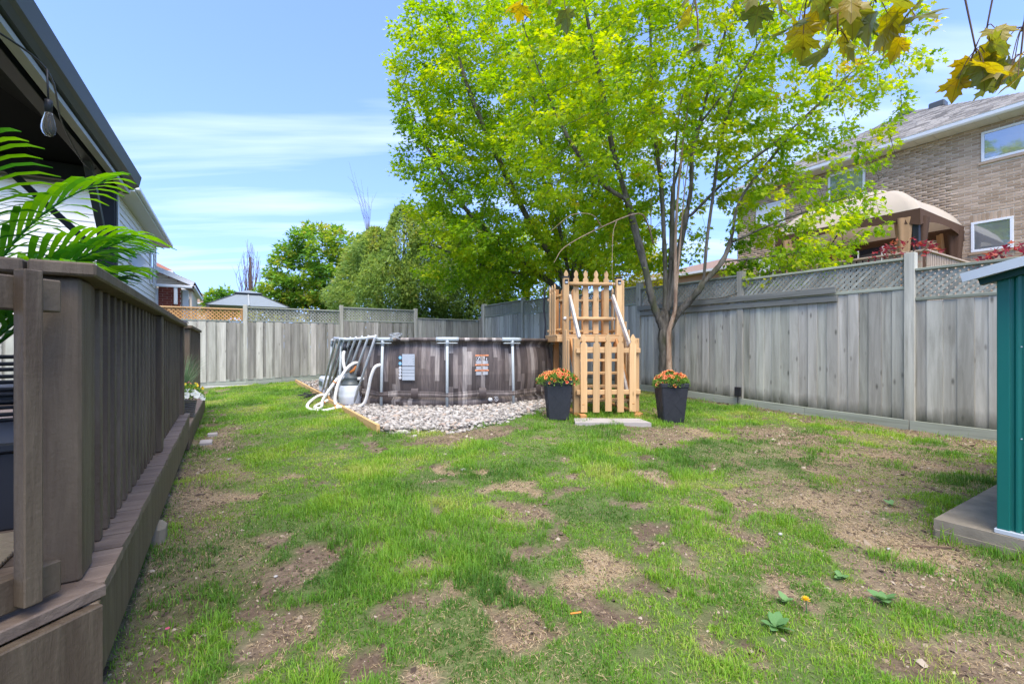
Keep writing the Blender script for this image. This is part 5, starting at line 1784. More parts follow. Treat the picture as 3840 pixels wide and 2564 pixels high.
# ------------------------------------------------------------------ tan brick house on the right
hs = thing('brick_house', 'two-storey tan brick house with grey hip roof behind the right fence', 'house', (21, 6.3, 1.3))
HX, HY0, HY1, HT = 16.5, 2.3, 10.3, 6.78
OPEN = [(2.42, 3.63, 5.86, 6.62), (6.16, 7.17, 5.79, 6.64), (3.06, 3.82, 3.56, 4.34), (5.66, 7.02, 2.0, 4.22), (8.52, 9.55, 5.45, 6.25), (8.74, 9.47, 3.2, 4.33)]
m = MB(); m.box((HX + 0.010, HY0 + 0.01, 0.9), (HX + 9, HY1 - 0.01, HT), 0.01); m.obj('wall', 'mortar', hs)
bl, bh, jt = 0.240, 0.060, 0.014
rows = []
z = 2.05
k = 0
while z < HT - 0.03:
    s = HY0 - (0.1225 if k % 2 else 0)
    while s < HY1:
        a, b = max(s, HY0), min(s + bl, HY1)
        s += bl + jt
        if b - a < 0.03: continue
        segs = [(a, b)]
        for o0, o1, z0, z1 in OPEN:
            if z + bh > z0 - 0.07 and z < z1 + (0.20 if z1 < 4.4 and o0 < 4 else 0.0):
                ns = []
                for p, q in segs:
                    if q <= o0 or p >= o1: ns.append((p, q)); continue
                    if p < o0 - 0.02: ns.append((p, o0 - jt))
                    if q > o1 + 0.02: ns.append((o1 + jt, q))
                segs = ns
        for p, q in segs:
            if q - p > 0.025: rows.append((p, q, z, z + bh))
    z += bh + jt
    k += 1
for o0, o1, z0, z1 in OPEN[2:3]:      # soldier course over the small window
    s = o0
    while s < o1 - 0.03:
        rows.append((s, s + 0.062, z1 + 0.006, z1 + 0.20)); s += 0.072
rows.sort(key=lambda r: math.hypot(HX, r[0]) + (50 if r[2] < 3.1 else 0))
brick_cache = {}


def brick_mesh(L, H):
    key = (round(L, 3), round(H, 3))
    if key not in brick_cache:
        V, F = cbox(0.03, key[0], key[1], 0.004)
        me = bpy.data.meshes.new('brick'); me.from_pydata(V, [], F); me.update()
        me.materials.append(MAT['brick'])
        brick_cache[key] = me
    return brick_cache[key]


def m_brick_single():
    m_ = NT('tan_brick_single')
    n_ = m_.noise(m_.coord('Object', (1, 1, 1)), 22, 4)
    n0 = m_.noise(m_.coord('Object', (1, 1, 1)), 0.5, 3)
    r_ = m_.math('ADD', m_.rnd(), m_.math('MULTIPLY', m_.math('SUBTRACT', n_, 0.5), 0.5))
    c_ = m_.ramp(r_, [(0.1, (0.33, 0.235, 0.155)), (0.5, (0.41, 0.30, 0.205)), (0.9, (0.49, 0.37, 0.265))])
    m_.bump(n_, 0.4, 0.005)
    return m_.done(c_, 0.9, 0.15)


MAT['brick_single'] = m_brick_single()
brs = np.random.default_rng(2)
V0, F0 = cbox(1, 1, 1, 0.0)
Vall, LO, STt, va = [], [], [], []
for i, (a, b, z0, z1) in enumerate(rows):
    if i < 300:
        me = brick_mesh(b - a, z1 - z0)
        me.materials[0] = MAT['brick_single']
        o = bpy.data.objects.new('brick', me); COL.objects.link(o); o.parent = hs
        o.matrix_parent_inverse = Matrix.Translation(-hs.location)
        o.location = (HX + 0.015 + brs.uniform(-0.002, 0.002), (a + b) / 2, (z0 + z1) / 2)
    else:
        b0 = len(Vall)
        x0, x1 = HX + brs.uniform(-0.002, 0.002), HX + 0.03
        for x in (x0, x1):
            for yv in (a, b):
                for zz in (z0, z1): Vall.append((x, yv, zz))
        for f in ((0, 1, 3, 2), (0, 4, 5, 1), (2, 3, 7, 6), (1, 5, 7, 3), (0, 2, 6, 4)):
            STt.append(len(LO)); LO += [b0 + q for q in f]
        va += [brs.random()] * 8
np_mesh('brickwork', np.array(Vall), np.array(LO), np.array(STt), 'brick', hs, {'var': np.array(va)})['kind'] = 'stuff'


def window(parent, axis, pos, s0, s1, z0, z1, sash=1, fw=0.06, glass='glass', blind=False, out=-1, sill=True, name='window'):
    """frame, glass and sill standing proud of a wall; axis 'Y': wall plane X=pos, axis 'X': wall plane Y=pos; out = direction of the outside"""
    def bx(n, mt, a0, a1, b0, b1, d0, d1, bev=0.004, par=parent):
        lo, hi = min(pos + out * d0, pos + out * d1), max(pos + out * d0, pos + out * d1)
        if axis == 'Y':
            mm = MB().box((lo, a0, b0), (hi, a1, b1), bev)
        else:
            mm = MB().box((a0, lo, b0), (a1, hi, b1), bev)
        return mm.obj(n, mt, par)
    # four frame bars as one frame part
    m_ = MB()
    for a0, a1, b0, b1 in ((s0, s1, z0, z0 + fw), (s0, s1, z1 - fw, z1), (s0, s0 + fw, z0 + fw + 0.001, z1 - fw - 0.001), (s1 - fw, s1, z0 + fw + 0.001, z1 - fw - 0.001)):
        lo, hi = min(pos - out * 0.01, pos + out * 0.035), max(pos - out * 0.01, pos + out * 0.035)
        m_.box((lo, a0, b0) if axis == 'Y' else (a0, lo, b0), (hi, a1, b1) if axis == 'Y' else (a1, hi, b1), 0.005)
    fr = m_.obj(name, 'white_trim', parent)
    w = (s1 - s0 - 2 * fw)
    for k_ in range(sash):
        a0 = s0 + fw + w * k_ / sash + (0.02 if k_ else 0); a1 = s0 + fw + w * (k_ + 1) / sash - (0.02 if k_ < sash - 1 else 0)
        g_ = bx('pane', 'white_trim' if blind else glass, a0, a1, z0 + fw, z1 - fw, 0.002, 0.012, 0.001)
        if k_:
            bx('mullion', 'white_trim', a0 - 0.04, a0 - 0.001, z0 + fw, z1 - fw, 0.0, 0.03, 0.003)
    if sill:
        bx('sill', 'brick_single', s0 - 0.05, s1 + 0.05, z0 - 0.07, z0 - 0.005, -0.01, 0.045, 0.004)
    return fr


window(hs, 'Y', HX, *OPEN[0])
window(hs, 'Y', HX, *OPEN[1])
window(hs, 'Y', HX, *OPEN[2])
window(hs, 'Y', HX, *OPEN[3], sash=2, glass='glass_dark', sill=False, name='sliding_door', fw=0.09)
window(hs, 'Y', HX, *OPEN[4], blind=True)
window(hs, 'Y', HX, *OPEN[5], blind=True)
# eaves: soffit strips, gutter, fascia
EX, EY0, EY1, EZ = 16.05, 1.85, 10.75, 6.80
n = 44
for k in range(n):
    a = EY0 + (EY1 - EY0) * k / n
    m = MB(); m.box((EX + 0.02, a + 0.002, HT + (0.0 if k % 2 else 0.004)), (HX + 0.02, a + (EY1 - EY0) / n - 0.002, HT + 0.02), 0.001)
    m.obj('soffit_panel', 'soffit', hs)
prof = [(0.0, 6.785), (-0.07, 6.785), (-0.11, 6.82), (-0.12, 6.88), (-0.11, 6.90), (-0.13, 6.915), (-0.02, 6.915), (0.0, 6.90)]
m = MB(); m.prism([(p, q) for p, q in prof], (EX, EY0, 0), (1, 0, 0), (0, 0, 1), (0, 1, 0), EY1 - EY0); m.obj('gutter', 'white_trim', hs)
AP0, AP1 = Vector((20.45, 6.25, 9.40)), Vector((22.1, 6.25, 9.40))
E0 = [Vector((EX - 0.03, EY0 - 0.03, 6.905)), Vector((EX - 0.03, EY1 + 0.03, 6.905)), Vector((26.4, EY1 + 0.03, 6.905)), Vector((26.4, EY0 - 0.03, 6.905))]
m = MB(); m.add([*E0, AP0, AP1], [[0, 4, 1], [1, 4, 5, 2], [2, 5, 3], [3, 5, 4, 0], [0, 1, 2, 3]]); rf_ = m.obj('roof', 'shingle', hs)
at = rf_.data.attributes.new('var', 'FLOAT', 'POINT'); at.data.foreach_set('value', np.full(6, 0.4, dtype=np.float32))
# shingle tabs on the slope facing the yard
up = AP0 - (E0[0] + E0[1]) / 2
L = up.length; un = up.normalized(); nn = un.cross(Vector((0, 1, 0))).normalized()
if nn.z < 0: nn = -nn
Vs, LO, STt, va = [], [], [], []
nc = int(L / 0.135)
for c_ in range(nc):
    t0 = c_ * 0.135
    f0, f1 = t0 / L, min(1, (t0 + 0.15) / L)
    ya, yb = E0[0].y + (AP0.y - E0[0].y) * f0, E0[1].y + (AP0.y - E0[1].y) * f0
    s = ya + brs.uniform(-0.2, 0)
    while s < yb:
        w = brs.uniform(0.16, 0.34)
        a, b = max(s, ya), min(s + w - 0.008, yb)
        s += w
        if b - a < 0.02: continue
        base = Vector((E0[0].x, 0, E0[0].z)) + un * t0
        top = Vector((E0[0].x, 0, E0[0].z)) + un * min(L, t0 + 0.16)
        lift = brs.uniform(0.008, 0.018)
        b0 = len(Vs)
        for P_, l_ in ((base, lift), (top, 0.004)):
            for yv in (a, b):
                q = P_ + nn * l_; Vs.append((q.x, yv, q.z))
        for yv in (a, b):
            Vs.append((base.x, yv, base.z))
        STt.append(len(LO)); LO += [b0, b0 + 1, b0 + 3, b0 + 2]
        STt.append(len(LO)); LO += [b0 + 4, b0 + 5, b0 + 1, b0]
        va += [brs.random()] * 6
np_mesh('shingles', np.array(Vs), np.array(LO), np.array(STt), 'shingle', hs, {'var': np.array(va)})['kind'] = 'stuff'
for yv, f in ((6.35, 0.93), (5.35, 0.80)):
    c_ = Vector((E0[0].x, yv, E0[0].z)) + un * (L * f)
    m = MB(); m.box((c_.x - 0.02, yv - 0.20, c_.z - 0.02), (c_.x + 0.36, yv + 0.20, c_.z + 0.20), 0.03); m.obj('roof_vent', 'gaz_grey', hs)
# wall lantern
m = MB(); m.box((HX - 0.13, 5.37, 4.05), (HX - 0.04, 5.49, 4.30), 0.01); lo_ = m.obj('wall_lantern', 'black_metal', hs)
subpart(MB().box((HX - 0.134, 5.385, 4.09), (HX - 0.131, 5.475, 4.26), 0.001).obj('lantern_glass', 'glass'), lo_).matrix_parent_inverse = Matrix.Identity(4)
m = MB(); m.box((HX - 0.04, 5.40, 4.15), (HX, 5.46, 4.22), 0.004); m.obj('lantern_bracket', 'black_metal', hs)

# its raised deck with slat railing
rd = thing('raised_deck', 'tan raised deck with slatted railing at the tan brick house', 'deck', (14.3, 6.5, 1.3))
m = MB(); m.box((12.1, 3.45, 1.86), (16.5, 10.2, 2.0), 0.01); m.obj('floor', 'deck_tan', rd)
for x in (12.2, 14.3):
    for yv in (3.6, 6.8, 10.0):
        m = MB(); m.box((x - 0.06, yv - 0.06, 1.0), (x + 0.06, yv + 0.06, 1.86), 0.005); m.obj('support_post', 'deck_tan', rd)
q = 3.56
while q < 10.1:
    m = MB(); m.box((12.19, q, 2.0), (12.215, q + 0.085, 3.07), 0.003); m.obj('slat', 'deck_tan', rd); q += 0.118
q = 12.3
while q < 16.4:
    m = MB(); m.box((q, 3.50, 2.0), (q + 0.045, 3.53, 3.07), 0.003); m.obj('slat', 'deck_tan', rd); q += 0.105
m = MB(); m.box((12.13, 3.45, 3.07), (12.27, 10.2, 3.11), 0.005); m.obj('top_rail', 'deck_tan', rd)
m = MB(); m.box((12.275, 3.46, 3.07), (16.45, 3.58, 3.11), 0.005); m.obj('top_rail', 'deck_tan', rd)

# soft-top gazebo on it
sg = thing('canopy_gazebo', 'beige soft-top gazebo with brown valance and tied curtains on the raised deck', 'gazebo', (14.6, 5.45, 2.0))
gc = Vector((14.6, 5.45)); hx, hy = 1.4, 1.5
N = 16


def canopy(fr, ex, ey, z0, z1, curve, e_lift, mat, name, thick=0.0):
    """square dome: rings of points from the eave (f=0) to the top opening (f=1)"""
    V, F = [], []
    R = 9
    ring = []
    for i in range(4 * N):
        sd, t = divmod(i, N); t = t / N * 2 - 1
        ring.append(((t, -1), (1, t), (-t, 1), (-1, -t))[sd])
    for r in range(R + 1):
        f = r / R
        k_ = 1 - (1 - fr) * f
        zz = z0 + (z1 - z0) * math.sin(f * PI / 2) ** curve
        for (a, b) in ring:
            mid = 1 - max(abs(a), abs(b)) * 0 - min(abs(a), abs(b)) if False else 1 - (min(abs(a), abs(b)) / max(abs(a), abs(b), 1e-6)) ** 2
            V.append((gc.x + a * ex * k_, gc.y + b * ey * k_, zz - e_lift * mid * (1 - f) * f * 2))
    M_ = 4 * N
    for r in range(R):
        for i in range(M_):
            F.append([r * M_ + i, r * M_ + (i + 1) % M_, (r + 1) * M_ + (i + 1) % M_, (r + 1) * M_ + i])
    if fr < 0.5:
        F.append([R * M_ + i for i in range(M_)])
    o = MB().add(V, F).obj(name, mat, sg, True)
    at_ = o.data.attributes.new('var', 'FLOAT', 'POINT'); at_.data.foreach_set('value', np.full(len(V), 0.5, dtype=np.float32))
    return o


canopy(0.36, hx + 0.08, hy + 0.08, 4.20, 4.98, 0.72, 0.10, 'beige_fabric', 'canopy')
canopy(0.30, 0.66, 0.70, 4.98, 5.16, 0.8, 0.0, 'beige_fabric', 'vent_canopy')
m = MB(); m.tube([(gc.x - .60, gc.y - .64, 4.965), (gc.x + .60, gc.y - .64, 4.965), (gc.x + .60, gc.y + .64, 4.965), (gc.x - .60, gc.y + .64, 4.965), (gc.x - .60, gc.y - .64, 4.965)], 0.02, 6); m.obj('vent_frame', 'trim_brown', sg)
for sd in range(4):          # valance with arched lower edge
    V, F = [], []
    for i in range(25):
        t = i / 24 * 2 - 1
        a, b = ((t, -1), (1, t), (-t, 1), (-1, -t))[sd]
        low = 3.82 + 0.20 * (1 - t ** 2) ** 0.8
        V += [(gc.x + a * (hx + 0.09), gc.y + b * (hy + 0.09), 4.205), (gc.x + a * (hx + 0.10), gc.y + b * (hy + 0.10), low)]
    for i in range(24):
        F.append([2 * i, 2 * i + 2, 2 * i + 3, 2 * i + 1])
    MB().add(V, F).obj('valance', 'trim_brown', sg)
for a in (-1, 1):
    for b in (-1, 1):
        x, yv = gc.x + a * hx, gc.y + b * hy
        m = MB(); m.box((x - 0.06, yv - 0.06, 2.0), (x + 0.06, yv + 0.06, 4.18), 0.006); m.obj('post', 'black_metal', sg)
        for w_, (ddx, ddy) in (('trim_brown', (-a * 0.2, -b * 0.03)), ('tan_curtain', (-a * 0.03, -b * 0.22))):
            V, F = [], []
            for zi in range(13):
                f = zi / 12
                zz = 4.05 - f * 1.7
                pinch = 0.13 + 0.10 * abs(f - 0.55) * 1.6
                for k_ in range(18):
                    t = 2 * PI * k_ / 18
                    rr = pinch * (1 + 0.22 * math.sin(5 * t))
                    V.append((x + ddx + rr * math.cos(t) * 0.8, yv + ddy + rr * math.sin(t) * 0.8, zz))
            for zi in range(12):
                for k_ in range(18):
                    F.append([zi * 18 + k_, zi * 18 + (k_ + 1) % 18, (zi + 1) * 18 + (k_ + 1) % 18, (zi + 1) * 18 + k_])
            MB().add(V, F).obj('curtain', w_, sg, True)
    m = MB(); m.tube([(gc.x + a * hx, gc.y + hy, 4.15), (gc.x + a * 0.5, gc.y + 0.55, 4.93)], 0.018, 6); m.obj('roof_rib', 'black_metal', sg)
    m = MB(); m.tube([(gc.x + a * hx, gc.y - hy, 4.15), (gc.x + a * 0.5, gc.y - 0.55, 4.93)], 0.018, 6); m.obj('roof_rib', 'black_metal', sg)


# ------------------------------------------------------------------ other houses
def plain_house(label, x0, x1, y0, y1, z0, ev, ap, wall, roof, name='house', over=0.45, wins=()):
    t = thing(name, label, 'house', ((x0 + x1) / 2, (y0 + y1) / 2, z0))
    MB().box((x0, y0, z0), (x1, y1, ev), 0.01).obj('wall', wall, t)
    A = [Vector((x0 - over, y0 - over, ev)), Vector((x1 + over, y0 - over, ev)), Vector((x1 + over, y1 + over, ev)), Vector((x0 - over, y1 + over, ev))]
    h = min(x1 - x0, y1 - y0) / 2
    cx, cy = (x0 + x1) / 2, (y0 + y1) / 2
    if (x1 - x0) > (y1 - y0):
        r0, r1 = Vector((x0 + h, cy, ap)), Vector((x1 - h, cy, ap))
        F = [[0, 1, 5, 4], [1, 2, 5], [2, 3, 4, 5], [3, 0, 4]]
    else:
        r0, r1 = Vector((cx, y0 + h, ap)), Vector((cx, y1 - h, ap))
        F = [[0, 1, 4], [1, 2, 5, 4], [2, 3, 5], [3, 0, 4, 5]]
    up_ = Vector((0, 0, 0.13))
    MB().add([p + up_ for p in A] + [r0 + up_, r1 + up_], F).obj('roof', roof, t)
    m_ = MB(); m_.add(A + [p + up_ for p in A], [[0, 1, 5, 4], [1, 2, 6, 5], [2, 3, 7, 6], [3, 0, 4, 7], [3, 2, 1, 0]]); m_.obj('eaves', 'soffit', t)
    for ax_, ps, s0, s1, za, zb in wins:
        window(t, ax_, ps, s0, s1, za, zb, out=-1 if ax_ == 'X' or ps < cx else 1, sill=False)
    return t


ob = plain_house('orange brick house half hidden behind the maple trunk', 22.5, 31, 13.2, 22, 1.2, 5.2, 6.6, 'brick_orange', 'roof_brown', wins=(('Y', 22.5, 15.0, 16.2, 3.6, 4.8), ('X', 13.2, 24.0, 25.2, 3.6, 4.8)))
ra = plain_house('far house with reddish brown hip roof and brick chimney', -11, -3.55, 36, 42, 0, 5.75, 7.9, 'siding_beige', 'roof_red', wins=(('X', 36, -5.0, -4.1, 4.2, 5.4),))
m = MB(); m.box((-4.75, 37.3, 6.3), (-4.25, 37.8, 7.35), 0.02); ch = m.obj('chimney', 'brick_red', ra)
m = MB(); m.box((-4.8, 37.25, 7.5), (-4.2, 37.85, 7.56), 0.01); m.obj('chimney_cap', 'gaz_grey', ra)
plain_house('far house with grey-brown roof and white eaves beyond the red-roofed one', -9, -2.65, 44, 51, 0, 5.55, 7.6, 'siding_beige', 'roof_brown')
plain_house('farthest small house with a plain brown roof', -8, -1.5, 62, 69, 0, 5.9, 8.4, 'siding_beige', 'roof_brown')

# white sided house beyond the left end of the back fence
wh = thing('siding_house', 'white vinyl sided house with brick porch beyond the far fence', 'house', (-8, 20, 0))
WX, WY0, WY1, WT = -2.7, 16.6, 24.2, 5.38
m = MB(); m.box((-15, WY0 + 0.02, 0), (WX - 0.02, WY1, WT), 0.01); m.obj('wall', 'siding', wh)
z = 0.9
while z < WT - 0.03:
    z1 = min(z + 0.2, WT - 0.002)
    for nm, (o, u, wv, L_) in (('a', (Vector((WX - 0.12, WY0 + 0.018, z)), Vector((0, -1, 0)), Vector((-1, 0, 0)), 11.5)), ('b', (Vector((WX - 0.018, WY0 + 0.12, z)), Vector((1, 0, 0)), Vector((0, 1, 0)), WY1 - WY0 - 0.24))):
        m = MB(); m.prism([(0.0, 0.0), (0.026, 0.004), (0.030, 0.012), (0.004, z1 - z), (0.0, z1 - z)], o, u, (0, 0, 1), wv, L_)
        m.obj('siding_board', 'siding', wh)
    z += 0.2
for x, yv in ((WX, WY0), (WX, WY1)):
    m = MB(); m.box((x - 0.115, yv - 0.02 if yv == WY0 else yv - 0.115, 0.5), (x + 0.02, yv + 0.115 if yv == WY0 else yv + 0.02, WT), 0.005); m.obj('corner_trim', 'white_trim', wh)
# eaves and roof
ev = [Vector((-15.4, WY0 - 0.42, 0)), Vector((WX + 0.42, WY0 - 0.42, 0)), Vector((WX + 0.42, WY1 + 0.5, 0)), Vector((-15.4, WY1 + 0.5, 0))]
m = MB(); m.prism([(p.x, p.y) for p in ev], (0, 0, WT), (1, 0, 0), (0, 1, 0), (0, 0, 1), 0.02); m.obj('soffit', 'soffit', wh)
for a, b in ((ev[0], ev[1]), (ev[1], ev[2])):
    m = MB(); m.beam(a + Vector((0, 0, WT + 0.09)), b + Vector((0, 0, WT + 0.09)), 0.03, 0.16); m.obj('fascia', 'white_trim', wh)
    d = (b - a).normalized(); o_ = Vector((d.y, -d.x, 0))
    m = MB(); m.beam(a + o_ * 0.07 + Vector((0, 0, WT + 0.11)), b + o_ * 0.07 + Vector((0, 0, WT + 0.11)), 0.10, 0.11, b=0.02); m.obj('gutter', 'white_trim', wh)
m = MB(); m.add([p + Vector((0, 0, WT + 0.17)) for p in ev] + [Vector((-11, 20.4, 7.9)), Vector((-6.7, 20.4, 7.9))], [[0, 1, 5, 4], [1, 2, 5], [2, 3, 4, 5], [3, 0, 4]]); m.obj('roof', 'roof_brown', wh)
P = smooth_path([(-2.66, 16.25, 5.40), (-2.85, 16.40, 5.30), (-3.08, 16.52, 5.22), (-3.12, 16.53, 5.05), (-3.12, 16.53, 3.0), (-3.12, 16.53, 0.5)], 4)
m = MB(); m.tube(P, 0.05, 6); m.obj('downspout', 'white_trim', wh)
window(wh, 'Y', WX + 0.02, 22.5, 23.3, 3.55, 4.85, out=1, sill=False)
# porch wing with gable, red brick and window
PXR, PY = -1.85, 24.3
m = MB(); m.box((-6.5, PY + 0.01, 0), (PXR - 0.01, PY + 5, 3.6), 0.01); m.obj('porch_wall', 'mortar_red', wh)
for r in range(20):
    z = 1.62 + r * 0.102
    s = -2.78 + (0.15 if r % 2 else 0)
    while s < PXR:
        a, b = max(s, -2.62), min(s + 0.29, PXR)
        s += 0.305
        if b - a < 0.04: continue
        MB().box((a, PY - 0.012, z), (b, PY + 0.04, z + 0.088), 0.004).obj('brick', 'brick_red', wh)
m = MB(); m.box((-3.9, PY - 0.03, 2.55), (-2.64, PY + 0.03, 3.58), 0.005); m.obj('window_surround', 'white_trim', wh)
window(wh, 'X', PY - 0.03, -3.75, -2.70, 2.1, 3.2, out=-1, sill=False)
z = 3.78
while z < 5.0:
    xr = -1.45 - (z - 3.72) * 2.35
    m = MB(); m.box((-4.6, PY - 0.02 - 0.004, z), (xr - 0.1, PY + 0.05, z + 0.125), 0.004)
    if xr - 0.1 > -4.5: m.obj('gable_board', 'siding_beige', wh)
    z += 0.13
m = MB(); m.beam((-1.38, PY - 0.25, 3.82), (-4.35, PY - 0.25, 5.10), 0.05, 0.20); m.obj('gable_fascia', 'white_trim', wh)
m = MB(); m.add([(-1.32, PY - 0.28, 3.88), (-4.4, PY - 0.28, 5.21), (-4.4, PY + 6, 5.21), (-1.32, PY + 6, 3.88)], [[0, 1, 2, 3]]); m.obj('porch_roof', 'roof_brown', wh)
m = MB(); m.box((-4.6, PY - 0.34, 3.62), (-1.33, PY - 0.2, 3.74), 0.02); m.obj('porch_gutter', 'white_trim', wh)
m = MB(); m.box((-1.45, PY - 0.34, 3.62), (-1.32, PY + 6, 3.74), 0.02); m.obj('porch_gutter', 'white_trim', wh)
m = MB(); m.box((-1.95, PY - 0.30, 2.9), (-2.08, PY - 0.16, 3.63), 0.02); m.obj('downspout', 'white_trim', wh)
m = MB(); m.box((-1.83, PY + 0.4, 0), (-1.62, PY + 0.6, 3.62), 0.01); m.obj('porch_post', 'white_trim', wh)
dsh = thing('satellite_dish', 'grey satellite dish on the corner of the white sided house', 'satellite dish', (-2.5, 18.5, 3.4))
V, F = [], []
for r in range(5):
    for k in range(20):
        t = 2 * PI * k / 20
        V.append((0.30 * r / 4 * math.cos(t), 0.34 * r / 4 * math.sin(t), 0.10 * (r / 4) ** 2))
for r in range(4):
    for k in range(20):
        F.append([r * 20 + k, r * 20 + (k + 1) % 20, (r + 1) * 20 + (k + 1) % 20, (r + 1) * 20 + k])
M_ = Vector((0.7, -0.55, 0.45)).to_track_quat('Z', 'Y').to_matrix().to_4x4(); M_.translation = (-2.55, 18.5, 3.72)
MB().add(V, F, M_).obj('dish', 'pipe', dsh, True)
m = MB(); m.tube([(-2.55, 18.5, 3.45), (-2.30, 18.28, 3.58)], 0.02, 6); m.obj('arm', 'pipe', dsh)
m = MB(); m.box((-2.36, 18.16, 3.54), (-2.18, 18.34, 3.66), 0.02); m.obj('receiver', 'grey_plastic', dsh)
m = MB(); m.tube([(-2.68, 18.55, 3.2), (-2.56, 18.5, 3.6)], 0.025, 6); m.obj('mast', 'pipe', dsh)

# grey hardtop gazebo beyond the far fence
fg = thing('hardtop_gazebo', 'grey-blue metal gazebo roof peeking over the far fence', 'gazebo', (0.6, 22, 0))
c_ = Vector((0.6, 22.0)); hw = 1.42
for nm, z0, z1, h0, h1, mt in (('roof', 2.70, 3.22, hw, 0.45, 'roof_grey_metal'), ('vent_band', 3.20, 3.32, 0.40, 0.40, 'gaz_grey'), ('roof_cap', 3.30, 3.46, 0.50, 0.02, 'roof_grey_metal')):
    V = [(c_.x + a * h0, c_.y + b * h0, z0) for a, b in ((-1, -1), (1, -1), (1, 1), (-1, 1))] + [(c_.x + a * h1, c_.y + b * h1, z1) for a, b in ((-1, -1), (1, -1), (1, 1), (-1, 1))]
    MB().add(V, [[0, 1, 5, 4], [1, 2, 6, 5], [2, 3, 7, 6], [3, 0, 4, 7], [4, 5, 6, 7], [3, 2, 1, 0]]).obj(nm, mt, fg)
m = MB(); m.tube([(c_.x, c_.y - hw - 0.01, 2.71), (c_.x, c_.y - 0.45, 3.23)], 0.03, 6); m.obj('roof_rib', 'gaz_silver', fg)
for a, b in ((-1, -1), (1, -1), (1, 1), (-1, 1)):
    m = MB(); m.beam((c_.x + a * hw, c_.y + b * hw, 2.70), (c_.x + a * 0.45, c_.y + b * 0.45, 3.23), 0.05, 0.04); m.obj('roof_rib', 'gaz_grey', fg)
    m = MB(); m.box((c_.x + a * 1.35 - 0.05, c_.y + b * 1.35 - 0.05, 0), (c_.x + a * 1.35 + 0.05, c_.y + b * 1.35 + 0.05, 2.70), 0.005); m.obj('post', 'gaz_grey', fg)

# ------------------------------------------------------------------ green shed and its slab
m = MB(); m.prism([(3.476, 0.962), (3.476, -3.2), (6.2, -3.2), (6.2, 0.962)], (0, 0, -0.12), (1, 0, 0), (0, 1, 0), (0, 0, 1), 0.222)
sb = m.obj('concrete_slab', 'concrete'); sb['kind'] = 'structure'
m = MB(); m.box((3.468, -3.2, -0.1), (3.4755, 0.955, 0.045), 0.002); m.obj('form_line', 'concrete', sb)
sh = thing('metal_shed', 'dark green ribbed metal shed on the concrete slab at the right edge', 'shed', (4.5, -0.5, 0.1))
SX, SY1, SY0 = 3.505, 0.709, -1.75
slope = 0.245
ridge = (SY0 + SY1) / 2
y = SY1
kk = 0
widths = [0.058, 0.012, 0.016, 0.012, 0.016, 0.02]
# gable wall as corrugated panels
prof = [0.0]
pats = []
yy = SY1
while yy > SY0 + 0.3:
    for w_, d_ in ((0.050, 0.0), (0.008, 0.010), (0.010, 0.010), (0.008, 0.0), (0.012, 0.0), (0.008, 0.010), (0.010, 0.010), (0.008, 0.0), (0.006, 0.0), (0.22, -0.004)):
        pats.append((yy, d_)); yy -= w_
pats.append((SY0, 0.0))


def sh_top(yv):
    return 1.475 + slope * min(SY1 - yv, yv - SY0)


V, F = [], []
for yv, d_ in pats:
    V += [(SX + d_, yv, 0.125), (SX + d_, yv, sh_top(yv))]
for k in range(len(pats) - 1):
    F.append([2 * k, 2 * k + 1, 2 * k + 3, 2 * k + 2])
MB().add(V, F).obj('gable_wall', 'shed_green', sh)
m = MB(); m.box((SX + 0.02, SY1 - 0.012, 0.125), (5.9, SY1 - 0.001, 1.47), 0.002); m.obj('side_wall', 'shed_green', sh)
m = MB(); m.box((SX - 0.003, SY1 - 0.045, 0.124), (SX + 0.05, SY1 + 0.003, 1.47), 0.003); m.obj('corner_trim', 'shed_green', sh)
m = MB(); m.box((5.89, SY0, 0.125), (5.9, SY1 - 0.02, 1.47), 0.002); m.obj('side_wall', 'shed_green', sh)
m = MB(); m.box((SX + 0.02, SY0, 0.125), (5.9, SY0 + 0.01, 1.47), 0.002); m.obj('side_wall', 'shed_green', sh)
m = MB(); m.box((SX - 0.014, SY0, 0.102), (SX + 0.03, SY1 + 0.012, 0.126), 0.003); m.obj('base_rail', 'shed_trim', sh)
m = MB(); m.lathe([(0.0035, 0), (0.0035, 0.004), (0, 0.005)], 8); me_ = m.mesh('screw'); me_.materials.append(MAT['shed_trim'])
for zz in (0.135, 0.62, 1.1):
    for yv in (SY1 - 0.088, SY1 - 0.42):
        o = bpy.data.objects.new('screw', me_); COL.objects.link(o); o.parent = sh; o.matrix_parent_inverse = Matrix.Translation(-sh.location)
        o.location = (SX - 0.001, yv, zz); o.rotation_euler = (0, -PI / 2, 0)
for s, ya, yb in ((1, SY1 + 0.10, ridge), (-1, SY0 - 0.10, ridge)):
    za = 1.475 - slope * 0.10 + 0.03; zb_ = 1.475 + slope * (SY1 - ridge) + 0.03
    V = [(SX - 0.13, ya, za), (SX - 0.13, yb, zb_), (6.0, yb, zb_), (6.0, ya, za)]
    V += [(p[0], p[1], p[2] + 0.012) for p in V]
    MB().add(V, [[0, 1, 2, 3], [4, 5, 6, 7], [0, 4, 5, 1], [1, 5, 6, 2], [2, 6, 7, 3], [3, 7, 4, 0]]).obj('roof_sheet', 'shed_trim', sh)
    m = MB(); m.beam((SX - 0.135, ya + s * 0.01, za - 0.008), (SX - 0.135, yb, zb_ - 0.008), 0.012, 0.048); m.obj('roof_trim', 'shed_trim', sh)
    m = MB(); m.beam((SX - 0.03, ya - s * 0.04, za - 0.03), (SX - 0.03, yb, zb_ - 0.03), 0.05, 0.035); m.obj('roof_frame', 'shed_dark', sh)


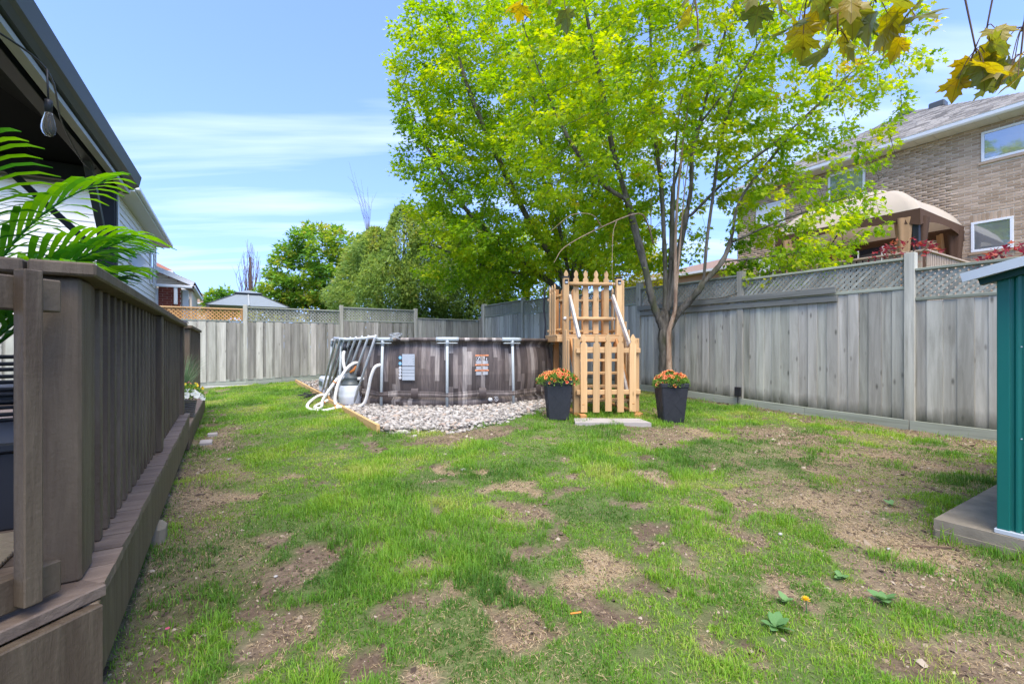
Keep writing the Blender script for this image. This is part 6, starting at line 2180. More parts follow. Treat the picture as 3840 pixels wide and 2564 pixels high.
# ------------------------------------------------------------------ trees
def colonize(limbs, attract, step=0.15, di=1.3, dk=0.30, iters=90, up=0.08, seed=1):
    """grow twigs from given limbs towards attraction points; returns positions, parents"""
    rg_ = random.Random(seed)
    pos, par = [], []
    for L in limbs:
        P = smooth_path(L, 6)
        fine = [P[0]]
        for p in P[1:]:
            d = (p - fine[-1]).length
            k_ = max(1, int(d / step))
            a = fine[-1]
            for q in range(1, k_ + 1): fine.append(a.lerp(p, q / k_))
        if pos:
            best = min(range(len(pos)), key=lambda i: (pos[i] - fine[0]).length)
        else:
            best = -1
        for p in fine:
            pos.append(p); par.append(best); best = len(pos) - 1
    att = [Vector(a) for a in attract]
    alive = list(range(len(att)))
    grown = set()
    for it in range(iters):
        kd = kdtree.KDTree(len(pos))
        for i, p in enumerate(pos): kd.insert(p, i)
        kd.balance()
        acc = {}
        nxt = []
        for ai in alive:
            co, idx, d = kd.find(att[ai])
            if d < dk: continue
            nxt.append(ai)
            if d < di:
                v = (att[ai] - co) / d
                if idx in acc: acc[idx] += v
                else: acc[idx] = v.copy()
        alive = nxt
        if not acc: break
        new = 0
        for idx, v in acc.items():
            v = v + Vector((rg_.gauss(0, .25), rg_.gauss(0, .25), rg_.gauss(0, .25) + up))
            if v.length < 1e-4: continue
            p = pos[idx] + v.normalized() * step
            key = (round(p.x, 2), round(p.y, 2), round(p.z, 2))
            if key in grown: continue
            grown.add(key)
            pos.append(p); par.append(idx); new += 1
        if not new: break
    return pos, par


def skeleton(pos, par, tip=0.0035, expo=2.3, minr=None):
    n = len(pos)
    kids = [[] for _ in range(n)]
    for i, p in enumerate(par):
        if p >= 0: kids[p].append(i)
    sub = np.ones(n, dtype=int); rad = np.zeros(n)
    for i in range(n - 1, -1, -1):
        if kids[i]:
            rad[i] = sum(rad[k] ** expo for k in kids[i]) ** (1 / expo)
            sub[i] = 1 + sum(sub[k] for k in kids[i])
        else:
            rad[i] = tip
    if minr is not None:
        for i, r in minr.items(): rad[i] = max(rad[i], r)
    return kids, sub, rad


def tubes(pos, par, kids, sub, rad, rmin, keep=lambda i: True):
    m_ = MB()
    starts = [i for i in range(len(pos)) if par[i] < 0]
    stack = starts[:]
    while stack:
        s = stack.pop()
        chain = [par[s], s] if par[s] >= 0 else [s]
        c = s
        while kids[c]:
            ks = sorted(kids[c], key=lambda k: -sub[k])
            for k in ks[1:]: stack.append(k)
            c = ks[0]; chain.append(c)
        if len(chain) < 2: continue
        r = [rad[i] for i in chain]
        if par[s] >= 0: r[0] = min(r[0], r[1] * 1.15)
        if max(r[1:]) < rmin: continue
        nside = 9 if max(r) > 0.035 else (5 if max(r) > 0.012 else 3)
        m_.tube([pos[i] for i in chain], r, nside, False)
    return m_


star5 = [(0, 0, 0), (0.30, 0.05, 0.02), (0.17, 0.27, 0), (0.52, 0.50, -0.06), (0.20, 0.52, 0.0), (0, 1.0, -0.10), (-0.20, 0.52, 0), (-0.52, 0.50, -0.06), (-0.17, 0.27, 0), (-0.30, 0.05, 0.02)]
star5F = [list(range(10))]
star3 = [(0, 0, 0), (0.42, 0.32, -0.05), (0.16, 0.46, 0), (0, 1.0, -0.10), (-0.16, 0.46, 0), (-0.42, 0.32, -0.05)]
star3F = [[0, 1, 2, 3, 4, 5]]


def foliage(name, pos, sub, rad, center, mat, parent, per, size, shape, smax=5, seed=3, spread=0.11, droop=0.35, keep=None, vary=0.2):
    rs_ = np.random.default_rng(seed)
    tips = np.array([i for i in range(len(pos)) if sub[i] <= smax])
    T = np.array([pos[i] for i in tips])
    if keep is not None:
        k_ = keep(T); T = T[k_]
    n_ = len(T) * per
    base = np.repeat(T, per, axis=0)
    off = rs_.normal(0, 1, (n_, 3)); off /= np.linalg.norm(off, axis=1, keepdims=True); off[:, 2] *= 0.6
    p = base + off * rs_.uniform(0.2, 1.0, (n_, 1)) * spread
    outw = p - np.array(center); outw[:, 2] *= 0.3; outw /= np.linalg.norm(outw, axis=1, keepdims=True) + 1e-6
    d = off * 0.8 + outw * 0.5 + rs_.normal(0, 0.3, (n_, 3)); d[:, 2] -= droop
    nrm = rs_.normal(0, 0.55, (n_, 3)) + np.array([0, 0, 1.0]) + outw * 0.25
    ax, ay, az = frames(d, nrm)
    clus = np.repeat(rs_.normal(0, vary, len(T)), per)
    big = vnoise(p[:, 0] * 1.1 + p[:, 2] * 0.7, p[:, 1] * 1.1 - p[:, 2] * 0.9, 1.0, 4) - 0.5
    var = np.clip(0.53 + clus + big * 0.5 + rs_.normal(0, 0.10, n_), 0, 1)
    print(name, n_)
    return scatter(name, shape[0], shape[1], p, ax, ay, az, rs_.uniform(size[0], size[1], n_), var, mat, parent)


def ell(n_, c, r, seed, shell=0.0):
    rs_ = np.random.default_rng(seed)
    v = rs_.normal(0, 1, (n_, 3)); v /= np.linalg.norm(v, axis=1, keepdims=True)
    k_ = rs_.uniform(shell ** 3, 1, (n_, 1)) ** (1 / 3)
    return np.array(c) + v * k_ * np.array(r)


# --- the many-stemmed maple inside the fence
MAPLE = [
    [(7.20, 5.96, 0.10), (7.19, 5.96, 0.8), (7.18, 5.96, 1.35), (7.18, 5.97, 1.99), (7.23, 6.0, 2.49), (7.28, 6.08, 3.38), (7.24, 6.11, 4.27), (7.22, 6.24, 5.3), (7.16, 6.28, 6.37), (7.13, 6.29, 7.51), (7.05, 6.34, 8.73)],
    [(7.17, 5.96, 1.35), (7.05, 5.99, 1.61), (6.88, 6.02, 2.0), (6.75, 6.06, 2.55), (6.5, 6.1, 3.33), (6.3, 6.1, 3.83), (5.92, 6.1, 4.72), (5.55, 5.98, 5.66), (5.15, 5.87, 6.53), (4.89, 5.79, 7.25)],
    [(7.19, 5.95, 1.75), (7.27, 5.94, 2.2), (7.37, 5.97, 2.77), (7.53, 6.05, 4.3), (7.81, 6.11, 6.0), (8.27, 6.06, 7.1), (8.58, 5.99, 7.91), (8.86, 5.93, 9.05)],
    [(7.19, 5.93, 1.75), (7.28, 5.9, 2.15), (7.35, 5.8, 2.84), (7.42, 5.64, 3.71), (7.44, 5.57, 4.14), (7.42, 5.53, 4.73), (7.44, 5.4, 5.24), (7.52, 5.11, 6.23), (7.63, 4.81, 7.27), (7.7, 4.65, 7.81)],
    [(7.22, 5.90, 1.45), (7.26, 5.7, 1.75), (7.3, 5.37, 2.07), (7.33, 5.23, 2.32), (7.3, 5.13, 3.04), (7.32, 5.0, 3.95), (7.32, 4.88, 4.69), (7.38, 4.61, 5.55), (7.63, 4.22, 6.46)],
    [(7.33, 5.23, 2.26), (7.53, 4.99, 2.63), (7.63, 4.87, 3.06), (7.66, 4.73, 3.69), (8.0, 4.35, 4.39), (8.29, 3.93, 4.98), (8.75, 3.41, 5.67), (9.23, 2.88, 6.24)],
    [(7.61, 4.88, 2.96), (8.17, 4.36, 3.29), (8.69, 3.8, 3.54), (9.05, 3.34, 3.76), (9.36, 3.03, 4.16)],
    [(7.53, 4.99, 2.63), (8.1, 4.4, 2.69), (8.59, 3.86, 2.78), (8.87, 3.46, 2.88)],
    [(7.26, 5.39, 1.96), (7.49, 4.89, 1.99), (7.65, 4.56, 2.14), (7.93, 4.15, 2.43), (8.35, 3.66, 2.5)],
    [(7.42, 5.55, 3.6), (7.88, 5.01, 4.28), (8.39, 4.34, 4.87), (8.85, 3.71, 5.55), (9.42, 3.11, 6.02)],
    [(6.3, 6.1, 3.83), (5.69, 6.13, 4.05), (5.03, 6.18, 4.62), (4.46, 6.18, 5.44), (4.04, 6.2, 6.32)],
    [(7.44, 5.4, 5.24), (7.9, 5.0, 6.0), (8.3, 4.5, 6.7), (8.8, 4.0, 7.4)],
    [(7.53, 6.05, 4.3), (8.1, 6.3, 5.0), (8.8, 6.5, 5.8), (9.6, 6.6, 6.6)],
]
mt = thing('maple_tree', 'many-stemmed maple with bright yellow-green leaves in front of the right fence', 'tree', (7.2, 5.96, 0.15))
A = np.concatenate([
    ell(900, (6.6, 5.7, 6.6), (2.3, 2.2, 3.0), 1),
    ell(420, (5.1, 5.9, 5.6), (1.6, 1.6, 2.0), 2),
    ell(430, (8.5, 4.3, 5.7), (1.7, 1.7, 2.0), 3),
    ell(120, (9.2, 3.3, 5.9), (0.9, 0.9, 1.3), 13),
    ell(250, (8.6, 4.1, 3.3), (1.3, 1.3, 0.9), 4),
    ell(220, (8.2, 4.7, 4.7), (1.2, 1.2, 1.2), 18),
    ell(150, (8.1, 4.2, 2.5), (0.9, 1.0, 0.4), 5),
    ell(130, (9.1, 6.6, 6.4), (1.2, 1.3, 1.6), 6),
    ell(200, (8.1, 6.9, 3.8), (1.4, 1.0, 1.2), 16),
    ell(90, (6.4, 6.9, 3.3), (0.9, 0.7, 0.8), 17),
    ell(150, (4.6, 5.9, 4.2), (0.9, 1.0, 0.9), 7)])
dist_axis = np.hypot(A[:, 0] - 7.2, A[:, 1] - 5.8)
A = A[~((dist_axis < 0.85) & (A[:, 2] < 4.9))]
A = A[~((A[:, 2] < 3.3) & (A[:, 0] > 6.1) & (A[:, 0] < 7.5) & (A[:, 1] < 6.0))]
pos_, par_ = colonize(MAPLE, A, 0.14, 1.5, 0.20, 90, 0.05, 5)
kids_, sub_, rad_ = skeleton(pos_, par_, 0.0032, 2.45)
base_r = rad_[0]
sc_ = 0.155 / base_r
rad_ = np.where(rad_ > 0.012, 0.012 + (rad_ - 0.012) * sc_, rad_)
rad_ = np.where(rad_ > 0.02, rad_ * (1 + 0.09 * np.random.default_rng(4).normal(0, 1, len(rad_)).clip(-1.5, 1.5)), rad_)
rad_[:6] *= np.array([1.5, 1.35, 1.2, 1.12, 1.06, 1.03])
tubes(pos_, par_, kids_, sub_, rad_, 0.0).obj('trunk', 'bark', mt, True)
foliage('crown', pos_, sub_, rad_, (7.2, 5.8, 5), 'maple', mt, 21, (0.045, 0.105), (star5, star5F), 8, 31, 0.17, 0.35, keep=lambda T: (T[:, 0] < 7.9) | (np.random.default_rng(6).random(len(T)) < 0.75), vary=0.12)
# bare peeled stems and a dead limb in front
for pts, r0, r1 in (([(7.14, 5.84, 0.12), (7.13, 5.83, 0.7), (7.12, 5.83, 1.1), (7.10, 5.80, 1.41), (7.13, 5.69, 1.83), (7.06, 5.63, 2.52), (7.03, 5.59, 3.3), (7.03, 5.53, 4.06), (7.04, 5.41, 5.04), (7.06, 5.28, 5.78)], 0.075, 0.012),
                    ([(7.13, 5.68, 1.9), (7.11, 5.6, 2.6), (7.12, 5.55, 3.2), (7.16, 5.5, 4.0), (7.2, 5.42, 4.7)], 0.026, 0.008)):
    P = smooth_path(pts, 6)
    m = MB(); m.tube(P, [r0 + (r1 - r0) * (k / (len(P) - 1)) ** 0.6 for k in range(len(P))], 9, False); m.obj('dead_stem', 'bark_dead', mt, True)
for pts, r0 in (([(6.95, 6.05, 3.1), (6.6, 5.9, 3.42), (6.07, 5.65, 3.44), (5.27, 5.68, 3.1), (4.6, 5.8, 2.72), (4.41, 5.86, 2.45)], 0.018), ([(5.6, 5.66, 3.26), (5.45, 5.6, 3.0), (5.38, 5.55, 2.5), (5.36, 5.52, 2.2)], 0.008), ([(5.27, 5.68, 3.1), (4.9, 5.5, 3.2), (4.4, 5.4, 3.1), (4.0, 5.4, 2.8)], 0.009), ([(6.8, 5.98, 3.3), (6.5, 5.7, 3.9), (6.4, 5.5, 4.4)], 0.008)):
    P = smooth_path(pts, 6)
    m = MB(); m.tube(P, [r0 * (1 - 0.8 * k / (len(P) - 1)) for k in range(len(P))], 6, False); m.obj('dead_limb', 'bark_dead', mt, True)

# --- the second maple behind the fence, filling the sky left of it
MAPLE2 = [
    [(8.35, 10.2, 0.3), (8.33, 10.17, 1.4), (8.32, 10.14, 2.41), (8.34, 10.13, 3.53), (8.36, 10.12, 5.03), (8.37, 9.99, 6.85), (8.35, 9.88, 9.02), (8.33, 9.67, 11.0)],
    [(8.3, 10.16, 2.6), (8.0, 10.22, 4.01), (7.62, 10.22, 5.42), (7.19, 10.25, 7.03), (6.82, 10.24, 8.94), (6.51, 10.2, 10.6)],
    [(8.3, 10.17, 2.5), (7.67, 10.19, 3.47), (6.82, 10.24, 4.58), (6.02, 10.27, 5.83), (5.16, 10.33, 7.44), (4.61, 10.44, 9.06), (4.29, 10.51, 10.28)],
    [(8.3, 10.18, 2.4), (7.3, 10.3, 3.09), (6.12, 10.44, 3.83), (5.02, 10.54, 4.71), (4.11, 10.62, 5.99), (3.5, 10.77, 7.38)],
    [(8.34, 10.1, 3.4), (8.76, 9.98, 4.8), (9.21, 9.83, 6.35), (9.66, 9.67, 8.69), (9.87, 9.54, 10.6)],
    [(8.3, 10.25, 2.4), (8.38, 10.81, 3.12), (8.45, 11.23, 4.79), (8.34, 11.77, 6.83), (7.98, 12.23, 9.43)],
    [(7.3, 10.3, 3.09), (6.07, 10.36, 3.11), (4.97, 10.45, 3.36), (4.2, 10.57, 3.62)],
    [(8.33, 10.1, 3.0), (8.1, 9.4, 3.6), (7.8, 8.8, 4.6), (7.5, 8.3, 5.9)],
]
m2 = thing('maple_tree', 'tall leafy maple behind the fence corner overhanging the pool', 'tree', (8.35, 10.2, 0.2))
A = np.concatenate([
    ell(1250, (6.6, 10.3, 7.3), (3.2, 2.6, 4.2), 21),
    ell(420, (4.9, 10.5, 5.6), (1.7, 1.5, 2.2), 22),
    ell(200, (4.3, 10.6, 7.8), (1.3, 1.3, 2.0), 23),
    ell(260, (6.0, 10.3, 3.6), (2.1, 1.4, 0.8), 24),
    ell(170, (5.8, 11.0, 3.0), (1.9, 1.1, 0.6), 27),
    ell(260, (8.6, 9.6, 4.2), (1.9, 1.6, 1.4), 25),
    ell(200, (9.4, 10.0, 7.6), (1.8, 1.8, 3.0), 26)])
pos_, par_ = colonize(MAPLE2, A, 0.17, 1.8, 0.25, 90, 0.05, 9)
kids_, sub_, rad_ = skeleton(pos_, par_, 0.004, 2.45)
sc_ = 0.19 / rad_[0]
rad_ = np.where(rad_ > 0.012, 0.012 + (rad_ - 0.012) * sc_, rad_)
tubes(pos_, par_, kids_, sub_, rad_, 0.0).obj('trunk', 'bark', m2, True)
foliage('crown', pos_, sub_, rad_, (7.5, 10.2, 5.5), 'maple_back', m2, 33, (0.07, 0.135), (star3, star3F), 8, 33, 0.28, 0.35, vary=0.12)


def simple_tree(name, label, base, limbs, clouds, mat, per, size, step, seed, bark='bark_dark', r0=0.12, shape=(star3, star3F), spread=0.2, tip=0.005, dk=0.30, di=2.2, smax=7):
    t = thing(name, label, 'tree', base)
    A_ = np.concatenate([ell(*c) for c in clouds])
    p_, q_ = colonize(limbs, A_, step, di, dk, 60, 0.05, seed)
    k_, s_, r_ = skeleton(p_, q_, tip, 2.4)
    f_ = r0 / r_[0]
    r_ = np.where(r_ > 0.015, 0.015 + (r_ - 0.015) * f_, r_)
    tubes(p_, q_, k_, s_, r_, 0.0).obj('trunk', bark, t, True)
    foliage('crown', p_, s_, r_, base, mat, t, per, size, shape, smax, seed, spread)
    return t


simple_tree('broadleaf_tree', 'round dense green tree beyond the far fence left of the cedars', (3.75, 23.6, 0.1),
            [[(3.75, 23.6, 0), (3.8, 23.6, 1.8), (3.7, 23.6, 3.6), (3.6, 23.5, 5.2)], [(3.8, 23.6, 1.9), (4.6, 23.3, 3.2), (5.3, 23.2, 4.6)], [(3.8, 23.6, 2.0), (2.9, 23.4, 3.2), (2.2, 23.3, 4.3)]],
            [(620, (3.7, 23.4, 4.6), (2.35, 2.2, 2.45), 41), (130, (1.9, 23.2, 3.6), (1.0, 1.0, 1.2), 42), (160, (5.6, 23.4, 4.6), (1.4, 1.4, 2.1), 43)], 'round_tree', 30, (0.14, 0.25), 0.22, 44, spread=0.36)
simple_tree('broadleaf_tree', 'yellow-green tree glowing behind the round green tree', (5.2, 30, 0),
            [[(5.2, 30, 0), (5.2, 30, 1.6), (5.1, 30, 3)]], [(260, (4.2, 30, 2.9), (3.2, 1.5, 2.0), 51)], 'yellow_tree', 14, (0.2, 0.32), 0.3, 54, spread=0.35)
simple_tree('broadleaf_tree', 'small light green tree in the far distance left of the bare poplar', (-0.6, 53, 0),
            [[(-0.6, 53, 0), (-0.6, 53, 2.5), (-0.6, 53, 5)]], [(170, (-0.6, 53, 5.0), (1.7, 1.6, 1.9), 61)], 'round_tree', 16, (0.3, 0.5), 0.35, 64, spread=0.45)
simple_tree('broadleaf_tree', 'low yellow-green tree seen between the maple stems beyond the fence', (12.4, 12.6, 1.0),
            [[(12.4, 12.6, 1), (12.4, 12.6, 2), (12.3, 12.6, 3.2)]], [(420, (12.0, 12.4, 4.0), (2.6, 1.8, 1.9), 71)], 'yellow_tree', 22, (0.11, 0.19), 0.2, 74, spread=0.3)
simple_tree('broadleaf_tree', 'leafy green tree filling the gap beyond the fence corner', (10.6, 15.8, 0.6),
            [[(10.6, 15.8, .6), (10.6, 15.8, 2), (10.5, 15.8, 4)]], [(470, (10.2, 15.4, 3.9), (2.6, 1.9, 2.3), 81)], 'maple_back', 30, (0.11, 0.20), 0.22, 84, spread=0.34)

# --- cedars behind the far fence
sprayV = [(0, 0, 0), (0.20, 0.40, -0.02), (0.07, 0.58, 0.0), (0, 1.10, -0.08), (-0.19, 0.52, -0.03)]
sprayF = [list(range(5))]


def cedar(label, x, y, h, R, n_, seed, z0=0.9):
    rs_ = np.random.default_rng(seed)
    t = thing('cedar_tree', label, 'tree', (x, y, gh(x, y)), group='cedars behind the far fence')
    zz = z0 + (h - z0) * rs_.random(n_) ** 1.15
    f = (zz - z0) / (h - z0)
    a = rs_.uniform(0, 2 * PI, n_)
    lump = 0.58 + 0.80 * vnoise(a * 1.6 + seed, zz * 1.3, 1.0) + 0.15 * np.sin(a * 3 + seed)
    prof = R * np.clip(1 - f ** 2.5, 0, 1) ** 0.65 * (0.65 + 0.35 * np.minimum(1, f * 5))
    rr = prof * lump * rs_.uniform(0.35, 1.0, n_) ** 0.45
    p = np.stack([x + rr * np.cos(a), y + rr * np.sin(a), zz], 1)
    d = np.stack([np.cos(a), np.sin(a), rs_.normal(0.15, 0.55, n_)], 1) + rs_.normal(0, 0.35, (n_, 3))
    d[:, 2] -= 0.55 * (rs_.random(n_) < 0.6)
    ax, ay, az = frames(d, rs_.normal(0, 0.8, (n_, 3)) + np.stack([np.cos(a) * 0.6, np.sin(a) * 0.6, np.full(n_, 0.5)], 1))
    var = np.clip(0.42 + (vnoise(a * 3, zz * 2.5, 1, 8) - 0.5) * 0.7 + rs_.normal(0, 0.14, n_) + 0.18 * f, 0, 1)
    scatter('crown', sprayV, sprayF, p, ax, ay, az, rs_.uniform(0.08, 0.19, n_), var, 'cedar_leaf', t)
    m_ = MB(); m_.tube([(x, y, gh(x, y) - 0.1), (x, y, 1.5), (x, y, h * 0.9)], [0.12, 0.10, 0.015], 8); m_.obj('trunk', 'bark_dark', t, True)
    for k_ in range(5):
        a_ = k_ * 1.31 + seed
        m_ = MB(); m_.tube([(x, y, 1.5 + 0.25 * k_), (x + 0.7 * R * math.cos(a_), y + 0.7 * R * math.sin(a_), 1.8 + 0.3 * k_)], [0.03, 0.01], 5); m_.obj('limb', 'bark_dark', t)
    return t


cedar('leftmost cedar behind the far fence, next to the round tree', 4.55, 17.0, 5.5, 1.55, 21000, 1)
cedar('tallest cedar behind the far fence, under the maple crown', 5.5, 16.6, 6.35, 1.6, 26000, 2)
cedar('cedar with loose low sprays behind the lattice end of the far fence', 6.75, 16.4, 6.6, 1.55, 21000, 3, 1.6)
cedar('rightmost cedar drooping over the fence corner', 7.9, 15.85, 6.2, 1.4, 20000, 4, 1.5)

# --- bare columnar poplar far off
bp = thing('bare_poplar', 'tall bare columnar poplar far beyond the grey gazebo', 'tree', (1.4, 46.2, 0))
prs2 = random.Random(5)
m = MB()
for k in range(26):
    a = prs2.uniform(0, 2 * PI); r = prs2.uniform(0.05, 1.0); hh = 10.8 - 3.6 * r ** 1.3 + prs2.uniform(-0.8, 0.3)
    z0 = prs2.uniform(1.0, 4.5)
    pts = [(1.4, 46.2, z0)]
    for q in range(1, 7):
        f = q / 6
        pts.append((1.4 + math.cos(a) * r * 1.25 * f ** 0.7 + prs2.gauss(0, .06), 46.2 + math.sin(a) * r * f ** 0.7, z0 + (hh - z0) * f))
    m.tube(pts, [0.05 * (1 - 0.8 * q / 6) for q in range(7)], 4, False)
    for q in range(9):
        f = prs2.uniform(0.25, 0.98); i = min(5, int(f * 6)); b = Vector(pts[i]).lerp(Vector(pts[i + 1]), f * 6 - i)
        m.tube([b, b + Vector((prs2.gauss(0, .16), prs2.gauss(0, .16), prs2.uniform(0.3, 0.9)))], [0.016, 0.006], 3, False)
m.tube([(1.4, 46.2, 0), (1.4, 46.2, 4), (1.45, 46.2, 9)], [0.2, 0.14, 0.04], 8, False)
m.obj('trunk', 'twig', bp)
rs = np.random.default_rng(77)
mound('buds', 'yellow_tree', (1.4, 46.2, 1.6), 1.2, 1.0, 3.2, 260, leafV, leafF, (0.12, 0.25), bp)
# bare twigs poking out left of the cedars
bt = thing('bare_tree', 'thin bare twigs reaching out above the cedars at the left', 'tree', (5.0, 18.6, 0))
m = MB(); m.tube([(5.0, 18.6, 0), (4.95, 18.6, 3), (4.7, 18.6, 5.6)], [0.08, 0.06, 0.03], 6, False)
for k in range(9):
    e = Vector((3.9 + 0.12 * k, 18.4 + 0.1 * (k % 3), 8.3 - 0.14 * k - 0.5 * (k % 2)))
    P = smooth_path([(4.7, 18.6, 5.4), (4.75 - 0.04 * (8 - k), 18.5, 6.4), e], 5)
    m.tube(P, [0.009 * (1 - 0.75 * q / (len(P) - 1)) for q in range(len(P))], 4, False)
    for q in range(3):
        b = P[4 + 2 * q]; m.tube([b, b + Vector((prs2.gauss(-0.1, .15), 0, prs2.uniform(0.2, 0.5)))], [0.004, 0.002], 3, False)
m.obj('trunk', 'twig', bt)

# --- red-leaved shrubs beyond the right fence
for x, y, z, e, n_, lb in ((10.9, 3.45, 2.72, (0.45, 0.55, 0.42), 130, 'red-leaved shrub just right of the tall fence post'), (11.3, 4.9, 2.95, (0.3, 0.4, 0.3), 80, 'small red-leaved shrub in front of the sliding door'), (9.6, 1.75, 2.25, (0.45, 0.4, 0.35), 120, 'reddish potted shrub above the fence beside the shed roof')):
    t = thing('red_shrub', lb, 'shrub', (x, y, gh(x, y)), group='red shrubs beyond the right fence')
    mound('foliage', 'red_leaf', (x, y, z), *e, n_, star3, star3F, (0.06, 0.11), t)
    m = MB()
    for k in range(5):
        m.tube(smooth_path([(x, y, gh(x, y)), (x + 0.1 * math.cos(k), y + 0.12 * math.sin(k * 2), z - 0.3), (x + e[0] * 0.7 * math.cos(k * 1.3), y + e[1] * 0.7 * math.sin(k * 1.3), z + e[2] * 0.6)], 5), 0.012, 4)
    m.obj('stems', 'twig', t)

# ------------------------------------------------------------------ near maple branch hanging into the top of the view
half = [(0.03, 0), (0.16, -0.05), (0.40, -0.07), (0.33, 0.05), (0.41, 0.14), (0.64, 0.20), (0.55, 0.31), (0.69, 0.50), (0.50, 0.46), (0.42, 0.50), (0.30, 0.43), (0.25, 0.52), (0.35, 0.72), (0.20, 0.72), (0.13, 0.83)]
outl = half + [(0, 1.02)] + [(-x, y) for x, y in half[::-1]]


def m_bigleaf():
    m_ = NT('norway_maple_leaf')
    tc = m_.n('ShaderNodeTexCoord'); sp = m_.n('ShaderNodeSeparateXYZ'); m_.lk(tc.outputs['Object'], sp.inputs[0])
    x = m_.math('ABSOLUTE', sp.outputs['X']); y = sp.outputs['Y']
    dmin = None
    for a_ in (0.0, 0.66, 1.32):
        d_ = m_.math('ABSOLUTE', m_.math('SUBTRACT', m_.math('MULTIPLY', x, math.cos(a_)), m_.math('MULTIPLY', y, math.sin(a_))))
        dmin = d_ if dmin is None else m_.math('MINIMUM', dmin, d_)
    vein = m_.ramp(dmin, [(0.004, (1, 1, 1)), (0.016, (0, 0, 0))])
    n_ = m_.noise(m_.coord('Object', (1, 1, 1)), 3.0, 4)
    r_ = m_.math('ADD', m_.math('MULTIPLY', m_.rnd(), 0.75), m_.math('MULTIPLY', n_, 0.3))
    c = m_.ramp(r_, [(0.1, (0.10, 0.13, 0.025)), (0.45, (0.21, 0.21, 0.025)), (0.8, (0.33, 0.255, 0.022)), (1.0, (0.42, 0.24, 0.03))])
    c = m_.mix(m_.math('MULTIPLY', vein, 0.6), c, (0.10, 0.055, 0.02))
    m_.setin(m_.b, 'Base Color', c); m_.b.inputs['Roughness'].default_value = 0.4
    tr = m_.n('ShaderNodeBsdfTranslucent'); m_.lk(m_.hsv(c, 0.5, 1.1, 1.5), tr.inputs['Color'])
    ms = m_.n('ShaderNodeMixShader'); ms.inputs[0].default_value = 0.55
    m_.lk(m_.b.outputs[0], ms.inputs[1]); m_.lk(tr.outputs[0], ms.inputs[2])
    m_.lk(ms.outputs[0], m_.t.nodes['Material Output'].inputs['Surface'])
    return m_.mat


MAT['bigleaf'] = m_bigleaf()
BIG = []
for v_ in range(5):
    cup, fold = (0.25, 0.45, 0.7, -0.2, 0.35)[v_], (0.1, 0.35, 0.55, 0.15, -0.2)[v_]
    f3 = lambda x, y: (x * math.cos(fold * abs(x)), y, -cup * (y - 0.25) ** 2 * 0.8 - abs(x) * fold * 0.7 + 0.04 * math.sin(9 * x + v_))
    V = [f3(0, 0.30)] + [f3(x, y) for x, y in outl] + [f3(x * 0.55, 0.30 + (y - 0.30) * 0.55) for x, y in outl]
    K = len(outl)
    F = [[0, 1 + K + k, 1 + K + (k + 1) % K] for k in range(K)] + [[1 + K + k, 1 + k, 1 + (k + 1) % K, 1 + K + (k + 1) % K] for k in range(K)]
    me = MB().add(V, F).mesh('leaf'); me.materials.append(MAT['bigleaf'])
    BIG.append(me)
nb = thing('maple_branch', 'near maple branch with big yellow-olive leaves hanging in at the top right', 'branch', (2.6, 0.4, 3.0))
brr = random.Random(21)
limb = smooth_path([(4.2, -1.6, 3.6), (3.3, -0.3, 3.25), (2.6, 0.65, 3.0), (1.9, 1.25, 2.95), (1.2, 1.75, 2.95), (0.8, 2.0, 3.0)], 8)
m = MB(); m.tube(limb, [0.03 * (1 - 0.6 * k / (len(limb) - 1)) for k in range(len(limb))], 8); m.obj('limb', 'twig', nb, True)


def near_leaf(p, size, az, el, roll, v=None):
    o = bpy.data.objects.new('leaf', BIG[v if v is not None else brr.randrange(5)])
    COL.objects.link(o); o.parent = nb; o.matrix_parent_inverse = Matrix.Translation(-nb.location)
    d = Vector((math.cos(az) * math.cos(el), math.sin(az) * math.cos(el), math.sin(el)))
    q = d.to_track_quat('Y', 'Z')
    o.rotation_mode = 'QUATERNION'
    o.rotation_quaternion = q @ Vector((0, 1, 0)).rotation_difference(Vector((0, 1, 0))) @ Matrix.Rotation(roll, 3, 'Y').to_quaternion()
    o.location = p; o.scale = (size, size, size)
    return d


def spray(end, leaves):
    end = Vector(end)
    st_ = min(limb, key=lambda p: (p - end - Vector((0, 0, 0.55))).length)
    P = smooth_path([st_, st_.lerp(end, 0.5) + Vector((brr.uniform(-.05, .05), brr.uniform(-.05, .05), 0.08)), end], 8)
    m_ = MB(); m_.tube(P, [0.006 * (1 - 0.5 * k / (len(P) - 1)) for k in range(len(P))], 6); m_.obj('twig', 'twig', nb, True)
    for off, size, az, el, roll in leaves:
        p = end + Vector(off)
        near_leaf(p, size, math.radians(az), math.radians(el), math.radians(roll))
        m_ = MB(); m_.tube(smooth_path([end + Vector((0, 0, 0.02)), end.lerp(p, 0.5) + Vector((0, 0, 0.025)), p], 4), 0.0018, 5); m_.obj('petiole', 'twig', nb)


def bunch(n_, sp_, size=(0.10, 0.15)):
    out = []
    for k in range(n_):
        a = brr.uniform(0, 360)
        off = (math.cos(math.radians(a)) * brr.uniform(0.3, 1) * sp_, math.sin(math.radians(a)) * brr.uniform(0.3, 1) * sp_, brr.uniform(-0.12, 0.02))
        out.append((off, brr.uniform(*size), a + brr.uniform(-30, 30), brr.uniform(-75, -15), brr.uniform(-50, 50)))
    return out


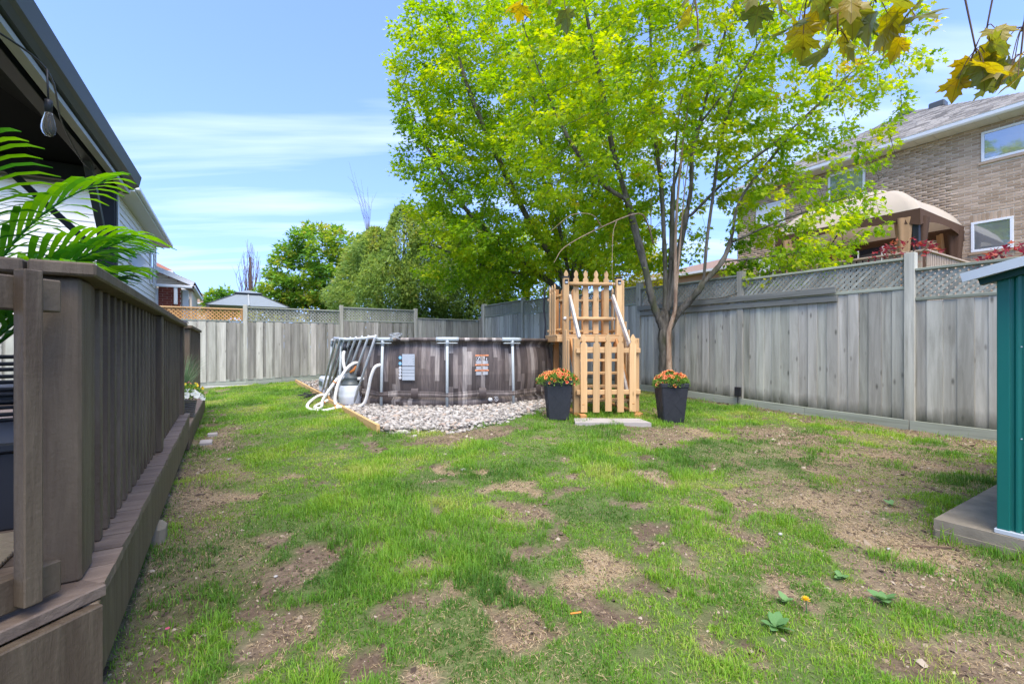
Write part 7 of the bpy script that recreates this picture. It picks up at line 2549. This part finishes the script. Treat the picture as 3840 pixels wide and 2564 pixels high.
spray((1.04, 1.60, 2.60), bunch(2, 0.03, (0.07, 0.09)))
spray((1.18, 1.52, 2.63), bunch(2, 0.04, (0.08, 0.10)))
spray((1.68, 1.22, 2.58), bunch(3, 0.05, (0.07, 0.095)))
spray((1.66, 1.21, 2.46), bunch(2, 0.04, (0.06, 0.08)))
spray((1.92, 1.05, 2.62), bunch(5, 0.08, (0.09, 0.12)))
spray((2.05, 0.97, 2.55), bunch(5, 0.10))
spray((2.17, 0.90, 2.58), bunch(5, 0.10))
spray((2.15, 0.90, 2.40), bunch(3, 0.06))
spray((2.30, 0.82, 2.54), bunch(4, 0.09))
spray((2.40, 0.76, 2.50), bunch(4, 0.08))
spray((2.70, 0.58, 2.42), bunch(4, 0.09, (0.09, 0.13)))
spray((2.66, 0.60, 2.33), bunch(4, 0.08, (0.09, 0.13)))
spray((2.80, 0.50, 2.30), bunch(5, 0.09, (0.09, 0.13)))
spray((2.82, 0.50, 2.42), bunch(4, 0.08, (0.09, 0.13)))


# ------------------------------------------------------------------ grass, straw and small things on the lawn
def lawn_points(n_, zmin, zmax, k_pow, seed, margin=0.5):
    """random places on the lawn, thinning with distance from the terrace corner"""
    rs_ = np.random.default_rng(seed)
    u = rs_.random(n_)
    e = 1 + k_pow
    z_ = (zmin ** e + u * (zmax ** e - zmin ** e)) ** (1 / e)
    l_ = rs_.uniform(-1.18, 1.18, n_) * z_ + rs_.uniform(-margin, margin, n_)
    s_, c_ = math.sin(YAW), math.cos(YAW)
    x = z_ * s_ + l_ * c_; y = z_ * c_ - l_ * s_
    k_ = (x > -0.46) & (x < 7.56) & (y < 14.2) & (y > -0.2)
    k_ &= (y > 1.45 + (x + 0.6) * -1.0) | (x > -0.40)
    k_ &= ~((x > 3.47) & (y < 0.97))
    k_ &= ~in_pad(x, y)
    return x[k_], y[k_], z_[k_], rs_


def blades(name, x, y, z, rs_, length, width, bend, var, mat, label, cat, flat=False):
    n_ = len(x)
    a = rs_.uniform(0, 2 * PI, n_)
    gx_, gy_ = np.cos(a), np.sin(a)
    ln = length; wd = width
    side = np.stack([-gy_, gx_, np.zeros(n_)], 1)
    fw = np.stack([gx_, gy_, np.zeros(n_)], 1)
    base = np.stack([x, y, z], 1)
    upv = np.array([0, 0, 1.0])
    b1 = base + upv * (ln * 0.55)[:, None] * (1 - 0.35 * bend)[:, None] + fw * (ln * bend * 0.30)[:, None]
    b2 = base + upv * (ln * (1 - 0.62 * bend))[:, None] + fw * (ln * bend * 0.95)[:, None]
    if flat:
        b1 = base + fw * (ln * 0.5)[:, None] + upv * 0.004; b2 = base + fw * ln[:, None] + upv * (rs_.uniform(-0.004, 0.008, n_))[:, None]
    V = np.stack([base - side * wd[:, None], base + side * wd[:, None], b1 - side * wd[:, None] * 0.75, b1 + side * wd[:, None] * 0.75, b2], 1).reshape(-1, 3)
    idx = np.arange(n_)[:, None] * 5
    loops = (idx + np.array([0, 1, 3, 2, 2, 3, 4])[None, :]).ravel()
    starts = (np.arange(n_)[:, None] * 7 + np.array([0, 4])[None, :]).ravel()
    o = np_mesh(name, V, loops, starts, mat, None, {'var': np.repeat(var, 5)})
    tag(o, label, cat, kind='stuff')
    print(name, n_)
    return o


x, y, z_, rs_ = lawn_points(1300000, 1.15, 14.5, 0.0, 101)
cov, stw = lawn(x, y)
tuft = fbm(x, y, 14, 91, 2)
p_acc = np.clip(cov * (0.45 + 1.0 * ss(0.35, 0.65, tuft)), 0, 1)
p_acc = np.maximum(p_acc, 0.05 + 0.22 * ss(0.5, 0.66, fbm(x, y, 9, 95, 2)))
k_ = rs_.random(len(x)) < p_acc
x, y, z_, cov, tuft = x[k_], y[k_], z_[k_], cov[k_], tuft[k_]
n_ = len(x)
lush = fbm(x, y, 2.6, 111, 3)
hue = fbm(x, y, 1.7, 121, 3)
ln = (0.016 + 0.026 * rs_.random(n_) * (0.5 + cov)) * (0.75 + 1.1 * ss(0.46, 0.66, lush)) * (0.8 + 0.4 * tuft)
wd = 0.0011 * (1 + 0.22 * z_) * rs_.uniform(0.7, 1.3, n_)
bend = np.clip(rs_.normal(0.55, 0.25, n_), 0.05, 1.1)
var = np.clip(0.42 + (hue - 0.5) * 1.7 + rs_.normal(0, 0.13, n_) + 0.12 * ss(4, 9, z_), 0, 0.93)
dry = rs_.random(n_) < 0.06
var[dry] = 1.0
ln = np.where(dry, ln * 0.6, ln)
broad = rs_.random(n_) < 0.12
wd = np.where(broad, wd * 2.2, wd); ln = np.where(broad, ln * 0.6, ln); bend = np.where(broad, bend * 1.3, bend)
blades('grass', x, y, gz(x, y) - 0.004, rs_, ln, wd, bend, var, 'grass', 'patchy green lawn grass across the yard', 'grass')

x, y, z_, rs_ = lawn_points(520000, 1.1, 12, -0.1, 201)
cov, stw = lawn(x, y)
k_ = rs_.random(len(x)) < np.clip(stw * (1 - 0.6 * cov) * 1.0 + 0.05, 0, 1)
x, y, z_ = x[k_], y[k_], z_[k_]
n_ = len(x)
ln = rs_.uniform(0.008, 0.034, n_); wd = 0.0007 * (1 + 0.22 * z_) * rs_.uniform(0.7, 1.3, n_)
bend = rs_.uniform(1.25, 1.6, n_)
blades('dry_straw', x, y, gz(x, y) + rs_.uniform(0.001, 0.008, n_), rs_, ln, wd, bend, rs_.random(n_), 'straw', 'dry straw-coloured grass clippings on the bare soil', 'straw', True)

# crumbs of soil and bark on the bare ground
x, y, z_, rs_ = lawn_points(150000, 1.1, 9, 0.0, 251)
cov, stw = lawn(x, y)
k_ = rs_.random(len(x)) < np.clip(0.9 - cov, 0.05, 1) * 0.8
x, y, z_ = x[k_], y[k_], z_[k_]
n_ = len(x)
octV = [(1, 0, 0), (-1, 0, 0), (0, 1, 0), (0, -1, 0), (0, 0, 1)]
octF = [[0, 2, 4], [2, 1, 4], [1, 3, 4], [3, 0, 4]]
a_ = rs_.uniform(0, 2 * PI, n_)
ax = np.stack([np.cos(a_), np.sin(a_), rs_.normal(0, .3, n_)], 1) * rs_.uniform(0.8, 2.0, (n_, 1)); ay = np.stack([-np.sin(a_), np.cos(a_), rs_.normal(0, .3, n_)], 1); az = np.tile(np.array([0, 0, 0.8]), (n_, 1))
MAT['crumb'] = m_leaf('soil_crumbs', [(0, (0.06, 0.042, 0.03)), (0.5, (0.13, 0.093, 0.064)), (0.85, (0.25, 0.19, 0.125)), (1.0, (0.38, 0.32, 0.25))], 0.0, 0.95)
tag(scatter('soil_crumbs', octV, octF, np.stack([x, y, gz(x, y) - 0.001], 1), ax, ay, az, rs_.gamma(3, 1, n_) / 3 * 0.0055 * (0.7 + 0.12 * z_), rs_.random(n_) ** 1.3, 'crumb'), 'loose crumbs of soil and bark on the bare ground', 'soil', kind='stuff')

# longer grass at the foot of stair, planters and fence
px2, py2 = [], []
rs_ = np.random.default_rng(303)
for cx, cy, r, n_ in ((4.45, 5.02, 0.16, 260), (4.65, 4.95, 0.16, 260), (4.85, 4.72, 0.12, 160), (4.12, 5.12, 0.10, 120), (5.12, 4.55, 0.10, 140), (5.32, 4.03, 0.10, 60), (3.99, 4.95, 0.10, 60), (6.9, 2.5, 0.25, 160), (7.3, 3.3, 0.2, 120), (5.0, 4.72, 0.12, 120), (7.2, 1.9, 0.2, 100), (3.42, 0.9, 0.06, 50), (3.42, 0.6, 0.05, 40), (3.43, 0.3, 0.05, 60), (3.7, 1.0, 0.08, 60), (4.2, 1.02, 0.1, 70), (6.6, 3.9, 0.2, 90), (7.3, 4.4, 0.15, 80), (7.3, 5.2, 0.15, 60)):
    px2.append(cx + rs_.normal(0, r * 0.6, n_)); py2.append(cy + rs_.normal(0, r * 0.6, n_))
x, y = np.concatenate(px2), np.concatenate(py2); n_ = len(x)
blades('tall_grass', x, y, gz(x, y) - 0.004, rs_, rs_.uniform(0.06, 0.15, n_), rs_.uniform(0.0018, 0.0032, n_), np.clip(rs_.normal(0.6, 0.25, n_), 0.1, 1.1), np.clip(rs_.normal(0.4, 0.2, n_), 0, 0.9), 'grass', 'longer grass growing round the stair, planters and fence foot', 'grass')

# broad-leaved weeds
wl = [(0, 0, 0), (0.18, 0.25, 0.05), (0.22, 0.55, 0.05), (0.12, 0.85, 0.0), (0, 1, -0.06), (-0.12, 0.85, 0.0), (-0.22, 0.55, 0.05), (-0.18, 0.25, 0.05)]
for k, (x, y, s, nl, lb) in enumerate(((1.77, 0.95, 0.06, 9, 'broad-leaved weed with big pale leaves near the bottom centre right'), (2.36, 0.81, 0.06, 6, 'dock weed with long leaves on the bare soil at the right'), (2.42, 1.0, 0.04, 6, 'small leafy weed among the dry patches at the right'), (1.98, 1.02, 0.04, 6, 'low weed next to the dandelion flower'), (3.90, 1.30, 0.06, 4, 'curled green leaf clump before the slab'))):
    rs_ = np.random.default_rng(400 + k)
    t = thing('broadleaf_weed', lb, 'weed', (x, y, gz1(x, y)), group='broad-leaved weeds in the lawn')
    me = MB().add(wl, [list(range(8))]).mesh('leaf'); me.materials.append(MAT['weed'])
    at = me.attributes.new('var', 'FLOAT', 'POINT'); at.data.foreach_set('value', np.full(8, 0.3 + 0.15 * k, dtype=np.float32))
    for q in range(nl):
        o = bpy.data.objects.new('leaf', me); COL.objects.link(o); o.parent = t
        t_ = q * 2 * PI / nl + rs_.uniform(-0.4, 0.4)
        o.rotation_euler = (rs_.uniform(0.25, 0.8), rs_.uniform(-0.3, 0.3), t_)
        o.matrix_parent_inverse = Matrix.Identity(4)
        s_ = s * rs_.uniform(0.7, 1.2); o.scale = (s_ * 1.3, s_, s_); o.location = (0, 0, 0.008)
# dandelion
x, y = 1.986, 0.941
dd = thing('dandelion', 'single yellow dandelion flower in the lawn at the lower right', 'flower', (x, y, gz1(x, y)))
m = MB(); m.tube([(x, y, gz1(x, y)), (x, y + 0.004, gz1(x, y) + 0.05)], 0.0022, 6); m.obj('stem', 'weed', dd)
V, F = [], []
for k in range(26):
    a = k * 2.4; el = 0.15 + 1.1 * (k / 26); L_ = 0.020
    d = Vector((math.cos(a) * math.cos(el), math.sin(a) * math.cos(el), math.sin(el))); s = Vector((-math.sin(a), math.cos(a), 0)) * 0.0035
    b0 = len(V); c = Vector((x, y + 0.004, gz1(x, y) + 0.05))
    V += [tuple(c), tuple(c + d * L_ * 0.6 + s), tuple(c + d * L_), tuple(c + d * L_ * 0.6 - s)]; F.append([b0, b0 + 1, b0 + 2, b0 + 3])
MB().add(V, F).obj('petals', 'petal_yellow', dd)
# small litter: stones, brick scraps, wood chip, twigs, petal
bmV = np.array(icoV)
for k, (x, y, s, mt_, lb) in enumerate(((1.731, 3.609, 0.024, 'pebble_w', 'white stone on the bare patch in mid lawn'), (2.398, 1.55, 0.016, 'pebble_g', 'dark grey stone chip on the bare soil'), (2.68, 1.41, 0.014, 'pebble_w', 'small pale stone beside a grass tuft at the right'), (-0.02, 5.1, 0.016, 'pebble_w', 'pale stone near the deck step'), (3.02, 1.02, 0.012, 'pebble_w', 'pale stone in front of the concrete slab'), (0.18, 2.45, 0.009, 'pebble_w', 'tiny white stone in the grass by the deck'))):
    if mt_ not in MAT:
        MAT['pebble_w'] = m_plain('pale_stone', (0.40, 0.38, 0.35), 0.8, 0.2); MAT['pebble_g'] = m_plain('grey_stone', (0.12, 0.12, 0.13), 0.8, 0.2)
    rr_ = random.Random(k)
    m = MB(); m.add([(x + vx * s * 1.3 * rr_.uniform(0.8, 1.1), y + vy * s * rr_.uniform(0.8, 1.1), gz1(x, y) + 0.006 + vz * s * 0.6) for vx, vy, vz in icoV], icoF)
    tag(m.obj('stone', mt_, None, True), lb, 'stone', 'loose stones in the lawn')
for x0, y0, x1, y1, lb in ((-0.36, 6.02, -0.24, 6.22, 'pale flat paver scrap on the soil beside the deck'), (-0.30, 6.45, -0.20, 6.56, 'second smaller paver scrap behind the flat one by the deck')):
    m = MB(); z = gz1((x0 + x1) / 2 + 0.1, (y0 + y1) / 2)
    m.box((x0 + 0.06, y0, z - 0.03), (x1 + 0.06, y1, z + 0.03), 0.006)
    tag(m.obj('paver_scrap', 'paver'), lb, 'paver', 'paver scraps by the deck')
x, y = 1.187, 1.432
m = MB(); m.beam((x - 0.020, y + 0.008, gz1(x, y) + 0.018), (x + 0.020, y - 0.010, gz1(x, y) + 0.021), 0.006, 0.003)
tag(m.obj('wood_chip', 'orange_plastic'), 'small bright orange strip lying in the grass', 'chip')
for a, b, lb in (((3.35, 0.85), (3.05, 1.06), 'dark thin twig on the soil in front of the slab corner'), ((2.95, 0.45), (3.2, 0.30), 'pale dry twig at the lower right'), ((7.0, 1.75), (6.6, 1.5), 'dry stick lying near the right fence')):
    m = MB(); mid = ((a[0] + b[0]) / 2 + 0.02, (a[1] + b[1]) / 2 + 0.01)
    m.tube([(p[0], p[1], gz1(*p) + 0.008) for p in (a, mid, b)], [0.004, 0.005, 0.003], 6)
    tag(m.obj('twig', 'twig'), lb, 'twig', 'twigs on the lawn')
x, y = -0.21, 2.20
me = MB().add([(vx * 0.009, vy * 0.009, vz * 0.008) for vx, vy, vz in petV], petF).obj('fallen_petal', 'petal_pink')
me.location = (x, y, gz1(x, y) + 0.02)
tag(me, 'single pink petal on the soil beside the deck rim', 'petal')

for e in TEMP:
    if '_w' in e: del e['_w']
